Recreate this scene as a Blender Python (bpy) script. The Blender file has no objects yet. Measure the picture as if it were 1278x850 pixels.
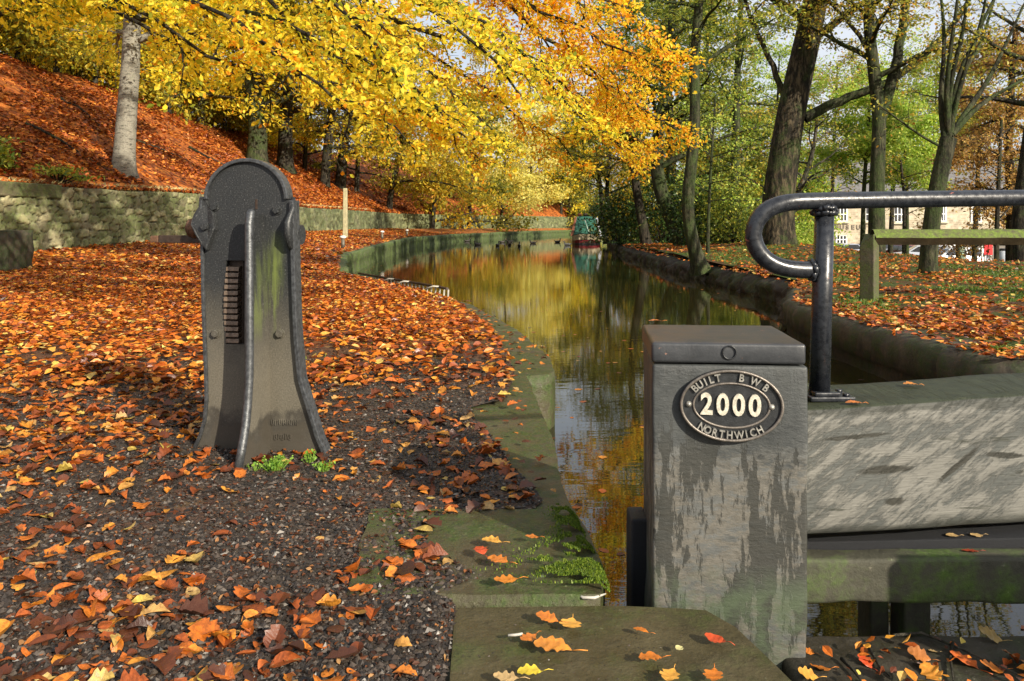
import bpy, bmesh, math, random
import numpy as np
from mathutils import Vector, Matrix
R = math.radians
rng = np.random.default_rng(7)
random.seed(7)
scene = bpy.context.scene
COL = scene.collection

# ------------------------------------------------------------------ camera, sky, sun, exposure
HZ = 280.0           # image row of the horizon in the 1278x850 photograph
CZ = 1.02            # lens height above the towpath
cam_d = bpy.data.cameras.new('camera'); cam = bpy.data.objects.new('camera', cam_d); COL.objects.link(cam)
cam.location = (0, 0, CZ); cam.rotation_euler = (R(90), 0, 0)
cam_d.sensor_width = 36; cam_d.lens = 36 * 1000 / 1278
cam_d.shift_y = -(425 - HZ) / 1278
cam_d.clip_start = 0.05; cam_d.clip_end = 2000
scene.camera = cam
SUN_AZ, SUN_EL = 40.0, 26.0     # degrees to the right of straight behind the camera, and above the horizon
sv = Vector((math.sin(R(SUN_AZ)) * math.cos(R(SUN_EL)), -math.cos(R(SUN_AZ)) * math.cos(R(SUN_EL)), math.sin(R(SUN_EL))))
world = bpy.data.worlds.new('World'); scene.world = world; world.use_nodes = True
wn = world.node_tree; wn.nodes.clear()
sky = wn.nodes.new('ShaderNodeTexSky'); sky.sky_type = 'NISHITA'; sky.sun_disc = False
sky.sun_elevation = R(SUN_EL); sky.sun_rotation = R(180 - SUN_AZ)
sky.air_density = 1.0; sky.dust_density = 3.0; sky.ozone_density = 1.2
bg = wn.nodes.new('ShaderNodeBackground'); bg.inputs[1].default_value = 0.095
wo = wn.nodes.new('ShaderNodeOutputWorld')
# thin bright autumn cloud veil over the sky
wtc = wn.nodes.new('ShaderNodeTexCoord'); wnz = wn.nodes.new('ShaderNodeTexNoise'); wnz.inputs['Scale'].default_value = 2.5; wnz.inputs['Detail'].default_value = 6
wrp = wn.nodes.new('ShaderNodeValToRGB'); wrp.color_ramp.elements[0].position = 0.3; wrp.color_ramp.elements[0].color = (0.35,) * 3 + (1,); wrp.color_ramp.elements[1].position = 0.65; wrp.color_ramp.elements[1].color = (0.9,) * 3 + (1,)
wmx = wn.nodes.new('ShaderNodeMix'); wmx.data_type = 'RGBA'; wmx.inputs[7].default_value = (6.4, 6.6, 7.0, 1)
wn.links.new(wtc.outputs['Generated'], wnz.inputs['Vector']); wn.links.new(wnz.outputs[0], wrp.inputs[0]); wn.links.new(wrp.outputs[0], wmx.inputs[0]); wn.links.new(sky.outputs[0], wmx.inputs[6])
wn.links.new(wmx.outputs[2], bg.inputs[0]); wn.links.new(bg.outputs[0], wo.inputs[0])
sun_d = bpy.data.lights.new('sun', 'SUN'); sun_d.energy = 5.0; sun_d.angle = R(0.55); sun_d.color = (1.0, 0.90, 0.74)
sun = bpy.data.objects.new('sun', sun_d); COL.objects.link(sun)
sun.rotation_euler = sv.to_track_quat('Z', 'Y').to_euler()
scene.view_settings.view_transform = 'Standard'; scene.view_settings.look = 'None'
scene.view_settings.exposure = 0.7; scene.view_settings.gamma = 1.0
scene.render.engine = 'CYCLES'
scene.cycles.use_denoising = True
scene.cycles.max_bounces = 8; scene.cycles.transparent_max_bounces = 8; scene.cycles.diffuse_bounces = 3
scene.cycles.caustics_reflective = False; scene.cycles.caustics_refractive = False
scene.cycles.sample_clamp_indirect = 6

def PX(px, py, Y):
    """point of the place seen at a photo pixel, at depth Y metres"""
    return Vector(((px - 639) / 1000 * Y, Y, CZ - (py - HZ) / 1000 * Y))

# ------------------------------------------------------------------ numpy noise
def _h(ix, iy, s):
    v = np.sin(ix * 127.1 + iy * 311.7 + s * 74.7) * 43758.5453
    return v - np.floor(v)
def vnoise(x, y, s=0):
    x = np.asarray(x, float); y = np.asarray(y, float)
    ix = np.floor(x); iy = np.floor(y); fx = x - ix; fy = y - iy
    fx = fx * fx * (3 - 2 * fx); fy = fy * fy * (3 - 2 * fy)
    a = _h(ix, iy, s); b = _h(ix + 1, iy, s); c = _h(ix, iy + 1, s); d = _h(ix + 1, iy + 1, s)
    return (a * (1 - fx) + b * fx) * (1 - fy) + (c * (1 - fx) + d * fx) * fy
def fbm(x, y, o=4, s=0):
    r = 0; a = 0.5; f = 1.0
    for i in range(o):
        r = r + a * vnoise(np.asarray(x) * f, np.asarray(y) * f, s + i); a *= 0.5; f *= 2.03
    return r
def sstep(a, b, x):
    t = np.clip((np.asarray(x, float) - a) / (b - a), 0, 1); return t * t * (3 - 2 * t)

# ------------------------------------------------------------------ object helpers
LOC = {}
def setp(o, label=None, cat=None, group=None, kind=None):
    if label: o['label'] = label
    if cat: o['category'] = cat
    if group: o['group'] = group
    if kind: o['kind'] = kind
    return o
def thing(name, label, cat, loc=(0, 0, 0), group=None, rz=0.0):
    o = bpy.data.objects.new(name, None); COL.objects.link(o); o.location = loc; o.rotation_euler = (0, 0, rz)
    o.empty_display_size = 0.1; LOC[o.name] = Vector(loc)
    return setp(o, label, cat, group)
def link(name, me, mat, parent=None, local=False):
    o = bpy.data.objects.new(name, me); COL.objects.link(o)
    if isinstance(mat, (list, tuple)):
        for m in mat: me.materials.append(m)
    elif mat: me.materials.append(mat)
    if parent is not None:
        o.parent = parent; LOC[o.name] = LOC.get(parent.name, Vector())
        if not local: me.transform(Matrix.Translation(-LOC[o.name]))
    return o
def npmesh(name, V, F, smooth=False):
    V = np.ascontiguousarray(V, np.float32); F = np.ascontiguousarray(F, np.int32)
    me = bpy.data.meshes.new(name); n, k = F.shape
    me.vertices.add(len(V)); me.vertices.foreach_set('co', V.ravel())
    me.loops.add(n * k); me.loops.foreach_set('vertex_index', F.ravel())
    me.polygons.add(n); me.polygons.foreach_set('loop_start', np.arange(0, n * k, k, dtype=np.int32))
    me.polygons.foreach_set('use_smooth', np.full(n, smooth, dtype=bool))
    me.update(calc_edges=True); return me
def gridfaces(nr, nc, wrap=False):
    i = np.arange(nr - 1)[:, None]; j = np.arange(nc if wrap else nc - 1)[None, :]
    j2 = (j + 1) % nc
    return np.stack([i * nc + j, i * nc + j2, (i + 1) * nc + j2, (i + 1) * nc + j], -1).reshape(-1, 4)
class MB:
    def __init__(s): s.v = []; s.f = []; s.m = []; s.sm = []
    def add(s, V, F, mi=0, smooth=False):
        b = len(s.v); s.v += [tuple(p) for p in V]; s.f += [tuple(int(i) + b for i in f) for f in F]
        s.m += [mi] * len(F); s.sm += [smooth] * len(F); return s
    def box(s, c, d, rot=None, mi=0, taper=(1, 1)):
        hx, hy, hz = d[0] / 2, d[1] / 2, d[2] / 2; V = []
        for z in (-1, 1):
            tx, ty = (taper if z > 0 else (1, 1))
            for x, y in ((-1, -1), (1, -1), (1, 1), (-1, 1)): V.append(Vector((x * hx * tx, y * hy * ty, z * hz)))
        if rot is not None: V = [rot @ v for v in V]
        V = [v + Vector(c) for v in V]
        return s.add(V, [(3, 2, 1, 0), (4, 5, 6, 7), (0, 1, 5, 4), (1, 2, 6, 5), (2, 3, 7, 6), (3, 0, 4, 7)], mi)
    def tube(s, path, rad, n=8, mi=0, cap=True, flat=1.0):
        V, F = tube_np(path, rad, n)
        b = len(s.v); s.add(V, F, mi, True)
        if cap:
            k = len(path); s.f.append(tuple(b + i for i in range(n))[::-1]); s.f.append(tuple(b + (k - 1) * n + i for i in range(n)))
            s.m += [mi] * 2; s.sm += [False] * 2
        return s
    def prism(s, poly, z0, z1, mi=0):
        n = len(poly); V = [(p[0], p[1], z0) for p in poly] + [(p[0], p[1], z1) for p in poly]
        F = [tuple(range(n))[::-1], tuple(range(n, 2 * n))] + [(i, (i + 1) % n, n + (i + 1) % n, n + i) for i in range(n)]
        return s.add(V, F, mi)
    def mesh(s, name, bevel=0, seg=2, xf=None, sub=0):
        me = bpy.data.meshes.new(name); me.from_pydata([tuple(xf @ Vector(p)) if xf is not None else p for p in s.v], [], s.f)
        me.polygons.foreach_set('material_index', s.m); me.polygons.foreach_set('use_smooth', s.sm); me.update()
        bm = bmesh.new(); bm.from_mesh(me); bmesh.ops.recalc_face_normals(bm, faces=bm.faces)
        if bevel:
            ed = [e for e in bm.edges if len(e.link_faces) == 2 and e.calc_face_angle(0) > 0.5]
            bmesh.ops.bevel(bm, geom=ed, offset=bevel, segments=seg, affect='EDGES', profile=0.6, clamp_overlap=True)
            for f in bm.faces: f.smooth = False
        bm.to_mesh(me); bm.free(); return me
    def build(s, name, mat, parent=None, bevel=0, seg=2, local=False, xf=None):
        return link(name, s.mesh(name, bevel, seg, xf), mat, parent, local)
def tube_np(path, rad, n, lob=None):
    P = np.array([tuple(p) for p in path], float); k = len(P)
    rad = np.broadcast_to(np.asarray(rad, float), (k,))
    T = np.gradient(P, axis=0); T /= (np.linalg.norm(T, axis=1)[:, None] + 1e-9)
    ref = np.array([0.13, 0.21, 1.0]) if abs(T[0, 2]) < 0.8 else np.array([1.0, 0.17, 0.05])
    A = np.cross(T, ref); A /= (np.linalg.norm(A, axis=1)[:, None] + 1e-9); B = np.cross(T, A)
    a = np.arange(n) / n * 2 * math.pi
    V = P[:, None, :] + rad[:, None, None] * (np.cos(a)[None, :, None] * A[:, None, :] + np.sin(a)[None, :, None] * B[:, None, :])
    return V.reshape(-1, 3), gridfaces(k, n, True)

# ------------------------------------------------------------------ materials
class NT:
    def __init__(s, name):
        s.mat = bpy.data.materials.new(name); s.mat.use_nodes = True; s.t = s.mat.node_tree; s.t.nodes.clear()
        s.out = s.n('ShaderNodeOutputMaterial')
    def n(s, typ, **kw):
        nd = s.t.nodes.new(typ)
        for k, v in kw.items(): setattr(nd, k, v)
        return nd
    def l(s, a, b): s.t.links.new(a, b)
    def coord(s, scale=(1, 1, 1), rot=(0, 0, 0), kind='Object'):
        tc = s.n('ShaderNodeTexCoord'); mp = s.n('ShaderNodeMapping')
        mp.inputs['Scale'].default_value = scale; mp.inputs['Rotation'].default_value = rot
        s.l(tc.outputs[kind], mp.inputs['Vector']); return mp.outputs[0]
    def coord2(s, rot, scale):
        return s.remap(s.coord((1, 1, 1), rot), scale)
    def remap(s, v, scale):
        mp = s.n('ShaderNodeMapping'); mp.inputs['Scale'].default_value = scale; s.l(v, mp.inputs['Vector']); return mp.outputs[0]
    def noise(s, vec, scale, detail=5, rough=0.6, dist=0.0):
        nd = s.n('ShaderNodeTexNoise'); nd.inputs['Scale'].default_value = scale; nd.inputs['Detail'].default_value = detail
        nd.inputs['Roughness'].default_value = rough; nd.inputs['Distortion'].default_value = dist
        s.l(vec, nd.inputs['Vector']); return nd.outputs[0]
    def ramp(s, fac, stops, interp='LINEAR'):
        r = s.n('ShaderNodeValToRGB'); e = r.color_ramp; e.interpolation = interp
        while len(e.elements) < len(stops): e.elements.new(0.5)
        for el, (p, c) in zip(e.elements, stops):
            el.position = p; el.color = (c, c, c, 1) if isinstance(c, (int, float)) else (*c, 1)
        s.l(fac, r.inputs[0]); return r.outputs[0]
    def mix(s, fac, a, b, mode='MIX'):
        m = s.n('ShaderNodeMix', data_type='RGBA', blend_type=mode)
        for v, i in ((fac, 0), (a, 6), (b, 7)):
            if isinstance(v, (int, float)): m.inputs[i].default_value = v
            elif isinstance(v, tuple): m.inputs[i].default_value = (*v, 1)
            else: s.l(v, m.inputs[i])
        return m.outputs[2]
    def math(s, op, a, b=0.0, clamp=False):
        m = s.n('ShaderNodeMath', operation=op); m.use_clamp = clamp
        for v, i in ((a, 0), (b, 1)):
            if isinstance(v, (int, float)): m.inputs[i].default_value = v
            else: s.l(v, m.inputs[i])
        return m.outputs[0]
    def up(s):
        g = s.n('ShaderNodeNewGeometry'); x = s.n('ShaderNodeSeparateXYZ'); s.l(g.outputs['Normal'], x.inputs[0]); return x.outputs[2]
    def bsdf(s, color, rough=0.6, metal=0.0, spec=0.5, bump=None, bstr=0.3, bdist=0.01, ior=None):
        b = s.n('ShaderNodeBsdfPrincipled')
        for v, k in ((color, 'Base Color'), (rough, 'Roughness'), (metal, 'Metallic'), (spec, 'Specular IOR Level')):
            if isinstance(v, (int, float)): b.inputs[k].default_value = v
            elif isinstance(v, tuple): b.inputs[k].default_value = (*v, 1)
            else: s.l(v, b.inputs[k])
        if ior: b.inputs['IOR'].default_value = ior
        if bump is not None:
            bp = s.n('ShaderNodeBump'); bp.inputs['Strength'].default_value = bstr; bp.inputs['Distance'].default_value = bdist
            s.l(bump, bp.inputs['Height']); s.l(bp.outputs[0], b.inputs['Normal'])
        return b
    def done(s, sh): s.l(sh.outputs[0], s.out.inputs[0]); return s.mat
def simple(name, col, rough=0.5, metal=0.0, var=0.25, scale=8, bstr=0.15, bdist=0.004, spec=0.5):
    t = NT(name); v = t.coord(); nz = t.noise(v, scale, 6)
    c2 = tuple(max(0, x * (1 - var)) for x in col); c3 = tuple(x * (1 + var) for x in col)
    return t.done(t.bsdf(t.ramp(nz, [(0.3, c2), (0.7, c3)]), rough, metal, spec, t.noise(v, scale * 5, 6), bstr, bdist))
def leafmat(name, stops, trans=0.45, rough=0.5, clump=0.0, clump_scale=0.8, tgain=1.25, blotch=0.0):
    """leaf colours: one random value per leaf, shifted clump by clump"""
    t = NT(name); g = t.n('ShaderNodeNewGeometry'); r = g.outputs['Random Per Island']
    if clump:
        v = t.coord(); nz = t.noise(v, clump_scale, 3)
        nz = t.math('MULTIPLY', t.math('SUBTRACT', nz, 0.5), clump)
        r = t.math('ADD', r, nz, clamp=True)
    c = t.ramp(r, stops)
    if blotch:
        vb = t.coord(); nb = t.noise(vb, 60, 6, 0.7); c = t.mix(t.ramp(nb, [(0.42, blotch), (0.58, 0.0)]), c, (0.05, 0.016, 0.008))
        b = t.bsdf(c, t.ramp(nb, [(0.4, 0.3), (0.6, 0.6)]), 0, 0.45, nb, 0.5, 0.004)
    else: b = t.bsdf(c, rough, 0, 0.35)
    tr = t.n('ShaderNodeBsdfTranslucent'); t.l(t.mix(1.0, c, (tgain, tgain, tgain * 0.8), 'MULTIPLY'), tr.inputs[0])
    m = t.n('ShaderNodeMixShader'); m.inputs[0].default_value = trans
    t.l(b.outputs[0], m.inputs[1]); t.l(tr.outputs[0], m.inputs[2]); return t.done(m)
def barkmat(name, dark, light, moss=(0.04, 0.065, 0.015), mossamt=0.5, scale=7, bands=False, bstr=0.9):
    t = NT(name); v = t.coord((1, 1, 0.22)); v2 = t.coord()
    n1 = t.noise(v, scale * 1.8, 9, 0.7, 0.3); n2 = t.noise(v2, 1.7, 7, 0.7); n3 = t.noise(v2, 26, 6, 0.7)
    if bands: c = t.ramp(n3, [(0.3, dark), (0.7, light)])
    else: c = t.ramp(n1, [(0.36, tuple(x * 0.5 for x in dark)), (0.48, dark), (0.62, light)])
    if bands:
        nb = t.noise(t.coord((1.6, 1.6, 7)), 2.6, 7, 0.75)
        c = t.mix(t.ramp(nb, [(0.54, 0.0), (0.60, 0.9)]), c, (0.035, 0.035, 0.03))
    m = t.math('ADD', n2, t.math('MULTIPLY', t.math('SUBTRACT', n3, 0.5), 0.35))
    mc = t.ramp(n3, [(0.3, tuple(x * 0.45 for x in moss)), (0.7, tuple(x * 1.5 for x in moss))])
    c = t.mix(t.ramp(m, [(0.64 - 0.3 * mossamt, 0.0), (0.80 - 0.25 * mossamt, 0.8)]), c, mc)
    h = t.math('ADD', n1, t.math('MULTIPLY', n3, 0.35))
    return t.done(t.bsdf(c, 0.85, 0, 0.2, h, 1.0, 0.06 if not bands else 0.012))

M = {}
M['bark_beech'] = barkmat('bark_beech', (0.04, 0.037, 0.028), (0.13, 0.115, 0.085), mossamt=0.35)
M['bark_birch'] = barkmat('bark_birch', (0.14, 0.13, 0.105), (0.30, 0.285, 0.235), mossamt=0.15, bands=True, bstr=0.5)
M['bark_dark'] = barkmat('bark_dark', (0.018, 0.015, 0.011), (0.07, 0.057, 0.038), mossamt=0.4)
M['bark_oak'] = barkmat('bark_oak', (0.018, 0.015, 0.010), (0.10, 0.078, 0.048), mossamt=0.5, scale=5, bstr=1.0)
M['bark_green'] = barkmat('bark_green', (0.022, 0.022, 0.013), (0.075, 0.07, 0.042), moss=(0.045, 0.07, 0.018), mossamt=0.7)
Y1 = (0.72, 0.50, 0.03); Y2 = (0.80, 0.62, 0.07); YG = (0.42, 0.45, 0.05); OR = (0.72, 0.30, 0.02); AM = (0.76, 0.40, 0.02); BR = (0.32, 0.12, 0.02)
M['leaf_yellow'] = leafmat('leaf_yellow', [(0.0, (0.24, 0.30, 0.035)), (0.18, (0.46, 0.47, 0.045)), (0.42, (0.78, 0.63, 0.04)), (0.78, (0.86, 0.72, 0.075)), (0.93, (0.80, 0.52, 0.03)), (1.0, OR)], clump=0.8, trans=0.55, tgain=1.5)
M['leaf_orange'] = leafmat('leaf_orange', [(0.0, (0.6, 0.55, 0.04)), (0.4, (0.8, 0.6, 0.04)), (0.66, AM), (0.9, OR), (1.0, (0.55, 0.2, 0.015))], clump=0.9, trans=0.55, tgain=1.5)
M['leaf_olive'] = leafmat('leaf_olive', [(0.0, (0.10, 0.12, 0.02)), (0.4, (0.22, 0.22, 0.025)), (0.75, (0.42, 0.36, 0.03)), (1.0, (0.58, 0.40, 0.03))], clump=0.8, clump_scale=0.35)
M['leaf_gold'] = leafmat('leaf_gold', [(0.0, (0.20, 0.20, 0.025)), (0.35, (0.40, 0.34, 0.03)), (0.75, (0.62, 0.44, 0.03)), (1.0, (0.56, 0.27, 0.02))], clump=0.7, clump_scale=0.4)
M['leaf_pale'] = leafmat('leaf_pale', [(0.0, (0.5, 0.5, 0.14)), (0.5, (0.72, 0.64, 0.17)), (1.0, (0.75, 0.6, 0.15))], clump=0.6, clump_scale=0.3)
M['leaf_green'] = leafmat('leaf_green', [(0.0, (0.06, 0.11, 0.02)), (0.4, (0.17, 0.23, 0.035)), (0.75, (0.36, 0.40, 0.06)), (1.0, (0.6, 0.5, 0.06))], clump=0.8, clump_scale=0.4)
M['leaf_lime'] = leafmat('leaf_lime', [(0.0, (0.22, 0.36, 0.05)), (0.6, (0.42, 0.55, 0.09)), (1.0, (0.62, 0.6, 0.12))], clump=0.5)
M['leaf_dark'] = leafmat('leaf_dark', [(0.0, (0.02, 0.045, 0.012)), (0.6, (0.045, 0.09, 0.02)), (0.9, (0.09, 0.15, 0.03)), (1.0, (0.3, 0.28, 0.04))], trans=0.25, rough=0.3, clump=0.4)
M['leaf_brown'] = leafmat('leaf_brown', [(0.0, (0.22, 0.13, 0.045)), (0.5, (0.42, 0.24, 0.08)), (0.85, (0.6, 0.36, 0.10)), (1.0, (0.5, 0.45, 0.1))], clump=0.6)
M['leaf_sparse'] = leafmat('leaf_sparse', [(0.0, (0.2, 0.22, 0.04)), (0.5, (0.4, 0.38, 0.06)), (0.8, (0.55, 0.42, 0.06)), (1.0, (0.45, 0.2, 0.03))], clump=0.7)
LIT = [(0.0, (0.04, 0.013, 0.006)), (0.2, (0.16, 0.034, 0.008)), (0.45, (0.40, 0.085, 0.010)), (0.72, (0.62, 0.17, 0.015)), (0.9, (0.70, 0.32, 0.035)), (0.97, (0.58, 0.40, 0.13)), (1.0, (0.72, 0.56, 0.12))]
M['litter'] = leafmat('litter', LIT, trans=0.12, rough=0.42, blotch=0.3, clump=0.35, clump_scale=2.0)
M['litter_near'] = leafmat('litter_near', [(0.0, (0.03, 0.012, 0.006)), (0.2, (0.12, 0.03, 0.008)), (0.42, (0.34, 0.075, 0.010)), (0.66, (0.54, 0.14, 0.014)), (0.86, (0.62, 0.27, 0.03)), (0.96, (0.42, 0.27, 0.10)), (1.0, (0.52, 0.38, 0.07))], trans=0.1, blotch=0.5, clump=0.25, clump_scale=2.0)
M['crumb'] = leafmat('leaf_crumb', [(0.0, (0.015, 0.008, 0.005)), (0.6, (0.09, 0.03, 0.012)), (0.9, (0.2, 0.07, 0.02)), (1.0, (0.3, 0.17, 0.07))], trans=0.0)
M['litter_hill'] = leafmat('litter_hill', [(0.0, (0.07, 0.02, 0.008)), (0.4, (0.26, 0.055, 0.010)), (0.8, (0.47, 0.13, 0.016)), (1.0, (0.6, 0.26, 0.04))], trans=0.1, clump=0.4, clump_scale=0.6)

def groundmat():
    t = NT('towpath_soil'); v = t.coord()
    a = t.noise(v, 70, 8, 0.7); b = t.noise(v, 1.3, 4); c = t.noise(v, 14, 6, 0.7)
    col = t.ramp(a, [(0.3, (0.010, 0.008, 0.006)), (0.5, (0.035, 0.027, 0.020)), (0.66, (0.08, 0.063, 0.047)), (0.8, (0.15, 0.12, 0.10))])
    col = t.mix(t.ramp(c, [(0.5, 0.0), (0.7, 0.5)]), col, (0.09, 0.035, 0.014))
    # beyond the first metres leaf litter covers the soil
    tc = t.n('ShaderNodeTexCoord'); sp = t.n('ShaderNodeSeparateXYZ'); t.l(tc.outputs['Object'], sp.inputs[0])
    vo = t.n('ShaderNodeTexVoronoi'); vo.inputs['Scale'].default_value = 16; t.l(v, vo.inputs['Vector'])
    hs = t.n('ShaderNodeSeparateColor'); t.l(vo.outputs['Color'], hs.inputs[0])
    lit = t.ramp(hs.outputs[0], [(0.0, (0.07, 0.022, 0.01)), (0.35, (0.3, 0.07, 0.012)), (0.7, (0.5, 0.15, 0.02)), (1.0, (0.55, 0.28, 0.06))])
    far = t.math('MULTIPLY', t.math('SUBTRACT', sp.outputs[1], 5.5), 0.2, clamp=True)
    k = t.math('ADD', far, t.math('MULTIPLY', t.math('SUBTRACT', b, 0.5), 1.0), clamp=True)
    col = t.mix(t.math('MULTIPLY', k, 0.85), col, lit)
    hgt = t.math('ADD', t.math('MULTIPLY', a, 0.6), t.math('MULTIPLY', vo.outputs['Distance'], 0.5))
    return t.done(t.bsdf(col, t.ramp(a, [(0.4, 0.85), (0.7, 0.45)]), 0, 0.4, hgt, 0.9, 0.02))
M['soil'] = groundmat()
def hillmat():
    t = NT('hill_litter'); v = t.coord()
    vo = t.n('ShaderNodeTexVoronoi'); vo.inputs['Scale'].default_value = 6; t.l(v, vo.inputs['Vector'])
    hs = t.n('ShaderNodeSeparateColor'); t.l(vo.outputs['Color'], hs.inputs[0])
    lit = t.ramp(hs.outputs[0], [(0.0, (0.08, 0.025, 0.01)), (0.5, (0.3, 0.075, 0.014)), (1.0, (0.5, 0.17, 0.03))])
    b = t.noise(v, 0.5, 5)
    col = t.mix(t.ramp(b, [(0.5, 0.0), (0.75, 0.6)]), lit, (0.09, 0.05, 0.02))
    return t.done(t.bsdf(col, 0.8, 0, 0.2, t.noise(v, 5, 8), 1.0, 0.1))
M['hill'] = hillmat()
def bankmat():
    t = NT('grass_bank_soil'); v = t.coord()
    a = t.noise(v, 30, 8, 0.7); b = t.noise(v, 0.7, 5)
    col = t.ramp(a, [(0.3, (0.03, 0.02, 0.01)), (0.7, (0.14, 0.07, 0.03))])
    g = t.ramp(a, [(0.3, (0.02, 0.04, 0.008)), (0.7, (0.08, 0.13, 0.02))])
    col = t.mix(t.ramp(b, [(0.42, 0.0), (0.55, 0.9)]), col, g)
    return t.done(t.bsdf(col, 0.85, 0, 0.2, a, 1.0, 0.03))
M['bank'] = bankmat()
def stonemat(name, c1, c2, moss=(0.035, 0.065, 0.012), amt=0.5, scale=6, rough=0.75, up_only=False, attr=False, bstr=0.6, wet=False, mscale=2.2):
    t = NT(name); v = t.coord()
    a = t.noise(v, scale, 8, 0.65); b = t.noise(v, mscale, 6, 0.65); f = t.noise(v, scale * 9, 6, 0.7)
    col = t.ramp(a, [(0.3, c1), (0.7, c2)])
    if attr:
        at = t.n('ShaderNodeAttribute'); at.attribute_name = 'cell'
        col = t.mix(1.0, col, t.ramp(at.outputs['Fac'], [(0, (0.45, 0.42, 0.36)), (0.5, (0.95, 0.93, 0.82)), (1, (1.5, 1.45, 1.2))]), 'MULTIPLY')
    m = t.ramp(b, [(0.62 - amt * 0.3, 0.0), (0.76 - amt * 0.3, 1.0)])
    if up_only: m = t.math('MULTIPLY', m, t.ramp(t.up(), [(0.15, 0.0), (0.5, 1.0)]))
    mc = t.ramp(f, [(0.3, tuple(x * 0.5 for x in moss)), (0.7, tuple(x * 1.6 for x in moss))])
    if attr:
        ag = t.n('ShaderNodeAttribute'); ag.attribute_name = 'gap'; m = t.math('MULTIPLY', m, 0.65)
    fine = t.noise(v, scale * 3.3, 7, 0.7); m = t.math('MULTIPLY', m, t.ramp(fine, [(0.36, 0.25), (0.58, 1.0)]))
    col = t.mix(m, col, mc)
    if attr: col = t.mix(ag.outputs['Fac'], col, (0.03, 0.028, 0.018))
    col = t.mix(t.ramp(fine, [(0.3, 0.45), (0.5, 0.0)]), col, tuple(x * 0.4 for x in c1))
    col = t.mix(t.ramp(f, [(0.64, 0.0), (0.70, 0.4)]), col, (0.3, 0.27, 0.21))
    h = t.math('ADD', t.math('MULTIPLY', f, 0.3), a)
    r = t.ramp(a, [(0.35, 0.35), (0.65, 0.75)]) if wet else rough
    return t.done(t.bsdf(col, r, 0, 0.45, h, bstr, 0.02))
M['slab'] = stonemat('slab_stone', (0.048, 0.039, 0.016), (0.082, 0.067, 0.030), amt=0.45, scale=7, wet=True, bstr=0.7, moss=(0.04, 0.055, 0.010), mscale=2.4)
M['coping'] = stonemat('coping_stone', (0.048, 0.040, 0.020), (0.10, 0.083, 0.045), amt=0.75, scale=7, wet=True, bstr=1.0, moss=(0.035, 0.055, 0.008), mscale=3.5)
M['coping_dark'] = stonemat('bank_stone', (0.022, 0.019, 0.013), (0.085, 0.07, 0.045), amt=0.6, scale=7, moss=(0.028, 0.045, 0.010), mscale=5)
M['wall'] = stonemat('rubble_stone', (0.13, 0.12, 0.075), (0.34, 0.32, 0.22), amt=0.8, scale=3, attr=True, moss=(0.085, 0.13, 0.025), mscale=1.3, bstr=1.0)
M['bank_mossy'] = stonemat('mossy_bank_stone', (0.04, 0.04, 0.022), (0.15, 0.15, 0.09), amt=0.95, scale=5, moss=(0.06, 0.10, 0.018), mscale=3)
M['earth'] = stonemat('dark_bank_earth', (0.012, 0.009, 0.006), (0.045, 0.034, 0.022), amt=0.55, scale=8, moss=(0.03, 0.045, 0.010), mscale=1.5, bstr=1.0)
M['wall_far'] = stonemat('rubble_stone_far', (0.08, 0.085, 0.05), (0.26, 0.27, 0.17), amt=0.95, scale=2, attr=True, moss=(0.07, 0.10, 0.025), mscale=0.8)
def watermat():
    t = NT('canal_water'); v = t.coord((1, 1, 1)); v2 = t.coord((0.55, 2.2, 1))
    a = t.noise(v2, 4.5, 3, 0.5); b = t.noise(v, 0.9, 2)
    h = t.math('ADD', t.math('MULTIPLY', a, 0.5), t.math('MULTIPLY', b, 0.5))
    sh = t.bsdf((0.020, 0.017, 0.005), 0.02, 0, 0.5, h, 0.075, 0.02, ior=1.6)
    return t.done(sh)
M['water'] = watermat()
def ironmat(name, low=True):
    t = NT(name); v = t.coord(); tc = t.n('ShaderNodeTexCoord'); sp = t.n('ShaderNodeSeparateXYZ'); t.l(tc.outputs['Object'], sp.inputs[0])
    f = t.noise(v, 150, 5, 0.7); a = t.noise(v, 9, 6); vv = t.noise(t.coord((6, 6, 0.9)), 3, 5)
    col = t.ramp(f, [(0.35, (0.013, 0.014, 0.015)), (0.58, (0.028, 0.030, 0.031)), (0.68, (0.13, 0.13, 0.125))])
    if low:   # dried silt on the lower part and green algae streaks
        hh = t.math('ADD', sp.outputs[2], t.math('MULTIPLY', a, 0.35))
        band = t.math('MULTIPLY', t.ramp(hh, [(0.30, 0.0), (0.36, 1.0)]), t.ramp(hh, [(0.55, 1.0), (0.95, 0.0)]))
        col = t.mix(t.math('MULTIPLY', band, 0.75), col, t.ramp(f, [(0.3, (0.10, 0.09, 0.066)), (0.7, (0.21, 0.187, 0.142))]))
        col = t.mix(t.math('MULTIPLY', t.ramp(hh, [(0.28, 0.8), (0.36, 0.0)]), 0.8), col, (0.085, 0.072, 0.052))
        gx = t.math('SUBTRACT', sp.outputs[0], 0.035)
        gm = t.math('MULTIPLY', t.ramp(t.math('ABSOLUTE', gx), [(0.015, 1.0), (0.06, 0.0)]), t.ramp(vv, [(0.44, 0.0), (0.6, 0.75)]))
        gm = t.math('MULTIPLY', gm, t.math('MULTIPLY', t.ramp(sp.outputs[2], [(0.5, 0.0), (0.62, 1.0)]), t.ramp(sp.outputs[2], [(0.85, 1.0), (1.0, 0.0)])))
        col = t.mix(gm, col, (0.16, 0.20, 0.05))
    return t.done(t.bsdf(col, t.ramp(a, [(0.4, 0.42), (0.65, 0.68)]), 0.1, 0.45, t.math('ADD', t.math('MULTIPLY', f, 0.5), t.math('MULTIPLY', a, 2.0)), 0.3, 0.003))
M['iron'] = ironmat('cast_iron')
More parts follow.
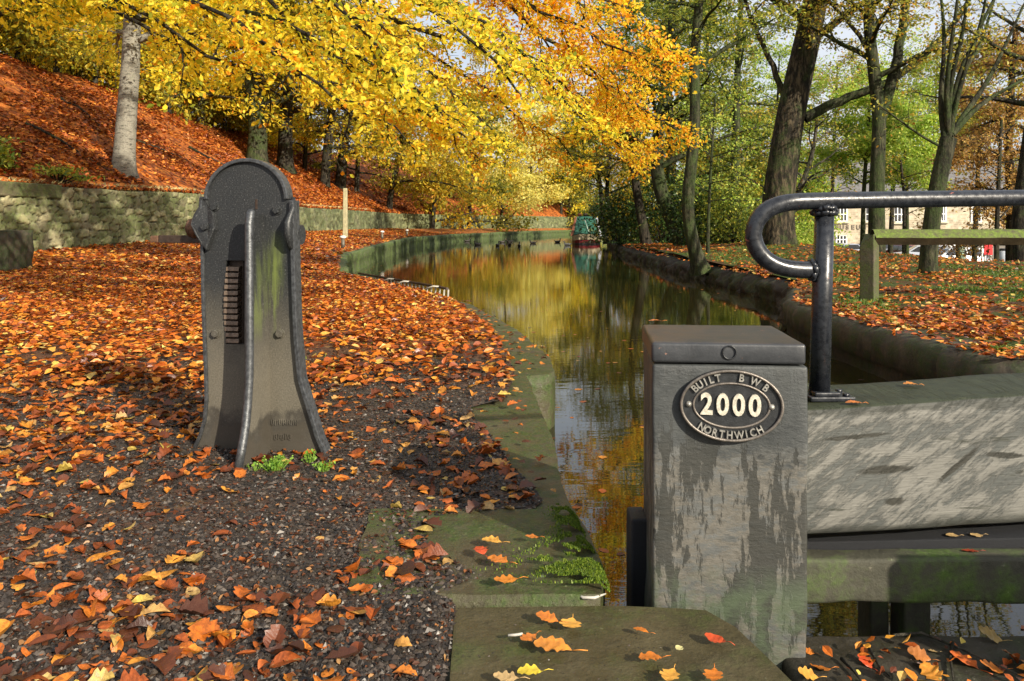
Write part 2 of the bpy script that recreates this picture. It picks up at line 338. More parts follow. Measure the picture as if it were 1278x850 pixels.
M['iron_edge'] = simple('worn_iron', (0.075, 0.079, 0.083), 0.38, 0.5, 0.55, 60, 0.4, 0.003)
M['rust'] = simple('rusty_iron', (0.13, 0.065, 0.035), 0.6, 0.3, 0.45, 40, 0.5, 0.003)
M['rust_dark'] = simple('dark_rusty_iron', (0.05, 0.033, 0.024), 0.5, 0.4, 0.4, 40, 0.5, 0.003)
def pipemat():
    t = NT('black_painted_pipe'); v = t.coord(); f = t.noise(v, 55, 6, 0.6); p = t.noise(t.coord((14, 14, 26)), 1.0, 4, 0.7)
    col = t.ramp(f, [(0.3, (0.008, 0.009, 0.012)), (0.7, (0.025, 0.028, 0.034))])
    col = t.mix(t.ramp(p, [(0.68, 0.0), (0.71, 0.9)]), col, (0.30, 0.10, 0.07))
    return t.done(t.bsdf(col, t.ramp(f, [(0.35, 0.2), (0.65, 0.38)]), 0, 0.5, f, 0.22, 0.003))
M['pipe'] = pipemat()
def beammat():
    t = NT('weathered_beam'); v2 = t.coord((1.2, 1.0, 6.0)); vf = t.coord((2.0, 2.0, 30.0))
    d = t.noise(t.coord2((0, R(32), 0), (3.2, 1.0, 17.0)), 2.6, 10, 0.74, 0.2); d2 = t.noise(t.coord2((0, R(20), 0), (1.6, 1.0, 4.0)), 3.2, 7, 0.65)
    g = t.noise(v2, 2.4, 6, 0.6, 0.4); f = t.noise(vf, 8, 7, 0.7); big = t.noise(t.coord(), 1.6, 3)
    base = t.ramp(f, [(0.3, (0.048, 0.052, 0.049)), (0.7, (0.10, 0.105, 0.096))])
    pale = t.ramp(f, [(0.3, (0.115, 0.113, 0.10)), (0.7, (0.205, 0.20, 0.178))])
    s_ = t.math('ADD', t.math('MULTIPLY', d, 0.65), t.math('MULTIPLY', d2, 0.35))
    m = t.ramp(t.math('ADD', s_, t.math('MULTIPLY', t.math('SUBTRACT', big, 0.5), 0.25)), [(0.46, 0.0), (0.485, 0.5), (0.53, 0.95)])
    col = t.mix(m, base, pale)
    col = t.mix(t.ramp(g, [(0.60, 0.0), (0.64, 0.85)]), col, (0.04, 0.042, 0.032))
    tc = t.n('ShaderNodeTexCoord'); sp = t.n('ShaderNodeSeparateXYZ'); t.l(tc.outputs['Object'], sp.inputs[0])
    ed = t.math('ADD', t.math('MULTIPLY', t.math('ABSOLUTE', t.math('SUBTRACT', sp.outputs[2], 0.305)), 1.0), t.math('MULTIPLY', g, 0.10))
    col = t.mix(t.ramp(ed, [(0.205, 0.0), (0.22, 0.8)]), col, (0.035, 0.037, 0.03))
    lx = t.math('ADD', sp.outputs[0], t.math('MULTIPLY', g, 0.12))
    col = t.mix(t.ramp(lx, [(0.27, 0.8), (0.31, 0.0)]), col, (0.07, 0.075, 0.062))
    col = t.mix(t.ramp(t.up(), [(0.6, 0.0), (0.85, 0.95)]), col, t.ramp(f, [(0.3, (0.014, 0.019, 0.008)), (0.7, (0.036, 0.044, 0.018))]))
    # knots and a long shake in the timber
    for kx, kz, rx, rz_, an in ((0.74, 0.300, 0.10, 0.011, 35), (0.526, 0.205, 0.036, 0.014, 0), (0.49, 0.30, 0.10, 0.014, 3), (0.90, 0.32, 0.08, 0.010, -5), (0.40, 0.40, 0.12, 0.008, 2)):
        mp = t.n('ShaderNodeVectorMath', operation='SUBTRACT'); t.l(tc.outputs['Object'], mp.inputs[0]); mp.inputs[1].default_value = (kx, 0, kz)
        m2_ = t.n('ShaderNodeMapping'); m2_.inputs['Rotation'].default_value = (0, R(an), 0); t.l(mp.outputs[0], m2_.inputs[0]); sv_ = t.n('ShaderNodeSeparateXYZ'); t.l(m2_.outputs[0], sv_.inputs[0])
        ex = t.math('POWER', t.math('MULTIPLY', sv_.outputs[0], 1 / rx), 2.0); ez = t.math('POWER', t.math('MULTIPLY', t.math('ADD', sv_.outputs[2], t.math('MULTIPLY', t.math('SUBTRACT', d2, 0.5), 0.03)), 1 / rz_), 2.0)
        dd = t.math('ADD', t.math('ADD', ex, ez), t.math('MULTIPLY', t.math('SUBTRACT', d, 0.5), 2.2))
        col = t.mix(t.ramp(dd, [(0.45, 0.95), (1.0, 0.0)]), col, (0.028, 0.027, 0.02))
    h = t.math('ADD', t.math('MULTIPLY', m, 0.6), t.math('MULTIPLY', f, 0.6))
    return t.done(t.bsdf(col, 0.62, 0, 0.4, h, 0.7, 0.006))
M['beam'] = beammat()
def postmat():
    t = NT('weathered_post'); v = t.coord((5.0, 5.0, 1.0)); vs = t.coord((1, 1, 1)); vf = t.coord((14, 14, 30))
    tc = t.n('ShaderNodeTexCoord'); sp = t.n('ShaderNodeSeparateXYZ'); t.l(tc.outputs['Object'], sp.inputs[0]); z = sp.outputs[2]
    dr = t.noise(v, 3.0, 9, 0.7, 0.15); bl = t.noise(vs, 9, 7, 0.7); f = t.noise(vf, 3, 6, 0.7); s2 = t.noise(t.coord((2, 2, 5), (0, R(-30), 0)), 6, 8, 0.75)
    top = t.ramp(bl, [(0.3, (0.024, 0.027, 0.028)), (0.7, (0.062, 0.068, 0.067))])
    wood = t.ramp(f, [(0.3, (0.075, 0.070, 0.058)), (0.7, (0.15, 0.141, 0.12))])
    grey = t.ramp(bl, [(0.35, (0.065, 0.069, 0.067)), (0.65, (0.12, 0.124, 0.118))])
    low = t.mix(t.ramp(s2, [(0.44, 0.0), (0.52, 1.0)]), grey, wood)
    k = t.ramp(t.math('ADD', z, t.math('MULTIPLY', t.math('SUBTRACT', s2, 0.5), 0.5)), [(0.36, 1.0), (0.42, 0.0)])
    col = t.mix(k, top, low)
    dm = t.math('MULTIPLY', t.ramp(t.math('ADD', dr, t.math('MULTIPLY', t.math('SUBTRACT', bl, 0.5), 0.3)), [(0.50, 0.0), (0.53, 0.9)]), t.ramp(z, [(0.40, 1.0), (0.5, 0.25)]))
    col = t.mix(dm, col, (0.024, 0.025, 0.021))
    gm = t.math('MULTIPLY', t.ramp(bl, [(0.42, 0.0), (0.58, 0.8)]), t.ramp(z, [(-0.1, 1.0), (0.1, 0.0)]))
    col = t.mix(gm, col, (0.06, 0.085, 0.045))
    h = t.math('ADD', f, t.math('MULTIPLY', dm, -0.5))
    return t.done(t.bsdf(col, t.ramp(bl, [(0.35, 0.42), (0.65, 0.7)]), 0, 0.5, h, 0.5, 0.005))
M['post'] = postmat()
def capmat():
    t = NT('painted_cap'); v = t.coord(); a = t.noise(v, 12, 8, 0.7); p = t.noise(v, 26, 5, 0.7)
    col = t.ramp(a, [(0.3, (0.016, 0.018, 0.021)), (0.7, (0.042, 0.045, 0.05))])
    col = t.mix(t.ramp(p, [(0.66, 0.0), (0.69, 0.9)]), col, (0.32, 0.17, 0.12))
    col = t.mix(t.math('MULTIPLY', t.ramp(t.up(), [(0.7, 0.0), (0.95, 1.0)]), t.ramp(a, [(0.4, 0.2), (0.6, 0.9)])), col, (0.055, 0.04, 0.028))
    return t.done(t.bsdf(col, 0.42, 0, 0.6, a, 0.4, 0.006))
M['cap'] = capmat()
M['plate_black'] = simple('plaque_black', (0.03, 0.032, 0.034), 0.35, 0.3, 0.4, 50, 0.4, 0.002)
M['plate_rim'] = simple('plaque_worn_rim', (0.17, 0.15, 0.13), 0.4, 0.5, 0.4, 60, 0.4, 0.002)
M['white_paint'] = simple('white_paint', (0.66, 0.64, 0.58), 0.45, 0, 0.12, 60, 0.3, 0.002)
M['letter_grey'] = simple('worn_cast_lettering', (0.30, 0.29, 0.26), 0.4, 0.4, 0.5, 80, 0.3, 0.002)
M['rail_wood'] = stonemat('mossy_gate_timber', (0.032, 0.032, 0.02), (0.08, 0.076, 0.052), amt=0.6, scale=5, moss=(0.05, 0.09, 0.012), mscale=5)
M['black_grit'] = simple('black_grit_board', (0.012, 0.013, 0.016), 0.6, 0, 0.5, 300, 0.9, 0.004)
M['fence_wood'] = stonemat('mossy_fence_timber', (0.045, 0.037, 0.02), (0.10, 0.08, 0.045), amt=2.2, scale=4, moss=(0.085, 0.125, 0.010), up_only=True, mscale=3)
M['fence_end'] = stonemat('fence_end_grain', (0.05, 0.042, 0.026), (0.11, 0.095, 0.06), amt=0.9, scale=8, moss=(0.055, 0.075, 0.015))
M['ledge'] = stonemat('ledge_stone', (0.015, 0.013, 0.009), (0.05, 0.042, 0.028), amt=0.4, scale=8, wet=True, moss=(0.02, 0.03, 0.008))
M['pebble'] = leafmat('pebble', [(0.0, (0.008, 0.007, 0.006)), (0.55, (0.030, 0.023, 0.018)), (0.88, (0.07, 0.054, 0.042)), (0.985, (0.13, 0.11, 0.09)), (1.0, (0.26, 0.24, 0.21))], trans=0.0, rough=0.4)
M['weed'] = leafmat('weed_leaf', [(0.0, (0.12, 0.26, 0.03)), (1.0, (0.34, 0.52, 0.08))], trans=0.4)
M['grass'] = leafmat('grass_blade', [(0.0, (0.03, 0.07, 0.01)), (0.7, (0.10, 0.18, 0.025)), (1.0, (0.25, 0.28, 0.05))], trans=0.3)
M['moss'] = leafmat('moss_tuft', [(0.0, (0.03, 0.06, 0.008)), (0.6, (0.10, 0.17, 0.015)), (1.0, (0.24, 0.30, 0.03))], trans=0.2)
M['fern'] = leafmat('fern_leaf', [(0.0, (0.08, 0.16, 0.03)), (0.7, (0.3, 0.36, 0.05)), (1.0, (0.6, 0.55, 0.06))], trans=0.4)

# ------------------------------------------------------------------ plan of the place (functions of Y, the distance ahead)
def itp(pts):
    a = np.array(pts, float); return lambda y: np.interp(y, a[:, 0], a[:, 1])
xl = itp([(-3, 0.42), (2.22, 0.273), (2.39, 0.268), (2.81, 0.222), (3.18, 0.197), (3.83, 0.196), (4.66, 0.149), (5.5, 0.12), (5.67, 0.29), (6.34, 0.30), (7.97, 0.056), (9.44, -0.3), (10.4, -0.51), (11.7, -1.04), (15.7, -3.25), (22.3, -4.57), (33, -5.4), (50, -6.3), (66, -4.8), (90, 0.2), (111, 6.8), (135, 17)])
xs = itp([(-3, -0.15), (2.15, -0.15), (2.19, -0.17), (2.30, -0.06), (2.36, -0.10), (2.49, -0.22), (2.76, -0.27), (2.86, 0.05), (2.97, 0.11), (3.18, 0.06), (3.46, -0.01), (3.78, -0.08), (4.29, -0.21), (4.49, -0.23), (4.72, -0.04), (5.57, 0.02), (7.3, -0.12), (8.9, -0.42), (10.4, -0.75), (11.5, -1.2), (15.7, -3.4), (22.3, -4.75), (33, -5.6), (50, -6.5), (66, -5.0), (90, 0.0), (111, 6.6), (135, 16.8)])
xr = itp([(-3, 6.5), (5.75, 6.5), (5.86, 3.9), (6.04, 3.48), (6.6, 3.47), (7.34, 3.40), (8.57, 3.44), (10.3, 3.51), (12.1, 4.13), (14.2, 4.9), (17, 5.0), (20, 4.9), (25, 4.95), (38, 5.3), (53, 6.5), (70, 8.4), (90, 11), (111, 15), (135, 24)])
xw = itp([(-8, -13.4), (16, -12.9), (20, -12.5), (28, -11.2), (43, -11), (52, -10.9), (75, -10.4), (85, -6.5), (95, -2.5), (105, 2), (120, 10), (140, 20)])
hb = itp([(-5, 0), (10, 0), (16, 0.06), (22.5, 0.2), (140, 0.22)])
hw = itp([(-5, 0), (10, 0), (16, 0.08), (20, 0.26), (28, 0.5), (43, 0.58), (75, 0.6), (100, 0.5), (140, 0.4)])
wt = itp([(-8, 1.9), (20, 1.98), (28, 2.1), (43, 1.9), (52, 1.96), (75, 2.0), (100, 2.1), (140, 2.1)])
def zl(x, y):
    x = np.asarray(x, float); y = np.asarray(y, float); w = xw(y)
    t = np.clip((x - w) / (xl(y) - w + 1e-6), 0, 1)
    path = hw(y) * (1 - sstep(0, 0.8, t)) + hb(y) * sstep(0, 0.8, t)
    path = path + 0.03 * (fbm(x * 0.7, y * 0.7, 3, 3) - 0.45) * sstep(4, 9, y) * np.clip((xl(y) - x) * 1.5, 0, 1)
    d = w - x
    hill = wt(y) + 0.05 + 0.56 * np.minimum(np.maximum(d, 0), 11.5) + 0.10 * np.maximum(d - 11.5, 0) + (1.1 * (fbm(x * 0.18, y * 0.18, 4, 9) - 0.47) + 0.35 * (fbm(x * 0.9, y * 0.9, 3, 19) - 0.45)) * np.clip(d / 3, 0, 1)
    return np.where(d > 0.25, hill, path)
def zr(x, y):
    x = np.asarray(x, float); y = np.asarray(y, float); e = np.maximum(x - xr(y), 0)
    z = 0.13 * sstep(0.5, 7, e) * sstep(6, 16, y) + 0.30 * np.exp(-(((x - 8.8) / 3.2) ** 2 + ((y - 26) / 7) ** 2))
    z = z + 0.10 * (fbm(x * 0.6, y * 0.6, 4, 5) - 0.45) * np.clip(e * 0.7, 0, 1)
    z = z + 0.02 * (fbm(x * 4, y * 4, 3, 6) - 0.45) * np.clip(e * 2, 0, 1)
    k = sstep(9.0, 12.5, x) * sstep(17.5, 31, y)
    z = z * (1 - k) - 2.1 * k
    return z
def ground(px, py, f, y0=1.5, y1=130):
    """walks the sight line of a photo pixel down to the ground"""
    Y = np.linspace(y0, y1, 6000); X = (px - 639) / 1000 * Y; Z = CZ - (py - HZ) / 1000 * Y
    k = np.nonzero(Z <= f(X, Y))[0]
    i = k[0] if len(k) else len(Y) - 1
    return Vector((X[i], Y[i], float(f(X[i], Y[i]))))

# ------------------------------------------------------------------ terrain sheets
def rows_y(a, b):
    out = [a]
    while out[-1] < b: out.append(out[-1] + max(0.025, abs(out[-1]) * 0.011 if out[-1] > 1.2 else 0.08))
    return np.array(out)
def sheet(name, Ys, edge, far, f, mat, sign, n=150, smooth=True, power=2.2, dz=0.0, fixed=None):
    t = np.linspace(0, 1, n) ** power
    YY = np.repeat(Ys[:, None], n, 1); XE = edge(Ys)[:, None]; XX = XE + (far(Ys)[:, None] - XE) * t[None, :]
    ZZ = f(XX, YY) + dz
    V = np.stack([XX, YY, ZZ], -1).reshape(-1, 3)
    o = link(name, npmesh(name, V, gridfaces(len(Ys), n) if sign > 0 else gridfaces(len(Ys), n)[:, ::-1], smooth), mat); setp(o, kind='structure'); return o
Ys = rows_y(-4, 140)
def left_near(x, y):
    e = xs_n(y) - x
    z = zl(x, y) + 0.014 * sstep(0.0, 0.05, e) - 0.004
    z = z + (0.030 * (fbm(x * 11, y * 11, 5, 11) - 0.47) + 0.03 * (fbm(x * 2.2, y * 2.2, 2, 12) - 0.4)) * sstep(0.0, 0.35, e)
    return z
def xs_n(y): return xs(y) + 0.05 * (fbm(np.asarray(y) * 7, np.asarray(y) * 0 + 3.3, 4, 21) - 0.47) * np.where(np.asarray(y) > 2.2, 1, 0)
sheet('towpath', Ys, xs_n, lambda y: xw(y) - 0.1, left_near, M['soil'], -1, n=230, power=1.7)
sheet('hillside', np.arange(-8, 140, 0.6), lambda y: xw(y) - 0.26, lambda y: xw(y) - 90, lambda x, y: zl(x, y) - 1.0 * (xw(y) - x < 0.265), M['hill'], -1, n=110, power=1.8)
sheet('canal_bank', np.concatenate([np.arange(5.86, 30, 0.1), np.arange(30, 140, 0.6)]), lambda y: xr(y) + 0.22, lambda y: xr(y) * 0 + 60, lambda x, y: zr(x, y) + 0.012, M['bank'], 1, n=160, power=1.9)
mb = MB(); mb.add([(-900, 141, -2.3), (900, 141, -2.3), (900, 1500, -2.3), (-900, 1500, -2.3)], [(0, 1, 2, 3)])
mb.add([(59, -40, -2.3), (900, -40, -2.3), (900, 141, -2.3), (59, 141, -2.3)], [(0, 1, 2, 3)])
mb.add([(-900, -60, -2.6), (900, -60, -2.6), (900, -4, -2.6), (-900, -4, -2.6)], [(0, 1, 2, 3)])
setp(mb.build('far_ground', M['bank']), kind='structure')
Yw = np.concatenate([np.arange(-4, 20, 0.25), np.arange(20, 139, 1.0)])
V = np.concatenate([np.stack([xl(Yw) - 0.3, Yw, Yw * 0 - 0.43], -1)[:, None], np.stack([xr(Yw) + 0.3, Yw, Yw * 0 - 0.43], -1)[:, None]], 1).reshape(-1, 3)
setp(link('canal_water', npmesh('canal_water', V, gridfaces(len(Yw), 2)), M['water']), kind='structure')
V2 = V.copy(); V2[:, 2] = -1.6
setp(link('canal_bed', npmesh('canal_bed', V2, gridfaces(len(Yw), 2)), M['ledge']), kind='structure')

def sweep(name, pts, top, prof, mat, side, label, cat, jit=0.012, seed=0, step=0.1, joints=0.9):
    """cross-section swept along a bank line; side = +1 when the water is to the right (+X)"""
    P = np.array(pts, float); L = np.concatenate([[0], np.cumsum(np.linalg.norm(np.diff(P, axis=0), axis=1))])
    n = max(3, int(L[-1] / step)); s = np.linspace(0, L[-1], n)
    X = np.interp(s, L, P[:, 0]); Y = np.interp(s, L, P[:, 1]); T = np.stack([np.gradient(X), np.gradient(Y)], -1); T /= np.linalg.norm(T, axis=1)[:, None]
    N = np.stack([T[:, 1], -T[:, 0]], -1) * side
    pr = np.array(prof, float); k = len(pr)
    # each stone of the coping sits a little differently, with a shallow joint between
    cell = np.floor(s / joints + seed); off = (_h(cell, cell * 0 + 1, seed) - 0.5) * 2 * jit; lift = (_h(cell, cell * 0 + 7, seed) - 0.5) * jit
    fr = s / joints + seed - cell; gap = np.where(np.minimum(fr, 1 - fr) < 0.045, 0.035, 0)
    hf = (fbm(s[:, None] * 11 + 0 * pr[None, :, 0], pr[None, :, 1] * 16 + pr[None, :, 0] * 9 + 0 * s[:, None], 4, seed + 9) - 0.47) * jit * 2.2
    dn = hf + (fbm(s[:, None] * 3 + 0 * pr[None, :, 0], pr[None, :, 1] * 6 + seed + 0 * s[:, None], 4, seed) - 0.47) * jit * 4
    o = pr[None, :, 0] + off[:, None] + dn - gap[:, None]
    VX = X[:, None] + N[:, 0:1] * o; VY = Y[:, None] + N[:, 1:2] * o
    VZ = top(Y)[:, None] + pr[None, :, 1] + lift[:, None] * (pr[None, :, 1] > -0.2) + 0.4 * dn - 0.6 * gap[:, None]
    V = np.stack([VX, VY, VZ], -1).reshape(-1, 3)
    ob = link(name, npmesh(name, V, gridfaces(n, k)[:, ::-1] if side > 0 else gridfaces(n, k), True), mat)
    return setp(ob, label, cat)
PROF = [(-0.7, -0.3), (-0.6, -0.008), (-0.3, -0.004), (-0.08, 0), (-0.03, -0.01), (0.0, -0.04), (0.005, -0.15), (0.0, -0.27), (-0.02, -0.3), (-0.03, -0.5), (-0.02, -0.8), (-0.02, -1.7)]
zero = lambda y: np.asarray(y) * 0.0
yy = np.concatenate([np.arange(15.2, 40, 0.5), np.arange(40, 138, 2)])
sweep('canal_wall', [(float(xl(y)), float(y)) for y in yy], hb, PROF, M['bank_mossy'], 1, 'mossy stone canal wall edging the leafy towpath beyond the bywash railing', 'canal wall', 0.03, 3, 0.06)
yy = np.concatenate([np.arange(12.15, 40, 0.4), np.arange(40, 138, 2)])
sweep('canal_wall', [(float(xr(y)), float(y)) for y in yy], lambda y: np.asarray(y) * 0 + 0.0, [(-0.9, -0.3), (-0.6, -0.02), (-0.35, -0.03), (-0.18, -0.07), (-0.05, -0.13), (0.03, -0.22), (0.02, -0.30), (0.06, -0.36), (0.05, -0.45), (0.0, -0.8), (0.0, -1.7)], M['earth'], -1, 'dark low earth and stone canal bank under the trees on the right', 'canal bank', 0.07, 5, 0.06)
PROF2 = [(-0.7, -0.3), (-0.6, 0.0), (-0.35, 0.01), (-0.14, 0.015), (-0.07, 0.0), (-0.02, -0.045), (0.0, -0.12), (-0.01, -0.28), (-0.05, -0.3), (-0.05, -0.6), (-0.04, -1.0), (-0.04, -1.7)]
sweep('lock_wall', [(7.5, 5.25), (6.2, 5.35), (5.2, 5.5), (4.4, 5.66), (3.95, 5.78), (3.72, 5.9), (3.56, 6.1), (3.48, 6.5), (3.42, 7.3), (3.44, 8.6), (3.5, 10.0), (3.62, 10.7), (4.1, 12.0), (4.5, 13.0)], zero, PROF2, M['coping_dark'], -1, 'curving mossy stone lock wall with rounded edge behind the black handrail', 'lock wall', 0.02, 8, 0.08, 1.15)
# ground behind the corner of the lock wall
mb = MB(); 
XX, YYg = np.meshgrid(np.linspace(3.8, 30, 120), np.linspace(0, 1, 20)); YYg = 5.86 - (5.86 - np.interp(XX, [3.8, 4.4, 5.2, 6.2, 7.5, 30], [5.86, 5.72, 5.58, 5.45, 5.35, -3])) * YYg
setp(link('canal_bank', npmesh('canal_bank', np.stack([XX, YYg, XX * 0 + 0.012 + 0.0 * XX], -1).reshape(-1, 3), gridfaces(20, 120)[:, ::-1], True), M['bank']), kind='structure')

# near coping stones, each a stone of its own
def jag(poly, amp, seed, step=0.06):
    out = []; n = len(poly)
    for i in range(n):
        a = Vector(poly[i]); b = Vector(poly[(i + 1) % n]); k = max(1, int((b - a).length / step))
        for j in range(k):
            p = a.lerp(b, j / k); q = float(fbm(p.x * 9 + seed, p.y * 9, 3, seed)) - 0.45
            nv = Vector((-(b - a).y, (b - a).x)).normalized(); p = p + nv * q * amp * (1 if j else 0.3); out.append((p.x, p.y))
    return out
def stone(name, poly, z0, z1, mat, label, cat, group=None, bevel=0.02, seed=0, amp=0.03):
    P = jag(poly, amp, seed); cx = sum(p[0] for p in P) / len(P); cy = sum(p[1] for p in P) / len(P)
    bm = bmesh.new(); vs = [bm.verts.new((x, y, z1)) for x, y in P]; f = bm.faces.new(vs)
    bmesh.ops.recalc_face_normals(bm, faces=bm.faces)
    if f.normal.z < 0: f.normal_flip()
    # rounded arris: inset rings going in and up
    ring0 = [v for v in f.verts]
    r = bmesh.ops.inset_region(bm, faces=[f], thickness=bevel, depth=0.0); 
    for v in ring0: v.co.z = z1 - bevel * 0.9
    r2 = bmesh.ops.inset_region(bm, faces=[f], thickness=bevel * 0.8, depth=bevel * 0.12)
    r3 = bmesh.ops.inset_region(bm, faces=[f], thickness=bevel * 2.0, depth=0.0)
    prev = ring0; n = len(ring0)
    for zz in np.linspace(z1 - bevel * 2.5, z0, 5):
        nv = [bm.verts.new((v.co.x + random.uniform(-1, 1) * amp * 0.3, v.co.y + random.uniform(-1, 1) * amp * 0.3, zz)) for v in ring0]
        for i in range(n): bm.faces.new((prev[i], prev[(i + 1) % n], nv[(i + 1) % n], nv[i]))
        prev = nv
    bmesh.ops.triangulate(bm, faces=[f]); bmesh.ops.recalc_face_normals(bm, faces=bm.faces)
    for g in bm.faces: g.smooth = abs(g.normal.z) < 0.98
    me = bpy.data.meshes.new(name); bm.to_mesh(me); bm.free()
    return setp(link(name, me, mat), label, cat, group)
G = 'stones edging the towpath'
stone('stone_slab', [(-0.155, 2.165), (0.30, 2.175), (0.52, 2.15), (0.575, 2.06), (0.66, 1.70), (0.70, 1.3), (0.70, 0.6), (-0.13, 0.6), (-0.135, 1.7)], -0.5, 0.0, M['slab'], 'wet brown flat stone slab with a cut corner at the foot of the gate post', 'stone slab', None, 0.02, 3, 0.012)
stone('coping_stone', [(-0.45, 2.185), (0.24, 2.185), (0.268, 2.39), (0.222, 2.84), (-0.5, 2.84)], -1.5, 0.035, M['coping'], 'coping stone with bright green moss right behind the flat wet slab', 'coping stone', G, 0.03, 5)
stone('coping_stone', [(-0.4, 2.86), (0.22, 2.86), (0.197, 3.2), (0.196, 3.85), (-0.4, 3.85)], -1.5, 0.012, M['coping'], 'dark coping stone mostly under soil, second behind the wet slab', 'coping stone', G, 0.03, 7)
stone('coping_stone', [(-0.5, 3.87), (0.195, 3.87), (0.149, 4.66), (0.10, 5.50), (-0.4, 5.5)], -1.5, 0.008, M['coping'], 'long brown coping stone ending at the step in the canal edge', 'coping stone', G, 0.03, 9)
stone('coping_stone', [(-0.4, 5.52), (0.05, 5.54), (0.26, 5.64), (0.30, 5.75), (0.30, 6.34), (0.06, 7.95), (-0.4, 7.95)], -1.5, 0.004, M['coping'], 'pale cornered coping stone that juts out over the water', 'coping stone', G, 0.05, 11)
stone('coping_stone', [(-0.7, 7.97), (0.055, 7.97), (-0.3, 9.43), (-1.0, 9.43)], -1.5, 0.004, M['coping'], 'leaf strewn coping stone just beyond the jutting corner stone', 'coping stone', G, 0.04, 13)
stone('coping_stone', [(-1.2, 9.45), (-0.31, 9.45), (-0.51, 10.4), (-1.04, 11.7), (-1.8, 11.7)], -1.5, 0.004, M['coping'], 'green angled coping stone at the near end of the low railing', 'coping stone', G, 0.04, 15)
stone('coping_stone', [(-1.9, 11.72), (-1.05, 11.72), (-3.25, 15.6), (-4.1, 15.6)], -1.5, 0.0, M['coping'], 'long coping stone behind the low white barred railing', 'coping stone', G, 0.04, 17)

# ------------------------------------------------------------------ rubble stone walls
def rubble(name, ya, yb, res, mat, label, cell=(0.40, 0.21), xoff=0.0, seed=0, thick=0.45, zt=None, zb=None):
    P = np.array([(float(xw(y)) + xoff, y) for y in np.arange(ya, yb + 0.01, 0.5)]); L = np.concatenate([[0], np.cumsum(np.linalg.norm(np.diff(P, axis=0), axis=1))])
    s = np.arange(0, L[-1], res); X = np.interp(s, L, P[:, 0]); Y = np.interp(s, L, P[:, 1])
    T = np.stack([np.gradient(X), np.gradient(Y)], -1); T /= np.linalg.norm(T, axis=1)[:, None]; N = np.stack([T[:, 1], -T[:, 0]], -1)
    top = (wt(Y) if zt is None else zt(Y)) + 0.10 * (fbm(s * 0.8, s * 0, 3, seed) - 0.47); bot = (hw(Y) if zb is None else zb(Y)) - 0.25
    nv = max(6, int(2.0 / res)); v = np.linspace(0, 1, nv)
    U = np.repeat(s[:, None], nv, 1); Zc = bot[:, None] + (top - bot)[:, None] * v[None, :]
    cu = U / cell[0]; cv = Zc / cell[1]; cu = cu + 0.5 * (fbm(cu * 0.7, cv * 0.7, 2, 5) - 0.5); cv = cv + 0.8 * (fbm(cu * 0.6, cv * 0.6, 2, 6) - 0.5)
    ic = np.floor(cu); jc = np.floor(cv); F1 = np.full(cu.shape, 9.0); F2 = F1.copy(); cid = F1 * 0
    for a in (-1, 0, 1):
        for b in (-1, 0, 1):
            gx = ic + a; gy = jc + b; qx = gx + 0.5 + 0.75 * (_h(gx, gy, 1 + seed) - 0.5); qy = gy + 0.5 + 0.6 * (_h(gx, gy, 2 + seed) - 0.5)
            d = np.maximum(abs(cu - qx), abs(cv - qy)) * 0.6 + 0.4 * np.hypot(cu - qx, cv - qy); c = _h(gx, gy, 9 + seed)
            cl = d < F1; F2 = np.where(cl, F1, np.minimum(F2, d)); cid = np.where(cl, c, cid); F1 = np.where(cl, d, F1)
    h = sstep(0.01, 0.08, F2 - F1) * 0.10 + (cid - 0.5) * 0.07 * sstep(0, 0.1, F2 - F1) + 0.03 * (fbm(U * 9, Zc * 9, 3, 8) - 0.47)
    h = h - 0.05 * (v[None, :] - 0.5)
    VX = X[:, None] + N[:, 0:1] * h; VY = Y[:, None] + N[:, 1:2] * h
    V = np.stack([VX, VY, Zc], -1)
    back = V[:, -1:, :].copy(); back[:, :, 0] -= (N[:, 0:1] * (thick + h[:, -1:])); back[:, :, 1] -= (N[:, 1:2] * (thick + h[:, -1:])); back[:, :, 2] += 0.03
    dn = back.copy(); dn[:, :, 2] -= 1.2
    V = np.concatenate([V, back, dn], 1); n2 = nv + 2
    me = npmesh(name, V.reshape(-1, 3), gridfaces(len(s), n2), True)
    gp_a = me.attributes.new('gap', 'FLOAT', 'POINT'); gg = 1 - sstep(0.02, 0.07, F2 - F1); gp_a.data.foreach_set('value', np.concatenate([gg, gg[:, -1:], gg[:, -1:]], 1).ravel().astype(np.float32))
    at = me.attributes.new('cell', 'FLOAT', 'POINT'); cc = np.concatenate([cid, cid[:, -1:], cid[:, -1:]], 1); at.data.foreach_set('value', cc.ravel().astype(np.float32))
    return setp(link(name, me, mat), label, 'stone wall')
rubble('stone_wall', 12, 36, 0.035, M['wall'], 'rough green and cream rubble retaining wall at the foot of the leafy slope, near length left of the iron stand', seed=1)
rubble('stone_wall', 36, 139, 0.09, M['wall_far'], 'long dark mossy retaining wall running on behind the pale wooden post', cell=(0.5, 0.2), seed=2)
# big dressed top stones on the near wall
for k, (ya, yb, lab) in enumerate([(18.7, 21.6, 'long tooled gritstone block on top of the rubble wall at the left edge')]):
    Pm = [( float(xw(y)) + 0.12, y) for y in np.linspace(ya, yb, 8)]; Pb = [(x - 0.5, y) for x, y in Pm][::-1]
    mb = MB(); mb.prism(Pm + Pb, 1.72, 2.08); setp(mb.build('wall_block', M['wall'], bevel=0.03), lab, 'stone block')
c = PX(0, 345, 15.7)
stone('stone_pier', [(-10.6, 15.5), (-9.78, 15.5), (-9.74, 16.3), (-10.6, 16.3)], -0.2, 0.98, M['coping_dark'], 'squat mossy stone pier cut off by the left edge of the photo', 'stone pier', None, 0.10, 19, 0.06)

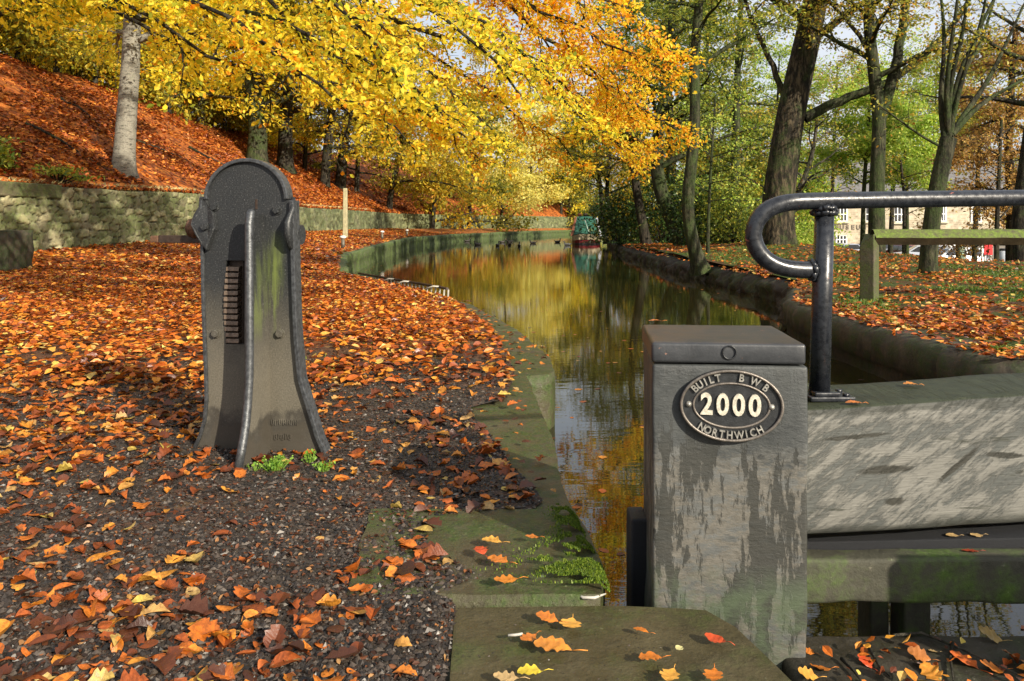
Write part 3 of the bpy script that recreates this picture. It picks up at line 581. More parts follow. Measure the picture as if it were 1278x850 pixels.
# ------------------------------------------------------------------ leaves
def leaf_tpl(rows, lobes=0, w=0.32, ratio=1.0):
    t = np.linspace(0, 1, rows); wd = w * np.sin(np.pi * np.clip(t, 0, 1) ** 0.85) ** 0.8
    if lobes: wd = wd * (1 + 0.24 * np.cos(2 * np.pi * lobes * t + 0.6))
    mid = np.stack([t * 0, t - 0.5], -1); Lf = np.stack([-wd, t - 0.5 + 0.06 * (wd > 0)], -1)[1:-1]; Rt = np.stack([wd, t - 0.5 + 0.06], -1)[1:-1]
    V = np.concatenate([mid, Lf, Rt]); n = rows; m = rows - 2; F = []
    for i in range(rows - 1):
        if i == 0: F += [(0, 1, n), (0, n + m, 1)]
        elif i == rows - 2: F += [(i, i + 1, n + i - 1), (i, n + m + i - 1, i + 1)]
        else: F += [(i, i + 1, n + i), (i, n + i, n + i - 1), (i, n + m + i, i + 1), (i, n + m + i - 1, n + m + i)]
    return V, np.array(F)
TPL2 = (np.array([(0, -0.5), (0, 0.5), (-0.26, -0.12), (-0.24, 0.2), (0.26, -0.12), (0.24, 0.2)]), np.array([(0, 1, 3, 2), (0, 4, 5, 1)]))
TPL1 = (np.array([(0, -0.5), (0.3, 0.0), (0, 0.5), (-0.3, 0.0)]), np.array([(0, 1, 2, 3)]))
def leaves(C, A, Nn, S, tpl, curl=0.5, r=rng, aspect=(0.8, 1.2)):
    """C centres, A stem directions, Nn normals, S sizes -> vertices and faces of many separate leaves"""
    T, F = tpl; n = len(C); A = A / (np.linalg.norm(A, axis=1)[:, None] + 1e-9)
    B = np.cross(A, Nn); B /= (np.linalg.norm(B, axis=1)[:, None] + 1e-9); Nn = np.cross(B, A)
    cu = r.uniform(-0.3, 1.0, n) * curl; cv = r.uniform(-1, 1, n) * curl * 0.8; asp = r.uniform(aspect[0], aspect[1], n); tw = r.uniform(-1, 1, n) * curl * 0.6
    x = T[None, :, 0] * asp[:, None]; y = np.repeat(T[None, :, 1], n, 0)
    z = cu[:, None] * abs(x) * 1.1 + cv[:, None] * (y ** 2 - 0.1) + tw[:, None] * x * y * 2
    S = S[:, None, None]
    V = C[:, None, :] + S * (x[..., None] * B[:, None, :] + y[..., None] * A[:, None, :] + z[..., None] * Nn[:, None, :])
    k = T.shape[0]; FF = F[None] + (np.arange(n) * k)[:, None, None]
    return V.reshape(-1, 3), FF.reshape(-1, F.shape[1])
def randdir(n, r=rng, zs=1.0):
    a = r.normal(size=(n, 3)); a[:, 2] *= zs; return a / np.linalg.norm(a, axis=1)[:, None]

# ------------------------------------------------------------------ trees
class Tree:
    def __init__(s, seed): s.r = np.random.default_rng(seed); s.wv = []; s.wf = []; s.nw = 0; s.tv = []; s.tf = []; s.nt = 0; s.lc = []; s.la = []
    def wood(s, path, rad, n):
        V, F = tube_np(path, rad, n); s.wv.append(V); s.wf.append(F + s.nw); s.nw += len(V); return path
    def twigm(s, path, rad, n=3):
        V, F = tube_np(path, rad, n); s.tv.append(V); s.tf.append(F + s.nt); s.nt += len(V)
    def trunk(s, pts, r0, r1, n=14, flare=1.5, rough=0.06, rad=None):
        P = np.array([tuple(p) for p in pts], float); L = np.concatenate([[0], np.cumsum(np.linalg.norm(np.diff(P, axis=0), axis=1))])
        k = max(8, int(L[-1] / 0.25)); q = np.linspace(0, L[-1], k)
        # smooth the polyline
        Q = np.stack([np.interp(q, L, P[:, i]) for i in range(3)], -1)
        for _ in range(4): Q[1:-1] = 0.25 * Q[:-2] + 0.5 * Q[1:-1] + 0.25 * Q[2:]
        t = q / L[-1]; rr = r0 + (r1 - r0) * t
        rr = rr * (1 + (flare - 1) * np.exp(-q / max(0.25, r0 * 1.2)))
        V, F = tube_np(Q, rr, n); V = V.reshape(k, n, 3); a = np.arange(n)
        lob = 1 + rough * (fbm(a[None, :] * 0.9 + 0 * q[:, None], q[:, None] * 0.7 + 0 * a[None, :], 3, int(r0 * 100)) - 0.45) * 2
        lob = lob + 0.28 * np.exp(-q / max(0.2, r0))[:, None] * np.sin(a[None, :] * 2 * np.pi / n * 5 + 1)
        V = Q[:, None] + (V - Q[:, None]) * lob[..., None]
        s.wv.append(V.reshape(-1, 3)); s.wf.append(F + s.nw); s.nw += k * n; s.Q = Q; s.q = q; s.rr = rr; return Q
    def limb(s, p, d, length, rad, seg=7, droop=0.0, up=0.0, wob=0.25, n=6, r1=0.15):
        d = np.array(d, float); d /= np.linalg.norm(d); P = [np.array(p, float)]
        for i in range(seg):
            d = d + s.r.normal(size=3) * wob * 0.45; d[2] += (up - droop) * (1.0 / seg) * (0.4 + i / seg * 1.2); d /= np.linalg.norm(d)
            P.append(P[-1] + d * length / seg)
        P = np.array(P); s.wood(P, rad * np.linspace(1, r1, seg + 1), n); return P
    def sprays(s, P, length, ns, nt, nl, size, droop=0.2, start=0.2, flat=0.35, rad=0.02, twig=0.45, both=True):
        """side branches along P, twigs along each, leaves along each twig"""
        k = len(P) - 1
        for i in range(ns):
            t = start + (1 - start) * (i + s.r.uniform(0, 0.9)) / ns; x = t * k; j = min(int(x), k - 1); p = P[j] + (P[j + 1] - P[j]) * (x - j)
            ax = P[j + 1] - P[j]; ax /= np.linalg.norm(ax) + 1e-9
            sd = np.cross(ax, [0, 0, 1.0]); sd /= np.linalg.norm(sd) + 1e-9; sg = 1 if i % 2 else -1
            d = ax * s.r.uniform(0.3, 0.9) + sd * sg * s.r.uniform(0.5, 1.0) + np.array([0, 0, s.r.normal() * flat])
            Lb = length * s.r.uniform(0.55, 1.15) * (1.15 - 0.6 * t)
            B = [p]; dd = d / np.linalg.norm(d)
            for q in range(4):
                dd = dd + s.r.normal(size=3) * 0.16; dd[2] -= droop / 4; dd /= np.linalg.norm(dd); B.append(B[-1] + dd * Lb / 4)
            B = np.array(B); s.twigm(B, rad * np.linspace(1, 0.25, 5), 4)
            for u in range(nt):
                tt = (u + s.r.uniform(0, 1)) / nt; xx = tt * 4; jj = min(int(xx), 3); b = B[jj] + (B[jj + 1] - B[jj]) * (xx - jj)
                ab = B[jj + 1] - B[jj]; ab /= np.linalg.norm(ab) + 1e-9
                sb = np.cross(ab, [0, 0, 1.0]); sb /= np.linalg.norm(sb) + 1e-9
                d2 = ab * s.r.uniform(0.4, 1.0) + sb * (1 if u % 2 else -1) * s.r.uniform(0.3, 1.0) + np.array([0, 0, s.r.normal() * flat - 0.1])
                d2 /= np.linalg.norm(d2); Lt = twig * Lb * s.r.uniform(0.5, 1.1); e = b + d2 * Lt + np.array([0, 0, -droop * 0.25 * Lt])
                s.twigm(np.array([b, (b + e) / 2 + s.r.normal(size=3) * 0.02, e]), [rad * 0.35, rad * 0.25, rad * 0.12], 3)
                m = nl; f = s.r.uniform(0.05, 1.05, m)[:, None]; C = b + (e - b) * f + s.r.normal(size=(m, 3)) * size * np.array([1.1, 1.1, 0.7])
                s.lc.append(C); s.la.append(np.repeat(d2[None], m, 0) + s.r.normal(size=(m, 3)) * 0.6)
    def build(s, name, label, bark, leaf, size, tpl=TPL1, group=None, cat='tree', base=None, upb=0.7, curl=0.5, crown='crown'):
        base = Vector(s.Q[0]) if base is None else Vector(base)
        t = thing(name, label, cat, base, group)
        wv = s.wv + s.tv; wf = s.wf + [f + s.nw for f in s.tf]
        link('trunk', npmesh('trunk', np.concatenate(wv), np.concatenate(wf), True), bark, t)
        if s.lc and getattr(s, 'thin', False):      # open foliage around the trunks on the slope
            for i in range(len(s.lc)):
                C = s.lc[i]; px = 639 + 1000 * C[:, 0] / C[:, 1]; py = HZ - 1000 * (C[:, 2] - CZ) / C[:, 1]; k = np.ones(len(C), bool); u = s.r.uniform(size=len(C))
                for x0, x1, y0, y1, pr in ((300, 378, 90, 240, 0.8), (394, 442, 135, 245, 0.8), (144, 186, 15, 235, 0.9)): k &= ~((px > x0) & (px < x1) & (py > y0) & (py < y1) & (u < pr))
                s.lc[i] = C[k]; s.la[i] = s.la[i][k]
        if s.lc:
            C = np.concatenate(s.lc); A = np.concatenate(s.la); n = len(C); N = randdir(n, s.r); N[:, 2] = abs(N[:, 2]) + upb
            S = size * s.r.uniform(0.7, 1.25, n)
            V, F = leaves(C, A, N, S, tpl, curl, s.r); link(crown, npmesh(crown, V, F, False), leaf, t)
            global NLEAF; NLEAF += n
        return t
NLEAF = 0
def generic(seed, name, label, pts, r0, r1, bark, leaf, nlimb=14, start=0.35, length=5, side=0.0, toward=None, size=0.14, ns=9, nt=5, nl=9, droop=0.4, up=0.2, slen=1.6, group=None, tpl=TPL1, top=True, n=12, flare=1.4, elev=(0.1, 0.8), upb=0.6, twig=0.45, tw=0.5):
    """whole tree: trunk through the given points, limbs around it, sprays of leaves"""
    T = Tree(seed); T.thin = 20 < seed < 27; Q = T.trunk(pts, r0, r1, n, flare); k = len(Q)
    for i in range(nlimb):
        t = start + (1 - start) * (i + T.r.uniform(0, 0.8)) / nlimb; j = min(int(t * (k - 1)), k - 2); p = Q[j]; az = i * 2.4 + T.r.uniform(-0.4, 0.4)
        d = np.array([math.cos(az), math.sin(az), T.r.uniform(*elev)])
        if toward is not None: d = d + np.array([toward[0], toward[1], 0]) * T.r.uniform(0.4, 1.2)
        Lb = length * T.r.uniform(0.65, 1.1) * (1.1 - 0.5 * t)
        P = T.limb(p, d, Lb, T.rr[j] * tw, 7, droop, up, 0.28, 6)
        T.sprays(P, slen, ns, nt, nl, size, droop * 0.6, 0.15, 0.45, max(0.012, T.rr[j] * 0.12), twig)
    return T.build(name, label, bark, leaf, size, tpl, group, upb=upb)

# ------------------------------------------------------------------ cast iron paddle stand
def S(px, py, p=0.0):
    """photo pixel -> local (sideways, back, up) on the stand's front plate, p metres in front of it"""
    q = (px - 639) / 1000
    u = (q * (3.58 - 0.987 * p) + 1.092 + 0.16 * p) / (0.987 + 0.16 * q)
    Y = 3.58 - 0.16 * u - 0.987 * p
    return Vector((u, -p, CZ - (py - HZ) / 1000 * Y))
stand = thing('paddle_stand', 'black cast iron paddle winding stand with rounded top and toothed rack on the leafy towpath', 'paddle gear', (-1.092, 3.58, 0), rz=math.atan2(-0.16, 0.987))
LOC[stand.name] = Vector()
left = [(241, 572), (244, 558), (250, 545), (256, 525), (258.5, 500), (258, 470), (256.5, 430), (255, 390), (254, 340), (253, 300), (252, 262), (252, 250)]
right = [(410, 578), (407, 566), (398, 545), (388, 512), (380, 487), (375.6, 471), (371, 420), (369.5, 390), (368, 340), (367, 300), (366, 262), (366, 250)]
lp = [S(x, y) for x, y in left]; rp = [S(x, y) for x, y in right]
zl_ = [p.z for p in lp]; ul = [p.x for p in lp]; zr_ = [p.z for p in rp]; ur = [p.x for p in rp]
c0 = S(308, 249); ra = (S(358, 249).x - S(258, 249).x) / 2; rb = S(308, 200).z - c0.z
sl0, sl1 = S(282, 325), S(305, 430)
rowsz = sorted(set([-0.05, 0.02, 0.06, 0.1, 0.14, 0.18, 0.22, 0.27, 0.33, sl1.z, 0.6, 0.7, sl0.z, 0.95, 1.03, c0.z - 0.006]))
bm = bmesh.new(); prev = None; 
xs4 = lambda z: [np.interp(z, zl_, ul), sl0.x, sl1.x, np.interp(z, zr_, ur)]
for z in rowsz:
    cur = [bm.verts.new((x, 0, z)) for x in xs4(z)]
    if prev:
        for j in range(3):
            if j == 1 and sl1.z - 1e-4 < z - 1e-3 and prev[0].co.z > sl1.z - 1e-3 and z < sl0.z + 1e-3: continue
            bm.faces.new((prev[j], prev[j + 1], cur[j + 1], cur[j]))
    prev = cur
arc = [bm.verts.new((c0.x + ra * math.cos(a), 0, c0.z + rb * math.sin(a))) for a in np.linspace(0, math.pi, 25)]
bm.faces.new([prev[3]] + arc + [prev[0], prev[1], prev[2]])
ret = bmesh.ops.extrude_face_region(bm, geom=list(bm.faces)); vs = [e for e in ret['geom'] if isinstance(e, bmesh.types.BMVert)]
bmesh.ops.translate(bm, verts=vs, vec=(0, 0.028, 0)); bmesh.ops.recalc_face_normals(bm, faces=bm.faces)
me = bpy.data.meshes.new('front_plate'); bm.to_mesh(me); bm.free(); link('front_plate', me, M['iron'], stand, True)
def ribbon(path, hw_, y0, y1, mat, name, parent, closed=False, bev=0.004):
    P = [Vector((p[0], p[1])) for p in path]; n = len(P); V = []; F = []
    for i, p in enumerate(P):
        a = P[max(0, i - 1)]; b = P[min(n - 1, i + 1)]; t = (b - a).normalized(); nn = Vector((-t.y, t.x))
        for s_, y_ in ((-1, y0), (1, y0), (1, y1), (-1, y1)): V.append((p.x + nn.x * hw_ * s_, y_, p.y + nn.y * hw_ * s_))
    for i in range(n - 1):
        for k in range(4): F.append((i * 4 + k, i * 4 + (k + 1) % 4, i * 4 + 4 + (k + 1) % 4, i * 4 + 4 + k))
    F += [(0, 1, 2, 3), tuple(4 * (n - 1) + k for k in (3, 2, 1, 0))]
    m = MB(); m.add(V, F); return m.build(name, mat, parent, bevel=bev, local=True)
ribbon([(p.x, p.z) for p in lp], 0.008, -0.012, 0.045, M['iron_edge'], 'side_flange', stand)
ribbon([(p.x, p.z) for p in rp], 0.010, -0.022, 0.045, M['iron_edge'], 'side_flange', stand)
ribbon([(c0.x + ra * math.cos(a), c0.z + rb * math.sin(a)) for a in np.linspace(0, math.pi, 33)], 0.0085, -0.018, 0.045, M['iron_edge'], 'top_rim', stand)
# back plate with the same outline
bp = [(x, z) for x, z in zip(ul, zl_)] + [(c0.x + ra * math.cos(a), c0.z + rb * math.sin(a)) for a in np.linspace(math.pi, 0, 17)] + [(x, z) for x, z in list(zip(ur, zr_))[::-1]]
m = MB(); n = len(bp); V = [(x * 0.9 - 0.012, 0.09, z * 0.985) for x, z in bp] + [(x * 0.9 - 0.012, 0.11, z * 0.985) for x, z in bp]
m.add(V, [tuple(range(n))] + [tuple(range(2 * n - 1, n - 1, -1))] + [(i, (i + 1) % n, n + (i + 1) % n, n + i) for i in range(n)]); m.build('back_plate', M['iron'], stand, local=True)
# central rib: flat web with a thick rounded front edge
rb_ = [(267, 325.5, 0.098), (280, 325.5, 0.108), (300, 326.5, 0.116), (345, 329, 0.132), (390, 331, 0.146), (430, 332, 0.152), (471, 333, 0.162), (505, 333.5, 0.18), (531, 334, 0.20), (560, 334, 0.232), (590, 334, 0.27)]
fr = []
for y, x, p in rb_:
    a = S(x, y * 0.97 + 8 if y > 540 else y); zz = CZ - (y - HZ) / 1000 * (3.58 - p); fr.append((a.x, -p, zz))
m = MB(); V = []; 
for x, y, z in fr: V += [(x - 0.014, 0.003, z), (x + 0.014, 0.003, z), (x + 0.014, y, z), (x - 0.014, y, z)]
F = [(i * 4 + k, i * 4 + (k + 1) % 4, i * 4 + 4 + (k + 1) % 4, i * 4 + 4 + k) for i in range(len(fr) - 1) for k in range(4)] + [(3, 2, 1, 0), tuple(4 * (len(fr) - 1) + k for k in (0, 1, 2, 3))]
m.add(V, F); rib = m.build('centre_rib', M['iron'], stand, local=True)
path = [(fr[0][0] + 0.002, fr[0][1] + 0.012, fr[0][2] + 0.020), (fr[0][0] + 0.002, fr[0][1] + 0.008, fr[0][2] + 0.014), (fr[0][0] + 0.001, fr[0][1] + 0.003, fr[0][2] + 0.004)] + fr[1:]
m = MB(); m.tube(path, [0.006, 0.0145, 0.019] + [0.0185] * (len(path) - 3), 12); m.build('rounded_edge', M['iron_edge'], rib, local=True)
# toothed rack seen through the slot
m = MB(); a0, a1 = S(284, 331, -0.02), S(303, 428, -0.02)
m.box(((a0.x + a1.x) / 2, 0.055, (sl0.z + sl1.z) / 2 - 0.05), (a1.x - a0.x - 0.004, 0.05, 0.62))
rk = m.build('rack', M['rust_dark'], stand, bevel=0.003, local=True)
m = MB(); nt_ = 13
for i in range(nt_):
    z = a1.z + (a0.z - a1.z) * (i + 0.5) / nt_; bul = 0.012 * math.sin(math.pi * (i + 0.5) / nt_)
    m.box(((a0.x + a1.x) / 2 - 0.002 - bul * 0.35, 0.018 - bul, z), (a1.x - a0.x - 0.012 + bul * 0.5, 0.042, 0.0185), Matrix.Rotation(R(9), 3, 'X'), taper=(1, 0.75))
m.build('rack_teeth', simple('worn_rack_teeth', (0.17, 0.125, 0.09), 0.5, 0.4, 0.5, 50, 0.5, 0.003), rk, bevel=0.003, local=True)
m = MB(); m.tube([(0.0 + a1.x + 0.02, 0.08, 0.62 + 0.25), (a1.x + 0.035, 0.08, 0.87)], 0.07, 20); m.build('pinion', M['rust_dark'], stand, bevel=0.0, local=True)
def hexbolt(px, py, r=0.018, p=0.014):
    c = S(px, py); m = MB(); m.tube([(c.x, 0.005, c.z), (c.x, -p * 0.4, c.z)], r * 1.25, 16)
    V = []; 
    for y_ in (-p * 0.35, -p * 1.3): V += [(c.x + r * math.cos(a), y_, c.z + r * math.sin(a)) for a in np.arange(6) * math.pi / 3 + 0.3]
    m.add(V, [(5, 4, 3, 2, 1, 0), (6, 7, 8, 9, 10, 11)] + [(i, (i + 1) % 6, 6 + (i + 1) % 6, 6 + i) for i in range(6)])
    m.build('bolt', M['iron'], stand, bevel=0.002, local=True)
for q in ((268, 258), (346, 262), (270, 416), (350, 416)): hexbolt(*q)
hexbolt(260, 283, 0.017, 0.034)
# bearing brackets at both shoulders
def bracket(pts, wdt, dep, name='bearing_bracket'):
    m = MB(); m.tube([tuple(S(x, y, p)) for x, y, p in pts], wdt, 8); return m.build(name, M['iron'], stand, local=True)
lg = [S(x, y) for x, y in ((250, 245), (258, 246), (261, 256), (270, 268), (272, 286), (266, 300), (262, 313), (256, 306), (248, 294), (242, 280), (243, 268), (249, 258))]
m = MB(); n = len(lg); V = [(p.x, -0.030 if 2 < i < 10 else -0.012, p.z) for i, p in enumerate(lg)] + [(p.x, 0.03, p.z) for p in lg]
m.add(V, [tuple(range(n))[::-1], tuple(range(n, 2 * n))] + [(i, (i + 1) % n, n + (i + 1) % n, n + i) for i in range(n)]); m.build('bearing_bracket', M['iron'], stand, bevel=0.007, local=True)
bracket([(366, 247, 0.0), (365, 262, 0.02), (359, 278, 0.05), (359, 292, 0.055), (362, 306, 0.03), (364, 313, 0.0)], [0.010, 0.012, 0.016, 0.017, 0.015, 0.009], 0)
m = MB(); z1 = 1.003; ue = S(246, 283).x
for a, b, r in ((0.03, -0.022, 0.062), (-0.022, -0.034, 0.048), (-0.034, -0.064, 0.050), (-0.064, -0.084, 0.043), (-0.084, -0.098, 0.024)): m.tube([(ue + a, 0.085, z1), (ue + b, 0.085, z1)], r, 20)
m.build('shaft_boss', M['rust'], stand, bevel=0.0, local=True)
ur2 = S(367, 283).x
m = MB(); m.tube([(ur2 - 0.05, 0.06, z1 - 0.03), (ur2 + 0.010, 0.06, z1 - 0.03)], 0.045, 18); m.build('shaft_boss', M['iron'], stand, local=True)
m = MB(); m.box(((ue + 0.05 + S(202, 298, -0.1).x) / 2, 0.09, 0.951), (ue + 0.05 - S(202, 298, -0.1).x, 0.036, 0.036)); sh = m.build('winding_spindle', M['rust_dark'], stand, bevel=0.003, local=True)
m = MB(); u0 = S(202, 298, -0.1).x; m.box((u0 - 0.022, 0.09, 0.951), (0.044, 0.039, 0.032), taper=(0.9, 0.9)); m.build('spindle_end', M['rust'], sh, bevel=0.005, local=True)
m = MB(); c = S(320, 255); m.box((c.x, -0.0005, c.z), (0.011, 0.004, 0.045)); m.build('key_slot', M['rust_dark'], stand, bevel=0.001, local=True)
# worn cast lettering, two unreadable lines of upright strokes
m = MB(); rr = random.Random(4)
for y0, xa, xb, k in ((527, 339, 371, 14), (545, 343, 363, 10)):
    for i in range(k):
        x = xa + (xb - xa) * i / (k - 1); c = S(x, y0 + rr.uniform(-0.6, 0.6)); m.box((c.x, -0.0015, c.z), (0.004, 0.006, 0.026 * rr.uniform(0.75, 1.05)), Matrix.Rotation(rr.uniform(-0.15, 0.15), 3, 'Y'))
        if i % 2 == 0 and rr.random() < 0.8: m.box((c.x + 0.004, -0.0015, c.z + rr.choice((-0.011, 0.011, 0.0))), (0.009, 0.006, 0.0045))
m.build('cast_lettering', M['iron'], stand, bevel=0.001, local=True)

# ------------------------------------------------------------------ lock gate with its post, beam, rails and handrail
gate = thing('lock_gate', 'heavy timber canal lock gate with plaque post, weathered balance beam and black pipe handrail', 'lock gate', (0.6, 2.2, 0))
G0 = LOC[gate.name]
RP = Matrix.Rotation(R(-5.5), 4, 'Z'); post_o = Vector((0.387, 2.2, 0))
def pl(x, y, z): return post_o + (RP @ Vector((x, y, z)))
def roughbox(x0, x1, y0, y1, z0, z1, res=0.03, rad=0.018, wob=0.004, seed=0, xf=None):
    """box with rounded, slightly worn edges: grid on every face pushed in at the corners"""
    bm = bmesh.new(); bmesh.ops.create_cube(bm, size=1.0)
    for v in bm.verts: v.co = Vector((x0 + (v.co.x + 0.5) * (x1 - x0), y0 + (v.co.y + 0.5) * (y1 - y0), z0 + (v.co.z + 0.5) * (z1 - z0)))
    bmesh.ops.bevel(bm, geom=list(bm.edges), offset=rad, segments=3, affect='EDGES', profile=0.5)
    L = max(x1 - x0, z1 - z0, y1 - y0)
    for ax, (a, b) in enumerate(((x0, x1), (y0, y1), (z0, z1))):
        k = int((b - a) / res)
        for i in range(1, k):
            co = [0, 0, 0]; no = [0, 0, 0]; co[ax] = a + (b - a) * i / k; no[ax] = 1
            bmesh.ops.bisect_plane(bm, geom=list(bm.verts) + list(bm.edges) + list(bm.faces), plane_co=co, plane_no=no, dist=1e-5)
    for v in bm.verts:
        q = v.co; k = float(fbm(q.x * 7 + q.y * 3 + seed, q.z * 7 - q.y * 2, 4, seed)) - 0.47
        cen = Vector(((x0 + x1) / 2 if (x1 - x0) < 3 * (z1 - z0) else q.x, (y0 + y1) / 2, (z0 + z1) / 2 if (z1 - z0) < 3 * (x1 - x0) else q.z))
        d = (q - cen); d = d.normalized() if d.length > 1e-6 else Vector((0, 0, 0)); v.co += d * k * wob * 4
    for f in bm.faces: f.smooth = True
    me = bpy.data.meshes.new('m'); bm.to_mesh(me); bm.free()
    if xf is not None: me.transform(xf)
    return me
XP = Matrix.Translation(post_o) @ RP
me = roughbox(0, 0.413, 0, 0.41, -1.3, 0.636, 0.03, 0.008, 0.0035, 1, XP); me.name = 'gate_post'
gp = link('gate_post', me, M['post'], gate)
me = roughbox(-0.004, 0.408, -0.003, 0.40, 0.640, 0.697, 0.03, 0.009, 0.0022, 2, XP); me.name = 'post_cap'
cap = link('post_cap', me, M['cap'], gp)
m = MB(); m.tube([tuple(pl(0.205 + 0.018 * math.cos(a), -0.0045, 0.672 + 0.018 * math.sin(a))) for a in np.linspace(0, 2 * math.pi, 25)], 0.0022, 6, cap=False); m.build('ring_mark', M['plate_black'], cap)
# plaque
def plq(u, v, p): return pl(u, -p, v)      # u across, v up, p out of the post face
pc = Vector((0.2085, 0.530)); A1, B1 = 0.1385, 0.0970; A2, B2 = 0.1010, 0.0600
tilt = R(-1.0)
def pe(x, y, p): return plq(pc.x + x * math.cos(tilt) - y * math.sin(tilt), pc.y + x * math.sin(tilt) + y * math.cos(tilt), p)
m = MB(); n = 64; V = []; prof = [(1.0, 0.0), (1.0, 0.014), (0.985, 0.019), (0.955, 0.019), (0.94, 0.0135)]
for k, p in prof: V += [tuple(pe(A1 * k * math.cos(a), B1 * k * math.sin(a), p)) for a in np.arange(n) * 2 * math.pi / n]
F = [(i * n + j, i * n + (j + 1) % n, (i + 1) * n + (j + 1) % n, (i + 1) * n + j) for i in range(len(prof) - 1) for j in range(n)]
F.append(tuple(4 * n + j for j in range(n))); m.add(V, F); npl = m.build('number_plate', M['plate_black'], gp)
def ering(a, b, r, p, name, mat, k=64, parent=npl):
    m = MB(); m.tube([tuple(pe(a * math.cos(t), b * math.sin(t), p)) for t in np.linspace(0, 2 * math.pi, k)], r, 8, cap=False); return m.build(name, mat, parent)
npl_parent = gate
# digits and letters: text turned into mesh
def glyph(ch, size, ext, bold=0.0, bevel=0.0):
    cu = bpy.data.curves.new('t', 'FONT'); cu.body = ch; cu.size = size; cu.extrude = ext; cu.offset = bold; cu.bevel_depth = bevel; cu.align_x = 'CENTER'; cu.resolution_u = 4
    o = bpy.data.objects.new('t', cu); COL.objects.link(o); bpy.context.view_layer.update()
    me = bpy.data.meshes.new_from_object(o.evaluated_get(bpy.context.evaluated_depsgraph_get())); bpy.data.objects.remove(o); bpy.data.curves.remove(cu); return me
def put_text(items, name, mat, parent, mp):
    """items: (char, x, y, angle, size, xscale, bold)"""
    m = MB()
    for ch, x, y, an, sz, xs_, bold in items:
        me = glyph(ch, sz, 0.004, bold); ca, sa = math.cos(an), math.sin(an)
        V = []
        for v in me.vertices:
            lx = v.co.x * xs_; ly = v.co.y - sz * 0.35; V.append(tuple(mp(x + lx * ca - ly * sa, y + lx * sa + ly * ca, v.co.z)))
        m.add(V, [tuple(p.vertices) for p in me.polygons]); bpy.data.meshes.remove(me)
    return m.build(name, mat, parent)
mp = lambda x, y, z: pe(x, y, 0.0165 + z)
put_text([(c, -0.0655 + i * 0.0425 - 0.001, 0.004, 0, 0.080, 0.84, 0.0020) for i, c in enumerate('2000')], 'year_digits', simple('worn_cream_digits', (0.5, 0.47, 0.38), 0.5, 0, 0.35, 90, 0.6, 0.002), npl, mp)
it = []; RA, RB = 0.1195, 0.0785
def ell(t): t = R(t); return RA * math.cos(t), RB * math.sin(t), math.atan2(RA * math.sin(t) * 0 + RB * math.cos(t), -RA * math.sin(t))
for c, t in zip('BUILT', (146, 136, 126.5, 118, 108.5)): x, y, a = ell(t); it.append((c, x, y, a + math.pi, 0.0285, 0.9, 0.0006))
for c, t in zip('BWB', (78, 59.5, 42)): x, y, a = ell(t); it.append((c, x, y, a + math.pi, 0.0285, 0.85, 0.0006))
for c, t in zip('NORTHWICH', (229, 238.5, 248.5, 258, 268, 280, 289.5, 298.5, 309)): x, y, a = ell(t); it.append((c, x, y, a, 0.0285, 0.85, 0.0006))
put_text(it, 'lettering', M['letter_grey'], npl, mp)
# plate rims stay sub-parts of the post through the plate
ering(A1 * 0.968, B1 * 0.968, 0.0042, 0.018, 'outer_rim', M['plate_rim']); ering(A2, B2, 0.0032, 0.0145, 'inner_rim', M['plate_rim'])
for x in (-0.114, 0.106):
    m = MB(); m.tube([tuple(pe(x, 0.0, p)) for p in (0.01, 0.017, 0.021, 0.0225)], [0.0085, 0.008, 0.005, 0.001], 12); m.build('rivet', M['letter_grey'], npl)
# balance beam
def bsec(X):
    t = (X - 0.80) / 0.766; Yf = 2.295 + 0.15 * t; return Yf, 0.484 + 0.014 * t, 0.122 - 0.018 * t
V = []; xs_b = np.concatenate([np.arange(0.795, 2.2, 0.02), np.arange(2.2, 3.6, 0.1)]); prof = []
for fy, fz in [(0, 0.06), (0, 0.15), (0, 0.25), (0, 0.35), (0, 0.45), (0, 0.55), (0, 0.65), (0, 0.75), (0, 0.85), (0, 0.965), (0.010, 0.988), (0.03, 1.0), (0.2, 1.0), (0.4, 1.0), (0.6, 1.0), (0.8, 1.0), (0.94, 1.0), (1, 0.96), (1, 0.7), (1, 0.35), (1, 0.05), (0.95, 0), (0.6, 0), (0.3, 0), (0.05, 0), (0.01, 0.02)]: prof.append((fy, fz))
for X in xs_b:
    Yf, zt_, zb_ = bsec(X)
    for fy, fz in prof:
        z = zb_ + fz * (zt_ - zb_); y = Yf + fy * 0.33
        k = float(fbm(X * 4, z * 14 + fy * 3, 4, 31)) - 0.47
        V.append((X, y + (-0.012 * k if fy < 0.5 else 0.01 * k), z + 0.010 * (float(fbm(X * 5, fy * 4, 3, 33)) - 0.47) * (fz > 0.9 or fz < 0.1)))
F = gridfaces(len(xs_b), len(prof), True); npv = len(prof)
me = npmesh('balance_beam', np.array(V), F, True); link('balance_beam', me, M['beam'], gate)
mb = MB(); mb.add([V[i] for i in range(npv)], [tuple(range(npv))[::-1]]); 
m = MB(); m.prism([(0.795, 2.372), (3.6, 2.50), (3.6, 2.85), (0.795, 2.62)], 0.045, 0.078); m.build('foot_board', M['black_grit'], gate, bevel=0.004)
link('lower_rail', roughbox(0.79, 3.6, 2.305, 2.385, -0.072, 0.058, 0.04, 0.012, 0.004, 5), M['rail_wood'], gate)
for x0, x1, y0 in ((1.105, 1.165, 2.47), (1.185, 1.268, 2.42), (2.3, 2.42, 2.42)):
    link('upright', roughbox(x0, x1, y0, y0 + 0.1, -1.3, 0.05, 0.05, 0.008, 0.004, 6), M['rail_wood'], gate)
link('sealing_board', roughbox(0.372, 0.43, 2.50, 2.62, -1.2, 0.10, 0.05, 0.01, 0.003, 6), M['black_grit'], gate)
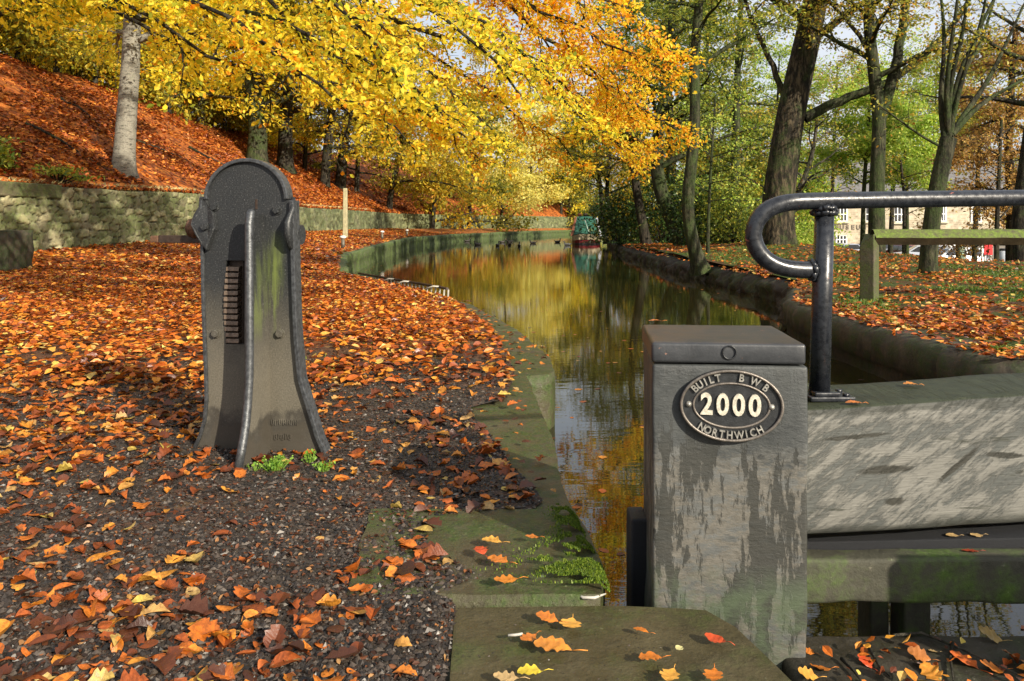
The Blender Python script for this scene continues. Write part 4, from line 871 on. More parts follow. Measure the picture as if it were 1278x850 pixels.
link('bottom_rail', roughbox(0.8, 3.6, 2.42, 2.52, -0.62, -0.46, 0.06, 0.01, 0.003, 7), M['rail_wood'], gate)
# handrail
RY = lambda px: 2.43 + (px - 990) * 0.00052
hp = [(1420, 246), (1278, 247), (1190, 248), (1100, 249.3), (1045, 250.3), (1010, 251), (990, 251.6), (974, 253.5), (960, 258), (949, 266), (941, 277), (937.5, 290), (939.5, 304), (946, 317), (957, 327), (970, 333.5), (985, 336.5), (1003, 337), (1016, 337)]
# smooth the corner points
Pp = np.array([tuple(PX(x, y, RY(max(x, 990)))) for x, y in hp]); L = np.concatenate([[0], np.cumsum(np.linalg.norm(np.diff(Pp, axis=0), axis=1))]); q = np.linspace(0, L[-1], 90)
Pq = np.stack([np.interp(q, L, Pp[:, i]) for i in range(3)], -1)
for _ in range(6): Pq[1:-1] = 0.25 * Pq[:-2] + 0.5 * Pq[1:-1] + 0.25 * Pq[2:]
Pq = np.concatenate([[Pq[0] + (Pq[0] - Pq[1]) * 30], Pq])
m = MB(); m.tube(Pq, 0.0262, 20); hr = m.build('handrail', M['pipe'], gate)
a = PX(1029, 262, 2.45); b = PX(1022.5, 494, 2.45); m = MB(); m.tube([tuple(a), tuple(a.lerp(b, 0.5)), tuple(b)], [0.0285, 0.030, 0.031], 20); m.build('stanchion', M['pipe'], hr)
# lumpy weld beads
def weld(c, ax, r, name='weld'):
    m = MB(); ax = Vector(ax).normalized(); s_ = ax.orthogonal().normalized(); t_ = ax.cross(s_); rr = random.Random(3)
    pth = [];
    for i in range(41):
        an = i / 40 * 2 * math.pi; q = r * (1 + 0.10 * math.sin(an * 9) + rr.uniform(-0.05, 0.05)); pth.append(tuple(Vector(c) + s_ * math.cos(an) * q + t_ * math.sin(an) * q + ax * rr.uniform(-0.003, 0.003)))
    m.tube(pth, [0.0075 + rr.uniform(-0.002, 0.0025) for _ in pth], 8, cap=False); m.build(name, M['pipe'], hr)
weld(PX(1028.5, 266, 2.45), (0, 0, 1), 0.0315); weld(PX(1030, 262, 2.44), (0, 0.2, 1), 0.026); weld(PX(1013, 337, 2.445), (1, 0, 0), 0.0275)
bpz = 0.4885; c = PX(1030, 497, 2.455)
m = MB(); m.box((c.x + 0.002, 2.447, bpz + 0.007), (0.135, 0.10, 0.014)); m.box((c.x - 0.012, 2.435, bpz + 0.020), (0.075, 0.062, 0.012)); m.build('base_plate', M['pipe'], hr, bevel=0.004)
for dx, dy in ((0.048, -0.03), (0.05, 0.03)): 
    m = MB(); m.tube([(c.x + dx, 2.447 + dy, bpz + 0.012), (c.x + dx, 2.447 + dy, bpz + 0.022)], 0.010, 6); m.build('bolt', M['pipe'], hr)
# second stanchion far along the rail, beyond the frame
m = MB(); e = bsec(2.6); m.tube([(2.6, e[0] + 0.2, e[1]), (2.6, e[0] + 0.1, 1.10)], 0.03, 16); m.build('stanchion', M['pipe'], hr)
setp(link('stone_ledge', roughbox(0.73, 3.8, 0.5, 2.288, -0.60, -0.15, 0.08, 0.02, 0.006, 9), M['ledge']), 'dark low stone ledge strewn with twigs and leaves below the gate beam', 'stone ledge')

# ------------------------------------------------------------------ wooden rail fence on the right bank
fy_ = 10.35; fb = PX(1085, 380, fy_); fz = float(zr(fb.x, fy_))
fence = thing('rail_fence', 'mossy wooden post and single rail fence on the right bank behind the black handrail', 'fence', (fb.x, fy_, fz - 0.05))
def fpost(x, y):
    z = float(zr(x, y)); m = MB(); h = 0.095
    pts = [Vector((h, 0)), Vector((0, h)), Vector((-h, 0)), Vector((0, -h))]; pts = [Vector((p.x * 1.35, p.y * 1.35)) for p in pts]
    V = [(x + p.x, y + p.y, z - 0.2) for p in pts] + [(x + p.x, y + p.y, 0.90 if p.x > -0.05 else 0.74) for p in pts]
    m.add(V, [(0, 3, 2, 1), (4, 5, 6, 7), (0, 1, 5, 4), (1, 2, 6, 5), (2, 3, 7, 6), (3, 0, 4, 7)]); return m.build('post', M['fence_end'], fence, bevel=0.012)
fpost(fb.x, fy_); fpost(fb.x + 4.2, fy_ + 0.1)
rz_ = CZ - (296.3 - HZ) / 1000 * fy_; hh = 0.115; V = []; xsf = np.linspace(fb.x + 0.03, fb.x + 5.2, 60)
for X in xsf:
    w = 0.012 * (float(fbm(X * 3, 0.0, 3, 3)) - 0.47)
    for dy, dz in ((0, -0.095), (-0.11, -0.002), (-0.03, hh - 0.02), (0.02, hh - 0.008), (0.11, 0.0)): V.append((X, fy_ - 0.02 + dy + w, rz_ + dz + w))
me = npmesh('rail', np.array(V), gridfaces(60, 5, True)[:, ::-1]); link('rail', me, M['fence_wood'], fence)

# ------------------------------------------------------------------ low barred railing at the bywash
g0 = PX(566, 366, 11.6); g1 = PX(447, 349, 15.0)
ax_ = float(xl(11.8)) + 0.0
M['b_bar'] = simple('weathered_pale_bar', (0.4, 0.38, 0.33), 0.6, 0, 0.3, 12)
tr = thing('trash_screen', 'low black topped railing with pale upright bars along the curved canal edge', 'railing', (-1.0, 11.8, 0))
m = MB(); gp_ = [(float(xl(y)) + 0.10, y, 0.085) for y in np.linspace(11.62, 15.3, 12)]; gp_[0] = (float(xl(11.62)) + 0.07, 11.62, 0.085)
m.tube(gp_, 0.022, 6); m.build('top_bar', M['rust_dark'], tr)
for i in range(26):
    y = 11.66 + i * 0.14; x = float(xl(y)) + 0.085; m = MB(); m.box((x, y, -0.2), (0.022, 0.022, 0.54), Matrix.Rotation(R(3), 3, 'Y')); m.build('bar', M['b_bar'], tr, bevel=0.003)
for y in (11.95, 13.0, 13.6):
    x = float(xl(y)); m = MB(); m.tube([(x + 0.1, y, 0.09), (x + 0.0, y + 0.02, 0.095), (x - 0.12, y + 0.05, 0.05)], 0.014, 6); m.build('bracket', M['b_bar'], tr)

# ------------------------------------------------------------------ posts and bollards by the far path
c = ground(431, 286, zl, 20, 100); c = Vector((c.x, c.y, c.z))
c = PX(431, 288, 40); c.z = float(zl(c.x, 40.0)); ztop = CZ - (235 - HZ) / 1000 * 40
m = MB(); m.box((c.x, 40, (c.z - 0.2 + ztop) / 2), (0.24, 0.2, ztop - c.z + 0.2), taper=(0.8, 0.9))
setp(m.build('wooden_post', simple('pale_weathered_wood', (0.34, 0.31, 0.18), 0.7, 0, 0.3, 6), bevel=0.03), 'tall pale wooden post standing alone beside the towpath in front of the long mossy wall', 'post')
BO = [(428, 298, 'white topped short bollard nearest the camera, right of the iron stand'), (477, 292, 'tiny white topped bollard in the middle of the far path'), (508, 290.5, 'tiny white topped bollard farthest along the path')]
for (px, py, lab), Y in zip(BO, (25.5, 40, 52)):
    X = (px - 639) / 1000 * Y; z = float(zl(X, float(Y))); b = thing('bollard', lab, 'bollard', (X, Y, z), 'white topped bollards along the towpath')
    h = max(0.15, CZ - (py - 4 - HZ) / 1000 * Y - z)
    m = MB(); m.tube([(X, Y, z - 0.05), (X, Y, z + h - 0.09)], [0.07, 0.055], 10); m.build('shaft', M['iron'], b)
    m = MB(); m.tube([(X, Y, z + h - 0.1), (X, Y, z + h - 0.06), (X, Y, z + h - 0.02), (X, Y, z + h)], [0.07, 0.11, 0.10, 0.04], 12); m.build('cap', M['white_paint'], b)

# ------------------------------------------------------------------ narrowboat
M['b_green'] = simple('green_canvas', (0.008, 0.085, 0.055), 0.5, 0, 0.3, 3); M['b_red'] = simple('red_hull_paint', (0.11, 0.008, 0.012), 0.35, 0, 0.2, 4)
M['b_cream'] = simple('cream_hull_paint', (0.34, 0.29, 0.19), 0.4, 0, 0.2, 4); M['b_black'] = simple('black_hull', (0.015, 0.015, 0.017), 0.4, 0, 0.3, 5); M['b_brown'] = simple('brown_varnish', (0.14, 0.045, 0.02), 0.35, 0, 0.2, 5); M['b_grey'] = simple('pale_grey_paint', (0.42, 0.45, 0.5), 0.4, 0, 0.15, 5)
BX, BY = 5.35, 58.0; wz = -0.43; BROT = R(-6.2)
boat = thing('narrowboat', 'narrowboat with green canvas bow cover moored at the right bank far down the canal', 'boat', (BX, BY, wz), None, BROT)
hb_ = []
for y, w, zt2 in ((0, 0.5, 0.78), (0.25, 0.8, 0.70), (0.7, 0.98, 0.64), (1.6, 1.05, 0.58), (4, 1.05, 0.52), (15, 1.05, 0.52), (16.2, 0.7, 0.55)): hb_.append((y, w, zt2))
def hull(z0f, z1f, grow, name, mat, parent):
    V = []
    for y, w, zt2 in hb_: V += [(BX - w * 1.0 - grow, BY + y - (grow if y == 0 else 0), wz + z0f * zt2), (BX - w - grow, BY + y - (grow if y == 0 else 0), wz + z1f * zt2), (BX + w + grow, BY + y - (grow if y == 0 else 0), wz + z1f * zt2), (BX + w + grow, BY + y - (grow if y == 0 else 0), wz + z0f * zt2)]
    n = len(hb_); F = [(i * 4 + k, i * 4 + (k + 1) % 4, i * 4 + 4 + (k + 1) % 4, i * 4 + 4 + k) for i in range(n - 1) for k in range(4)] + [(0, 1, 2, 3), tuple(4 * (n - 1) + k for k in (3, 2, 1, 0))]
    m = MB(); m.add(V, F); return m.build(name, mat, parent, bevel=0.02)
hl = hull(-0.6, 0.12, 0.0, 'hull', M['b_black'], boat); hull(0.12, 0.42, 0.0, 'red_band', M['b_red'], hl); hull(0.42, 0.95, 0.012, 'cream_band', M['b_cream'], hl); hull(0.95, 1.0, 0.03, 'gunwale', M['b_black'], hl)
m = MB(); z0 = wz + 0.6; z1 = wz + 2.02
V = [(BX - 0.92, BY + 0.9, z0), (BX + 0.92, BY + 0.9, z0), (BX + 0.66, BY + 1.35, z1), (BX - 0.66, BY + 1.35, z1), (BX - 0.95, BY + 3.4, z0), (BX + 0.95, BY + 3.4, z0), (BX + 0.8, BY + 3.4, z1), (BX - 0.8, BY + 3.4, z1)]
m.add(V, [(0, 1, 2, 3), (4, 7, 6, 5), (0, 4, 5, 1), (3, 2, 6, 7), (0, 3, 7, 4), (1, 5, 6, 2)]); cv = m.build('bow_cover', M['b_green'], boat, bevel=0.03)
for s_, mt in ((-1, 'b_brown'), (1, 'b_grey')):
    m = MB(); m.add([(BX + s_ * a, BY + y, z) for a, y, z in ((0.95, 0.86, z0), (1.16, 0.86, z0), (0.82, 1.3, z1), (0.69, 1.3, z1), (0.95, 1.0, z0), (1.16, 1.0, z0), (0.82, 1.42, z1), (0.69, 1.42, z1))], [(0, 1, 2, 3), (4, 7, 6, 5), (0, 4, 5, 1), (1, 5, 6, 2), (2, 6, 7, 3), (3, 7, 4, 0)]); m.build('side_board', M[mt], boat, bevel=0.01)
m = MB(); m.tube([(BX - 0.1, BY + 1.1, z1 - 0.25), (BX + 0.25, BY + 0.88, z0 + 0.15)], 0.015, 6); m.build('cord', M['white_paint'], cv)
m = MB(); m.add([(BX + a, BY + y, wz + z) for y in (3.42, 15) for a, z in ((-0.93, 0.5), (-0.80, 2.0), (-0.5, 2.07), (0.5, 2.07), (0.80, 2.0), (0.93, 0.5))], [(0, 1, 2, 3, 4, 5), (11, 10, 9, 8, 7, 6)] + [(i, (i + 1) % 6, 6 + (i + 1) % 6, 6 + i) for i in range(6)]); m.build('cabin', M['b_green'], boat, bevel=0.01)
m = MB(); m.tube([(BX + 0.3, BY + 0.6, z0), (BX + 0.3, BY + 0.6, z0 + 0.28)], 0.045, 8); m.build('mooring_stud', M['white_paint'], boat)
for i, (dx, col, lab) in enumerate(((-0.55, (0.35, 0.12, 0.06), 'reddish plant tub on the narrowboat roof, left one'), (-0.1, (0.12, 0.08, 0.07), 'dark plant tub on the narrowboat roof, middle one'), (0.5, (0.5, 0.22, 0.08), 'orange plant tub on the narrowboat roof, right one'))):
    dx += 0.455
    t = thing('plant_tub', lab, 'plant pot', (BX + dx, BY + 4.2, wz + 2.06), 'plant tubs on the boat roof')
    m = MB(); m.tube([(BX + dx, BY + 4.2, wz + 2.065), (BX + dx, BY + 4.2, wz + 2.3)], [0.14, 0.18], 10); m.build('pot', simple('tub_paint', col, 0.5), t)
    n = 60; C = np.array([[BX + dx, BY + 4.2, wz + 2.42]]) + rng.normal(size=(n, 3)) * 0.10; V, F = leaves(C, randdir(n), randdir(n), np.full(n, 0.11), TPL1); link('foliage', npmesh('foliage', V, F), M['leaf_green'], t)

# ------------------------------------------------------------------ ducks
M['duck'] = simple('duck_plumage', (0.035, 0.028, 0.022), 0.6, 0, 0.5, 20); M['duck_pale'] = simple('pale_plumage', (0.5, 0.49, 0.46), 0.6, 0, 0.2, 20); M['bill'] = simple('bill', (0.35, 0.22, 0.03), 0.4)
def duck(name, lab, px, py, rz, mat, sc=1.0):
    Y = (CZ + 0.43) * 1000 / (py - HZ); X = (px - 639) / 1000 * Y
    d = thing(name, lab, 'duck', (X, Y, -0.43), 'ducks on the canal', rz); LOC[d.name] = Vector()
    path = [(-0.27, 0, 0.13), (-0.22, 0, 0.11), (-0.15, 0, 0.06), (-0.05, 0, 0.045), (0.06, 0, 0.05), (0.13, 0, 0.08), (0.165, 0, 0.13), (0.175, 0, 0.185), (0.185, 0, 0.225), (0.20, 0, 0.25), (0.225, 0, 0.255), (0.235, 0, 0.255)]
    rad = [0.008, 0.025, 0.065, 0.09, 0.088, 0.07, 0.042, 0.032, 0.038, 0.042, 0.03, 0.012]
    V, F = tube_np([(x * sc, y * sc, z * sc) for x, y, z in path], np.array(rad) * sc, 10)
    link('body', npmesh('body', V, F, True), mat, d, True)
    m = MB(); m.box((0.26 * sc, 0, 0.243 * sc), (0.06 * sc, 0.028 * sc, 0.012 * sc), taper=(0.7, 0.7)); m.build('bill', M['bill'], d, bevel=0.002, local=True)
    return d
DK = [(583, 301.5, 0.4, 'leftmost dark duck on the canal near the far left wall'), (596, 306, 3.0, 'dark duck facing left, second from the left of the flock'), (621, 307, 1.2, 'small dark duck seen end on, below the middle of the flock'), (627, 303, 0.2, 'dark duck at the back of the flock where the path wall ends'),
      (636, 302.5, 3.3, 'dark duck farthest back, just right of its neighbour at the back'), (636, 306, 1.8, 'dark duck in the centre front of the flock, left of the nearest duck'), (648, 307.5, 1.5, 'nearest and darkest duck of the flock, at its lower right'), (665, 304, 3.1, 'lone dark duck right of the flock'), (696, 302.5, 0.3, 'lone dark duck a little left of the narrowboat')]
for px, py, rz, lab in DK: duck('duck', lab, px, py, rz, M['duck'], 1.15)
duck('duck', 'pale duck with white wake right beside the narrowboat bow', 708, 306.5, 3.0, M['duck_pale'], 1.15)

# ------------------------------------------------------------------ museum building, cars and signs beyond the crest
M['mstone'] = None
t = NT('coursed_sandstone'); v = t.coord(); br = t.n('ShaderNodeTexBrick'); br.inputs['Scale'].default_value = 1.0; br.inputs['Brick Width'].default_value = 0.5; br.inputs['Row Height'].default_value = 0.2; br.inputs['Mortar Size'].default_value = 0.018
mpn = t.n('ShaderNodeMapping'); mpn.inputs['Rotation'].default_value = (R(90), 0, 0); t.l(v, mpn.inputs[0]); t.l(mpn.outputs[0], br.inputs['Vector'])
br.inputs['Color1'].default_value = (0.52, 0.45, 0.35, 1); br.inputs['Color2'].default_value = (0.36, 0.30, 0.22, 1); br.inputs['Mortar'].default_value = (0.48, 0.42, 0.33, 1)
nz = t.noise(v, 2.5, 6); M['mstone'] = t.done(t.bsdf(t.mix(1.0, br.outputs[0], t.ramp(nz, [(0.3, (0.7, 0.7, 0.7)), (0.7, (1.3, 1.3, 1.25))]), 'MULTIPLY'), 0.85, 0, 0.2, br.outputs[1], 0.4, 0.02))
M['slate'] = simple('slate_roof', (0.13, 0.125, 0.125), 0.6, 0, 0.3, 3); M['glassd'] = simple('dark_window_glass', (0.03, 0.032, 0.04), 0.06, 0, 0.2, 3, 0.05, 0.001, 0.8)
M['frame_w'] = simple('white_window_frame', (0.75, 0.75, 0.73), 0.5, 0, 0.05, 3)
M['sill'] = simple('pale_sandstone_sill', (0.5, 0.44, 0.34), 0.8, 0, 0.15, 3); MYF = 80.0
def mx(px): return (px - 639) / 1000 * MYF
def mz(py): return CZ - (py - HZ) / 1000 * MYF
X0, X1 = mx(1037), mx(1330); zg = -2.3; ze = mz(238)
mus = thing('museum_building', 'pale sandstone museum building with white sash windows beyond the car park', 'building', ((X0 + X1) / 2, MYF + 5, zg))
m = MB(); m.box(((X0 + X1) / 2, MYF + 5, (zg + ze) / 2), (X1 - X0, 10, ze - zg)); m.build('wall', M['mstone'], mus)
m = MB(); zr2 = mz(180); e = 0.35
m.add([(X0 - e, MYF - e, ze - 0.1), (X1 + e, MYF - e, ze - 0.1), (X1 + e, MYF + 5, zr2), (X0 - e, MYF + 5, zr2), (X0 - e, MYF + 10 + e, ze - 0.1), (X1 + e, MYF + 10 + e, ze - 0.1)], [(0, 1, 2, 3), (3, 2, 5, 4), (0, 3, 4), (1, 5, 2), (0, 4, 5, 1)]); rf = m.build('roof', M['slate'], mus)
def window(px0, px1, py0, py1, nx, ny=2):
    x0, x1, z0, z1 = mx(px0), mx(px1), mz(py1), mz(py0); b = 0.10; y = MYF - 0.06
    m = MB(); m.box(((x0 + x1) / 2, y - 0.02, z0 - 0.12), (x1 - x0 + 0.5, 0.3, 0.2)); sur = m.build('window', M['sill'], mus, bevel=0.01)
    m = MB(); m.box(((x0 + x1) / 2, y, z1 + 0.14), (x1 - x0 + 0.4, 0.16, 0.24)); m.build('lintel', M['sill'], sur, bevel=0.01)
    m = MB()
    for i in range(nx + 1): xx = x0 + (x1 - x0) * i / nx; m.box((xx, y, (z0 + z1) / 2), (b if 0 < i < nx else b * 1.4, 0.10, z1 - z0))
    for j in range(ny + 1): zz = z0 + (z1 - z0) * j / ny; m.box(((x0 + x1) / 2, y - 0.004, zz), (x1 - x0 + b * 1.2, 0.10, b * 0.9))
    m.build('frame', M['frame_w'], sur)
    m = MB(); m.box(((x0 + x1) / 2, y + 0.025, (z0 + z1) / 2), (x1 - x0, 0.05, z1 - z0)); m.build('pane', M['glassd'], sur)
for w in ((1044, 1056.5, 259, 276, 3), (1079.5, 1084.5, 259, 276, 1), (1115, 1129, 258, 277, 3), (1171, 1180, 258, 276, 3), (1150, 1158, 300, 314, 2), (1043.5, 1056, 294, 304, 3), (1212, 1224, 258, 277, 3), (1080, 1088, 294, 304, 2), (1255, 1268, 258, 277, 3), (1115, 1128, 296, 307, 3)): window(*w)
put = [(c, mx(1044 + i * 6.8), mz(283.5), 0, 0.62, 1.0, 0.02) for i, c in enumerate('MUSEUM')]
m = MB()
for ch, x, z, an, sz, xs_, bold in put:
    me = glyph(ch, sz, 0.03, bold); m.add([(x + vv.co.x, MYF - 0.03 - vv.co.z, z + vv.co.y - sz * 0.35) for vv in me.vertices], [tuple(p.vertices) for p in me.polygons])
m.build('lettering', simple('dark_lettering', (0.16, 0.13, 0.10), 0.6), mus)
m = MB(); m.box((mx(1120), MYF + 5, zr2 + 0.5), (0.9, 0.8, 2.0)); m.box((mx(1120), MYF + 5, zr2 + 1.5), (1.1, 1.0, 0.2)); m.build('chimney', M['mstone'], rf)
tw_ = thing('church_tower', 'grey stone tower with pale quoins showing between the trees above the museum roof', 'tower', (mx(1205) * 1.15, 95, -2.3))
tx = (1205 - 639) / 1000 * 95; m = MB(); m.box((tx, 95, (CZ + 11.5 - 2.3) / 2), (3.6, 3.6, 14.5 - 1.0)); m.build('wall', simple('dark_tower_stone', (0.13, 0.13, 0.14), 0.8, 0, 0.3, 1.5), tw_)
m = MB(); m.add([(tx - 1.9, 93.1, 11.8), (tx + 1.9, 93.1, 11.8), (tx + 1.9, 96.9, 11.8), (tx - 1.9, 96.9, 11.8), (tx, 95, 14.6)], [(0, 1, 4), (1, 2, 4), (2, 3, 4), (3, 0, 4), (3, 2, 1, 0)]); m.build('roof', M['slate'], tw_)
m = MB(); m.box((tx + 0.9, 93.15, 8.6), (0.5, 0.12, 3.4)); m.build('window', M['white_paint'], tw_)
# low stone wall and bank of the car park
m = MB(); m.box((mx(1255) * 0.87, 66, -1.4), (14, 0.5, 1.7)); setp(m.build('car_park_wall', simple('brown_grey_wall', (0.18, 0.16, 0.14), 0.85, 0, 0.35, 3), bevel=0.05), 'low brown grey stone wall behind the red board at the car park', 'wall')
def car(kind, lab, px, Y, rz, col, zg=-2.1):
    X = (px - 639) / 1000 * Y; c = thing('parked_car', lab, 'car', (X, Y, zg), 'cars in the car park', rz); LOC[c.name] = Vector()
    L, W = (4.4, 1.75) if kind == 'estate' else (4.0, 1.7)
    rear = 2.15 if kind == 'estate' else 1.95
    side = [(-rear, 0.35), (-rear - 0.03, 0.75), (-rear + 0.08, 0.95), (-rear + 0.35 if kind != 'estate' else -rear + 0.25, 1.42), (-0.6, 1.48), (0.35, 1.42), (1.05, 0.98), (1.85, 0.86), (2.05, 0.65), (2.08, 0.35), (1.7, 0.22), (-rear + 0.3, 0.22)]
    def wid(x, z): return W / 2 * (1.0 if z < 0.97 else 1 - 0.30 * (z - 0.97) / 0.5) * (1 - 0.10 * max(0, x - 1.2))
    m = MB(); n = len(side); V = [(x, wid(x, z), z) for x, z in side] + [(x, -wid(x, z), z) for x, z in side]
    m.add(V, [tuple(range(n)), tuple(range(2 * n - 1, n - 1, -1))] + [(i, n + i, n + (i + 1) % n, (i + 1) % n) for i in range(n)])
    paint = simple('car_paint', col, 0.25, 0.3, 0.05, 3, 0.02, 0.001, 0.7); body = m.build('body', paint, c, bevel=0.05, local=True)
    g = M['glassd']; x3, x4, x5, x6 = side[3][0], side[4][0], side[5][0], side[6][0]
    for s_ in (-1, 1):
        for a, b in (((side[2][0] + 0.32, x3 + 0.12), (-0.75, -0.75)), ((-0.67, -0.67), (0.30, 0.85))):
            q = [(a[0], 1.0), (b[1], 1.0), (b[0], 1.36), (a[1], 1.36)]
            m = MB(); V = [(x, s_ * (wid(x, z) + 0.012), z) for x, z in q] + [(x, s_ * (wid(x, z) - 0.02), z) for x, z in q]
            m.add(V, [(0, 1, 2, 3), (7, 6, 5, 4)] + [(i, (i + 1) % 4, 4 + (i + 1) % 4, 4 + i) for i in range(4)]); m.build('side_window', g, c, local=True)
    def screen(xa, za, xb, zb, nm):
        m = MB(); dx, dz = xb - xa, zb - za; l = math.hypot(dx, dz); nx_, nz_ = (dz / l, -dx / l)
        if (nx_ > 0) != (xa > 0): nx_, nz_ = -nx_, -nz_
        V = []
        for o_ in (0.015, -0.02):
            for x, z, s_ in ((xa + dx * 0.08, za + dz * 0.08, -1), (xa + dx * 0.08, za + dz * 0.08, 1), (xa + dx * 0.9, za + dz * 0.9, 1), (xa + dx * 0.9, za + dz * 0.9, -1)): V.append((x + nx_ * o_, s_ * wid(x, z) * 0.88, z + nz_ * o_))
        m.add(V, [(0, 1, 2, 3), (7, 6, 5, 4)] + [(i, (i + 1) % 4, 4 + (i + 1) % 4, 4 + i) for i in range(4)]); m.build(nm, g, c, local=True)
    screen(side[2][0], 0.97, side[3][0], 1.42, 'rear_window'); screen(1.05, 0.98, 0.35, 1.42, 'windscreen')
    for x in (-1.3, 1.3):
        for s_ in (-1, 1):
            m = MB(); m.tube([(x, s_ * (W / 2 - 0.2), 0.31), (x, s_ * (W / 2 + 0.01), 0.31)], 0.31, 18); w = m.build('wheel', M['b_black'], c, local=True)
            m = MB(); m.tube([(x, s_ * (W / 2 - 0.05), 0.31), (x, s_ * (W / 2 + 0.02), 0.31)], 0.18, 12); m.build('rim', M['b_grey'], w, local=True)
    for s_ in (-1, 1):
        m = MB(); m.box((-rear - 0.01, s_ * (W / 2 - 0.15), 0.82), (0.08, 0.2, 0.24)); m.build('tail_light', simple('tail_lamp_red', (0.3, 0.015, 0.02), 0.3), c, bevel=0.01, local=True)
        m = MB(); m.box((2.0, s_ * (W / 2 - 0.3), 0.68), (0.1, 0.32, 0.14)); m.build('headlight', M['frame_w'], c, bevel=0.01, local=True)
    m = MB(); m.box((-rear - 0.03, 0, 0.58), (0.03, 0.52, 0.12)); m.build('number_plate', simple('yellow_plate', (0.55, 0.38, 0.03), 0.5), c, local=True)
    return c
car('hatch', 'silver blue hatchback seen from behind, left of the fence post under the museum window', 1053, 70, R(90), (0.42, 0.46, 0.58))
car('hatch', 'pale car mostly hidden left of the silver blue hatchback', 1036, 72, R(97), (0.55, 0.57, 0.62))
car('hatch', 'dark maroon car just right of the silver blue hatchback', 1079, 70, R(90), (0.14, 0.012, 0.03))
car('hatch', 'grey car seen under the fence rail by its left post', 1103, 72, R(85), (0.2, 0.21, 0.24))
car('hatch', 'maroon car seen under the fence rail left of the pale silver cars', 1127, 66, R(90), (0.15, 0.012, 0.03))
car('hatch', 'silver car angled behind the leaning tree under the fence rail', 1151, 55, R(160), (0.55, 0.58, 0.66), -1.85)
car('estate', 'white estate car broadside under the right part of the fence rail', 1185, 52, R(183), (0.72, 0.74, 0.78), -1.95)
# boards and signs
def board(name, lab, px0, px1, py0, py1, Y, col, postpx=None, cat='sign', post_bottom=None, writing=None):
    x0, x1 = (px0 - 639) / 1000 * Y, (px1 - 639) / 1000 * Y; z0, z1 = CZ - (py1 - HZ) / 1000 * Y, CZ - (py0 - HZ) / 1000 * Y
    zb = float(zr((x0 + x1) / 2, Y)) if Y < 60 else -2.2
    t = thing(name, lab, cat, ((x0 + x1) / 2, Y, zb)); m = MB(); m.box(((x0 + x1) / 2, Y, (z0 + z1) / 2), (x1 - x0, 0.06, z1 - z0)); bd = m.build('board', simple(name + '_paint', col, 0.45, 0, 0.08, 3), t, bevel=0.01)
    for p in (postpx or [(px0 + px1) / 2]):
        x = (p - 639) / 1000 * Y; m = MB(); m.tube([(x, Y + 0.07, zb - 0.2), (x, Y + 0.07, z1 + 0.05)], 0.05, 8); m.build('post', M['white_paint'], t)
    if writing:
        m = MB(); rr = random.Random(9); x = x0 + 0.15
        while x < x1 - 0.15: w = rr.uniform(0.05, 0.11); m.box((x, Y - 0.033, (z0 + z1) / 2 + 0.12), (w, 0.01, 0.14)); x += w + 0.05
        m.build('writing', M['b_red'], bd)
    return t
board('red_board', 'bright red notice board right of the white post in the car park', 1228, 1238.5, 300, 318, 50, (0.62, 0.01, 0.015), [1230, 1237])
board('white_sign', 'long white sign with red writing behind the white estate car', 1163, 1192, 303, 311, 60, (0.8, 0.78, 0.76), [1166, 1189], writing=True)
x = (1225.5 - 639) / 1000 * 42; zb = float(zr(x, 42.0)); t = thing('sign_post', 'slim white post just left of the red board', 'sign post', (x, 42, zb)); m = MB(); m.tube([(x, 42, zb - 0.2), (x, 42, CZ - 25.0 / 1000 * 42)], 0.045, 8); m.build('post', M['white_paint'], t); m = MB(); m.box((x, 42, CZ - 0.022 * 42), (0.28, 0.04, 0.16)); m.build('plate', M['white_paint'], t)
x = (1197 - 639) / 1000 * 40; zb = float(zr(x, 40.0)); t = thing('tree_guard', 'pale green mesh tree guard on a dark stake in front of the white estate car', 'tree guard', (x, 40, zb))
m = MB(); m.tube([(x - 0.06, 40, zb - 0.2), (x - 0.06, 40, 0.6)], 0.1, 8); m.build('stake', M['bark_dark'], t); m = MB(); m.tube([(x + 0.05, 39.9, -0.9), (x + 0.05, 39.9, 0.1)], [0.16, 0.14], 10); m.build('sleeve', simple('green_mesh', (0.3, 0.42, 0.32), 0.6, 0, 0.3, 12), t)
x = (1253 - 639) / 1000 * 48; zb = -2.1; t = thing('litter_bin', 'small pale blue cylindrical bin between the dark trunks at the right edge', 'bin', (x, 48, zb)); m = MB(); m.tube([(x, 48, zb), (x, 48, -0.55)], [0.26, 0.3], 14); m.build('body', M['b_grey'], t); m = MB(); m.tube([(x, 48, -0.55), (x, 48, -0.42)], [0.31, 0.2], 14); m.build('lid', M['b_black'], t)

# unseen block added beyond the right edge to shade the foot of the gate
setp(link('shade_block', roughbox(1.81, 4.5, 1.42, 1.50, -0.6, 0.60, 0.1, 0.02, 0.006, 12), M['ledge']), 'unseen low dark block added outside the right edge of the view, shading the lower gate', 'shade block')

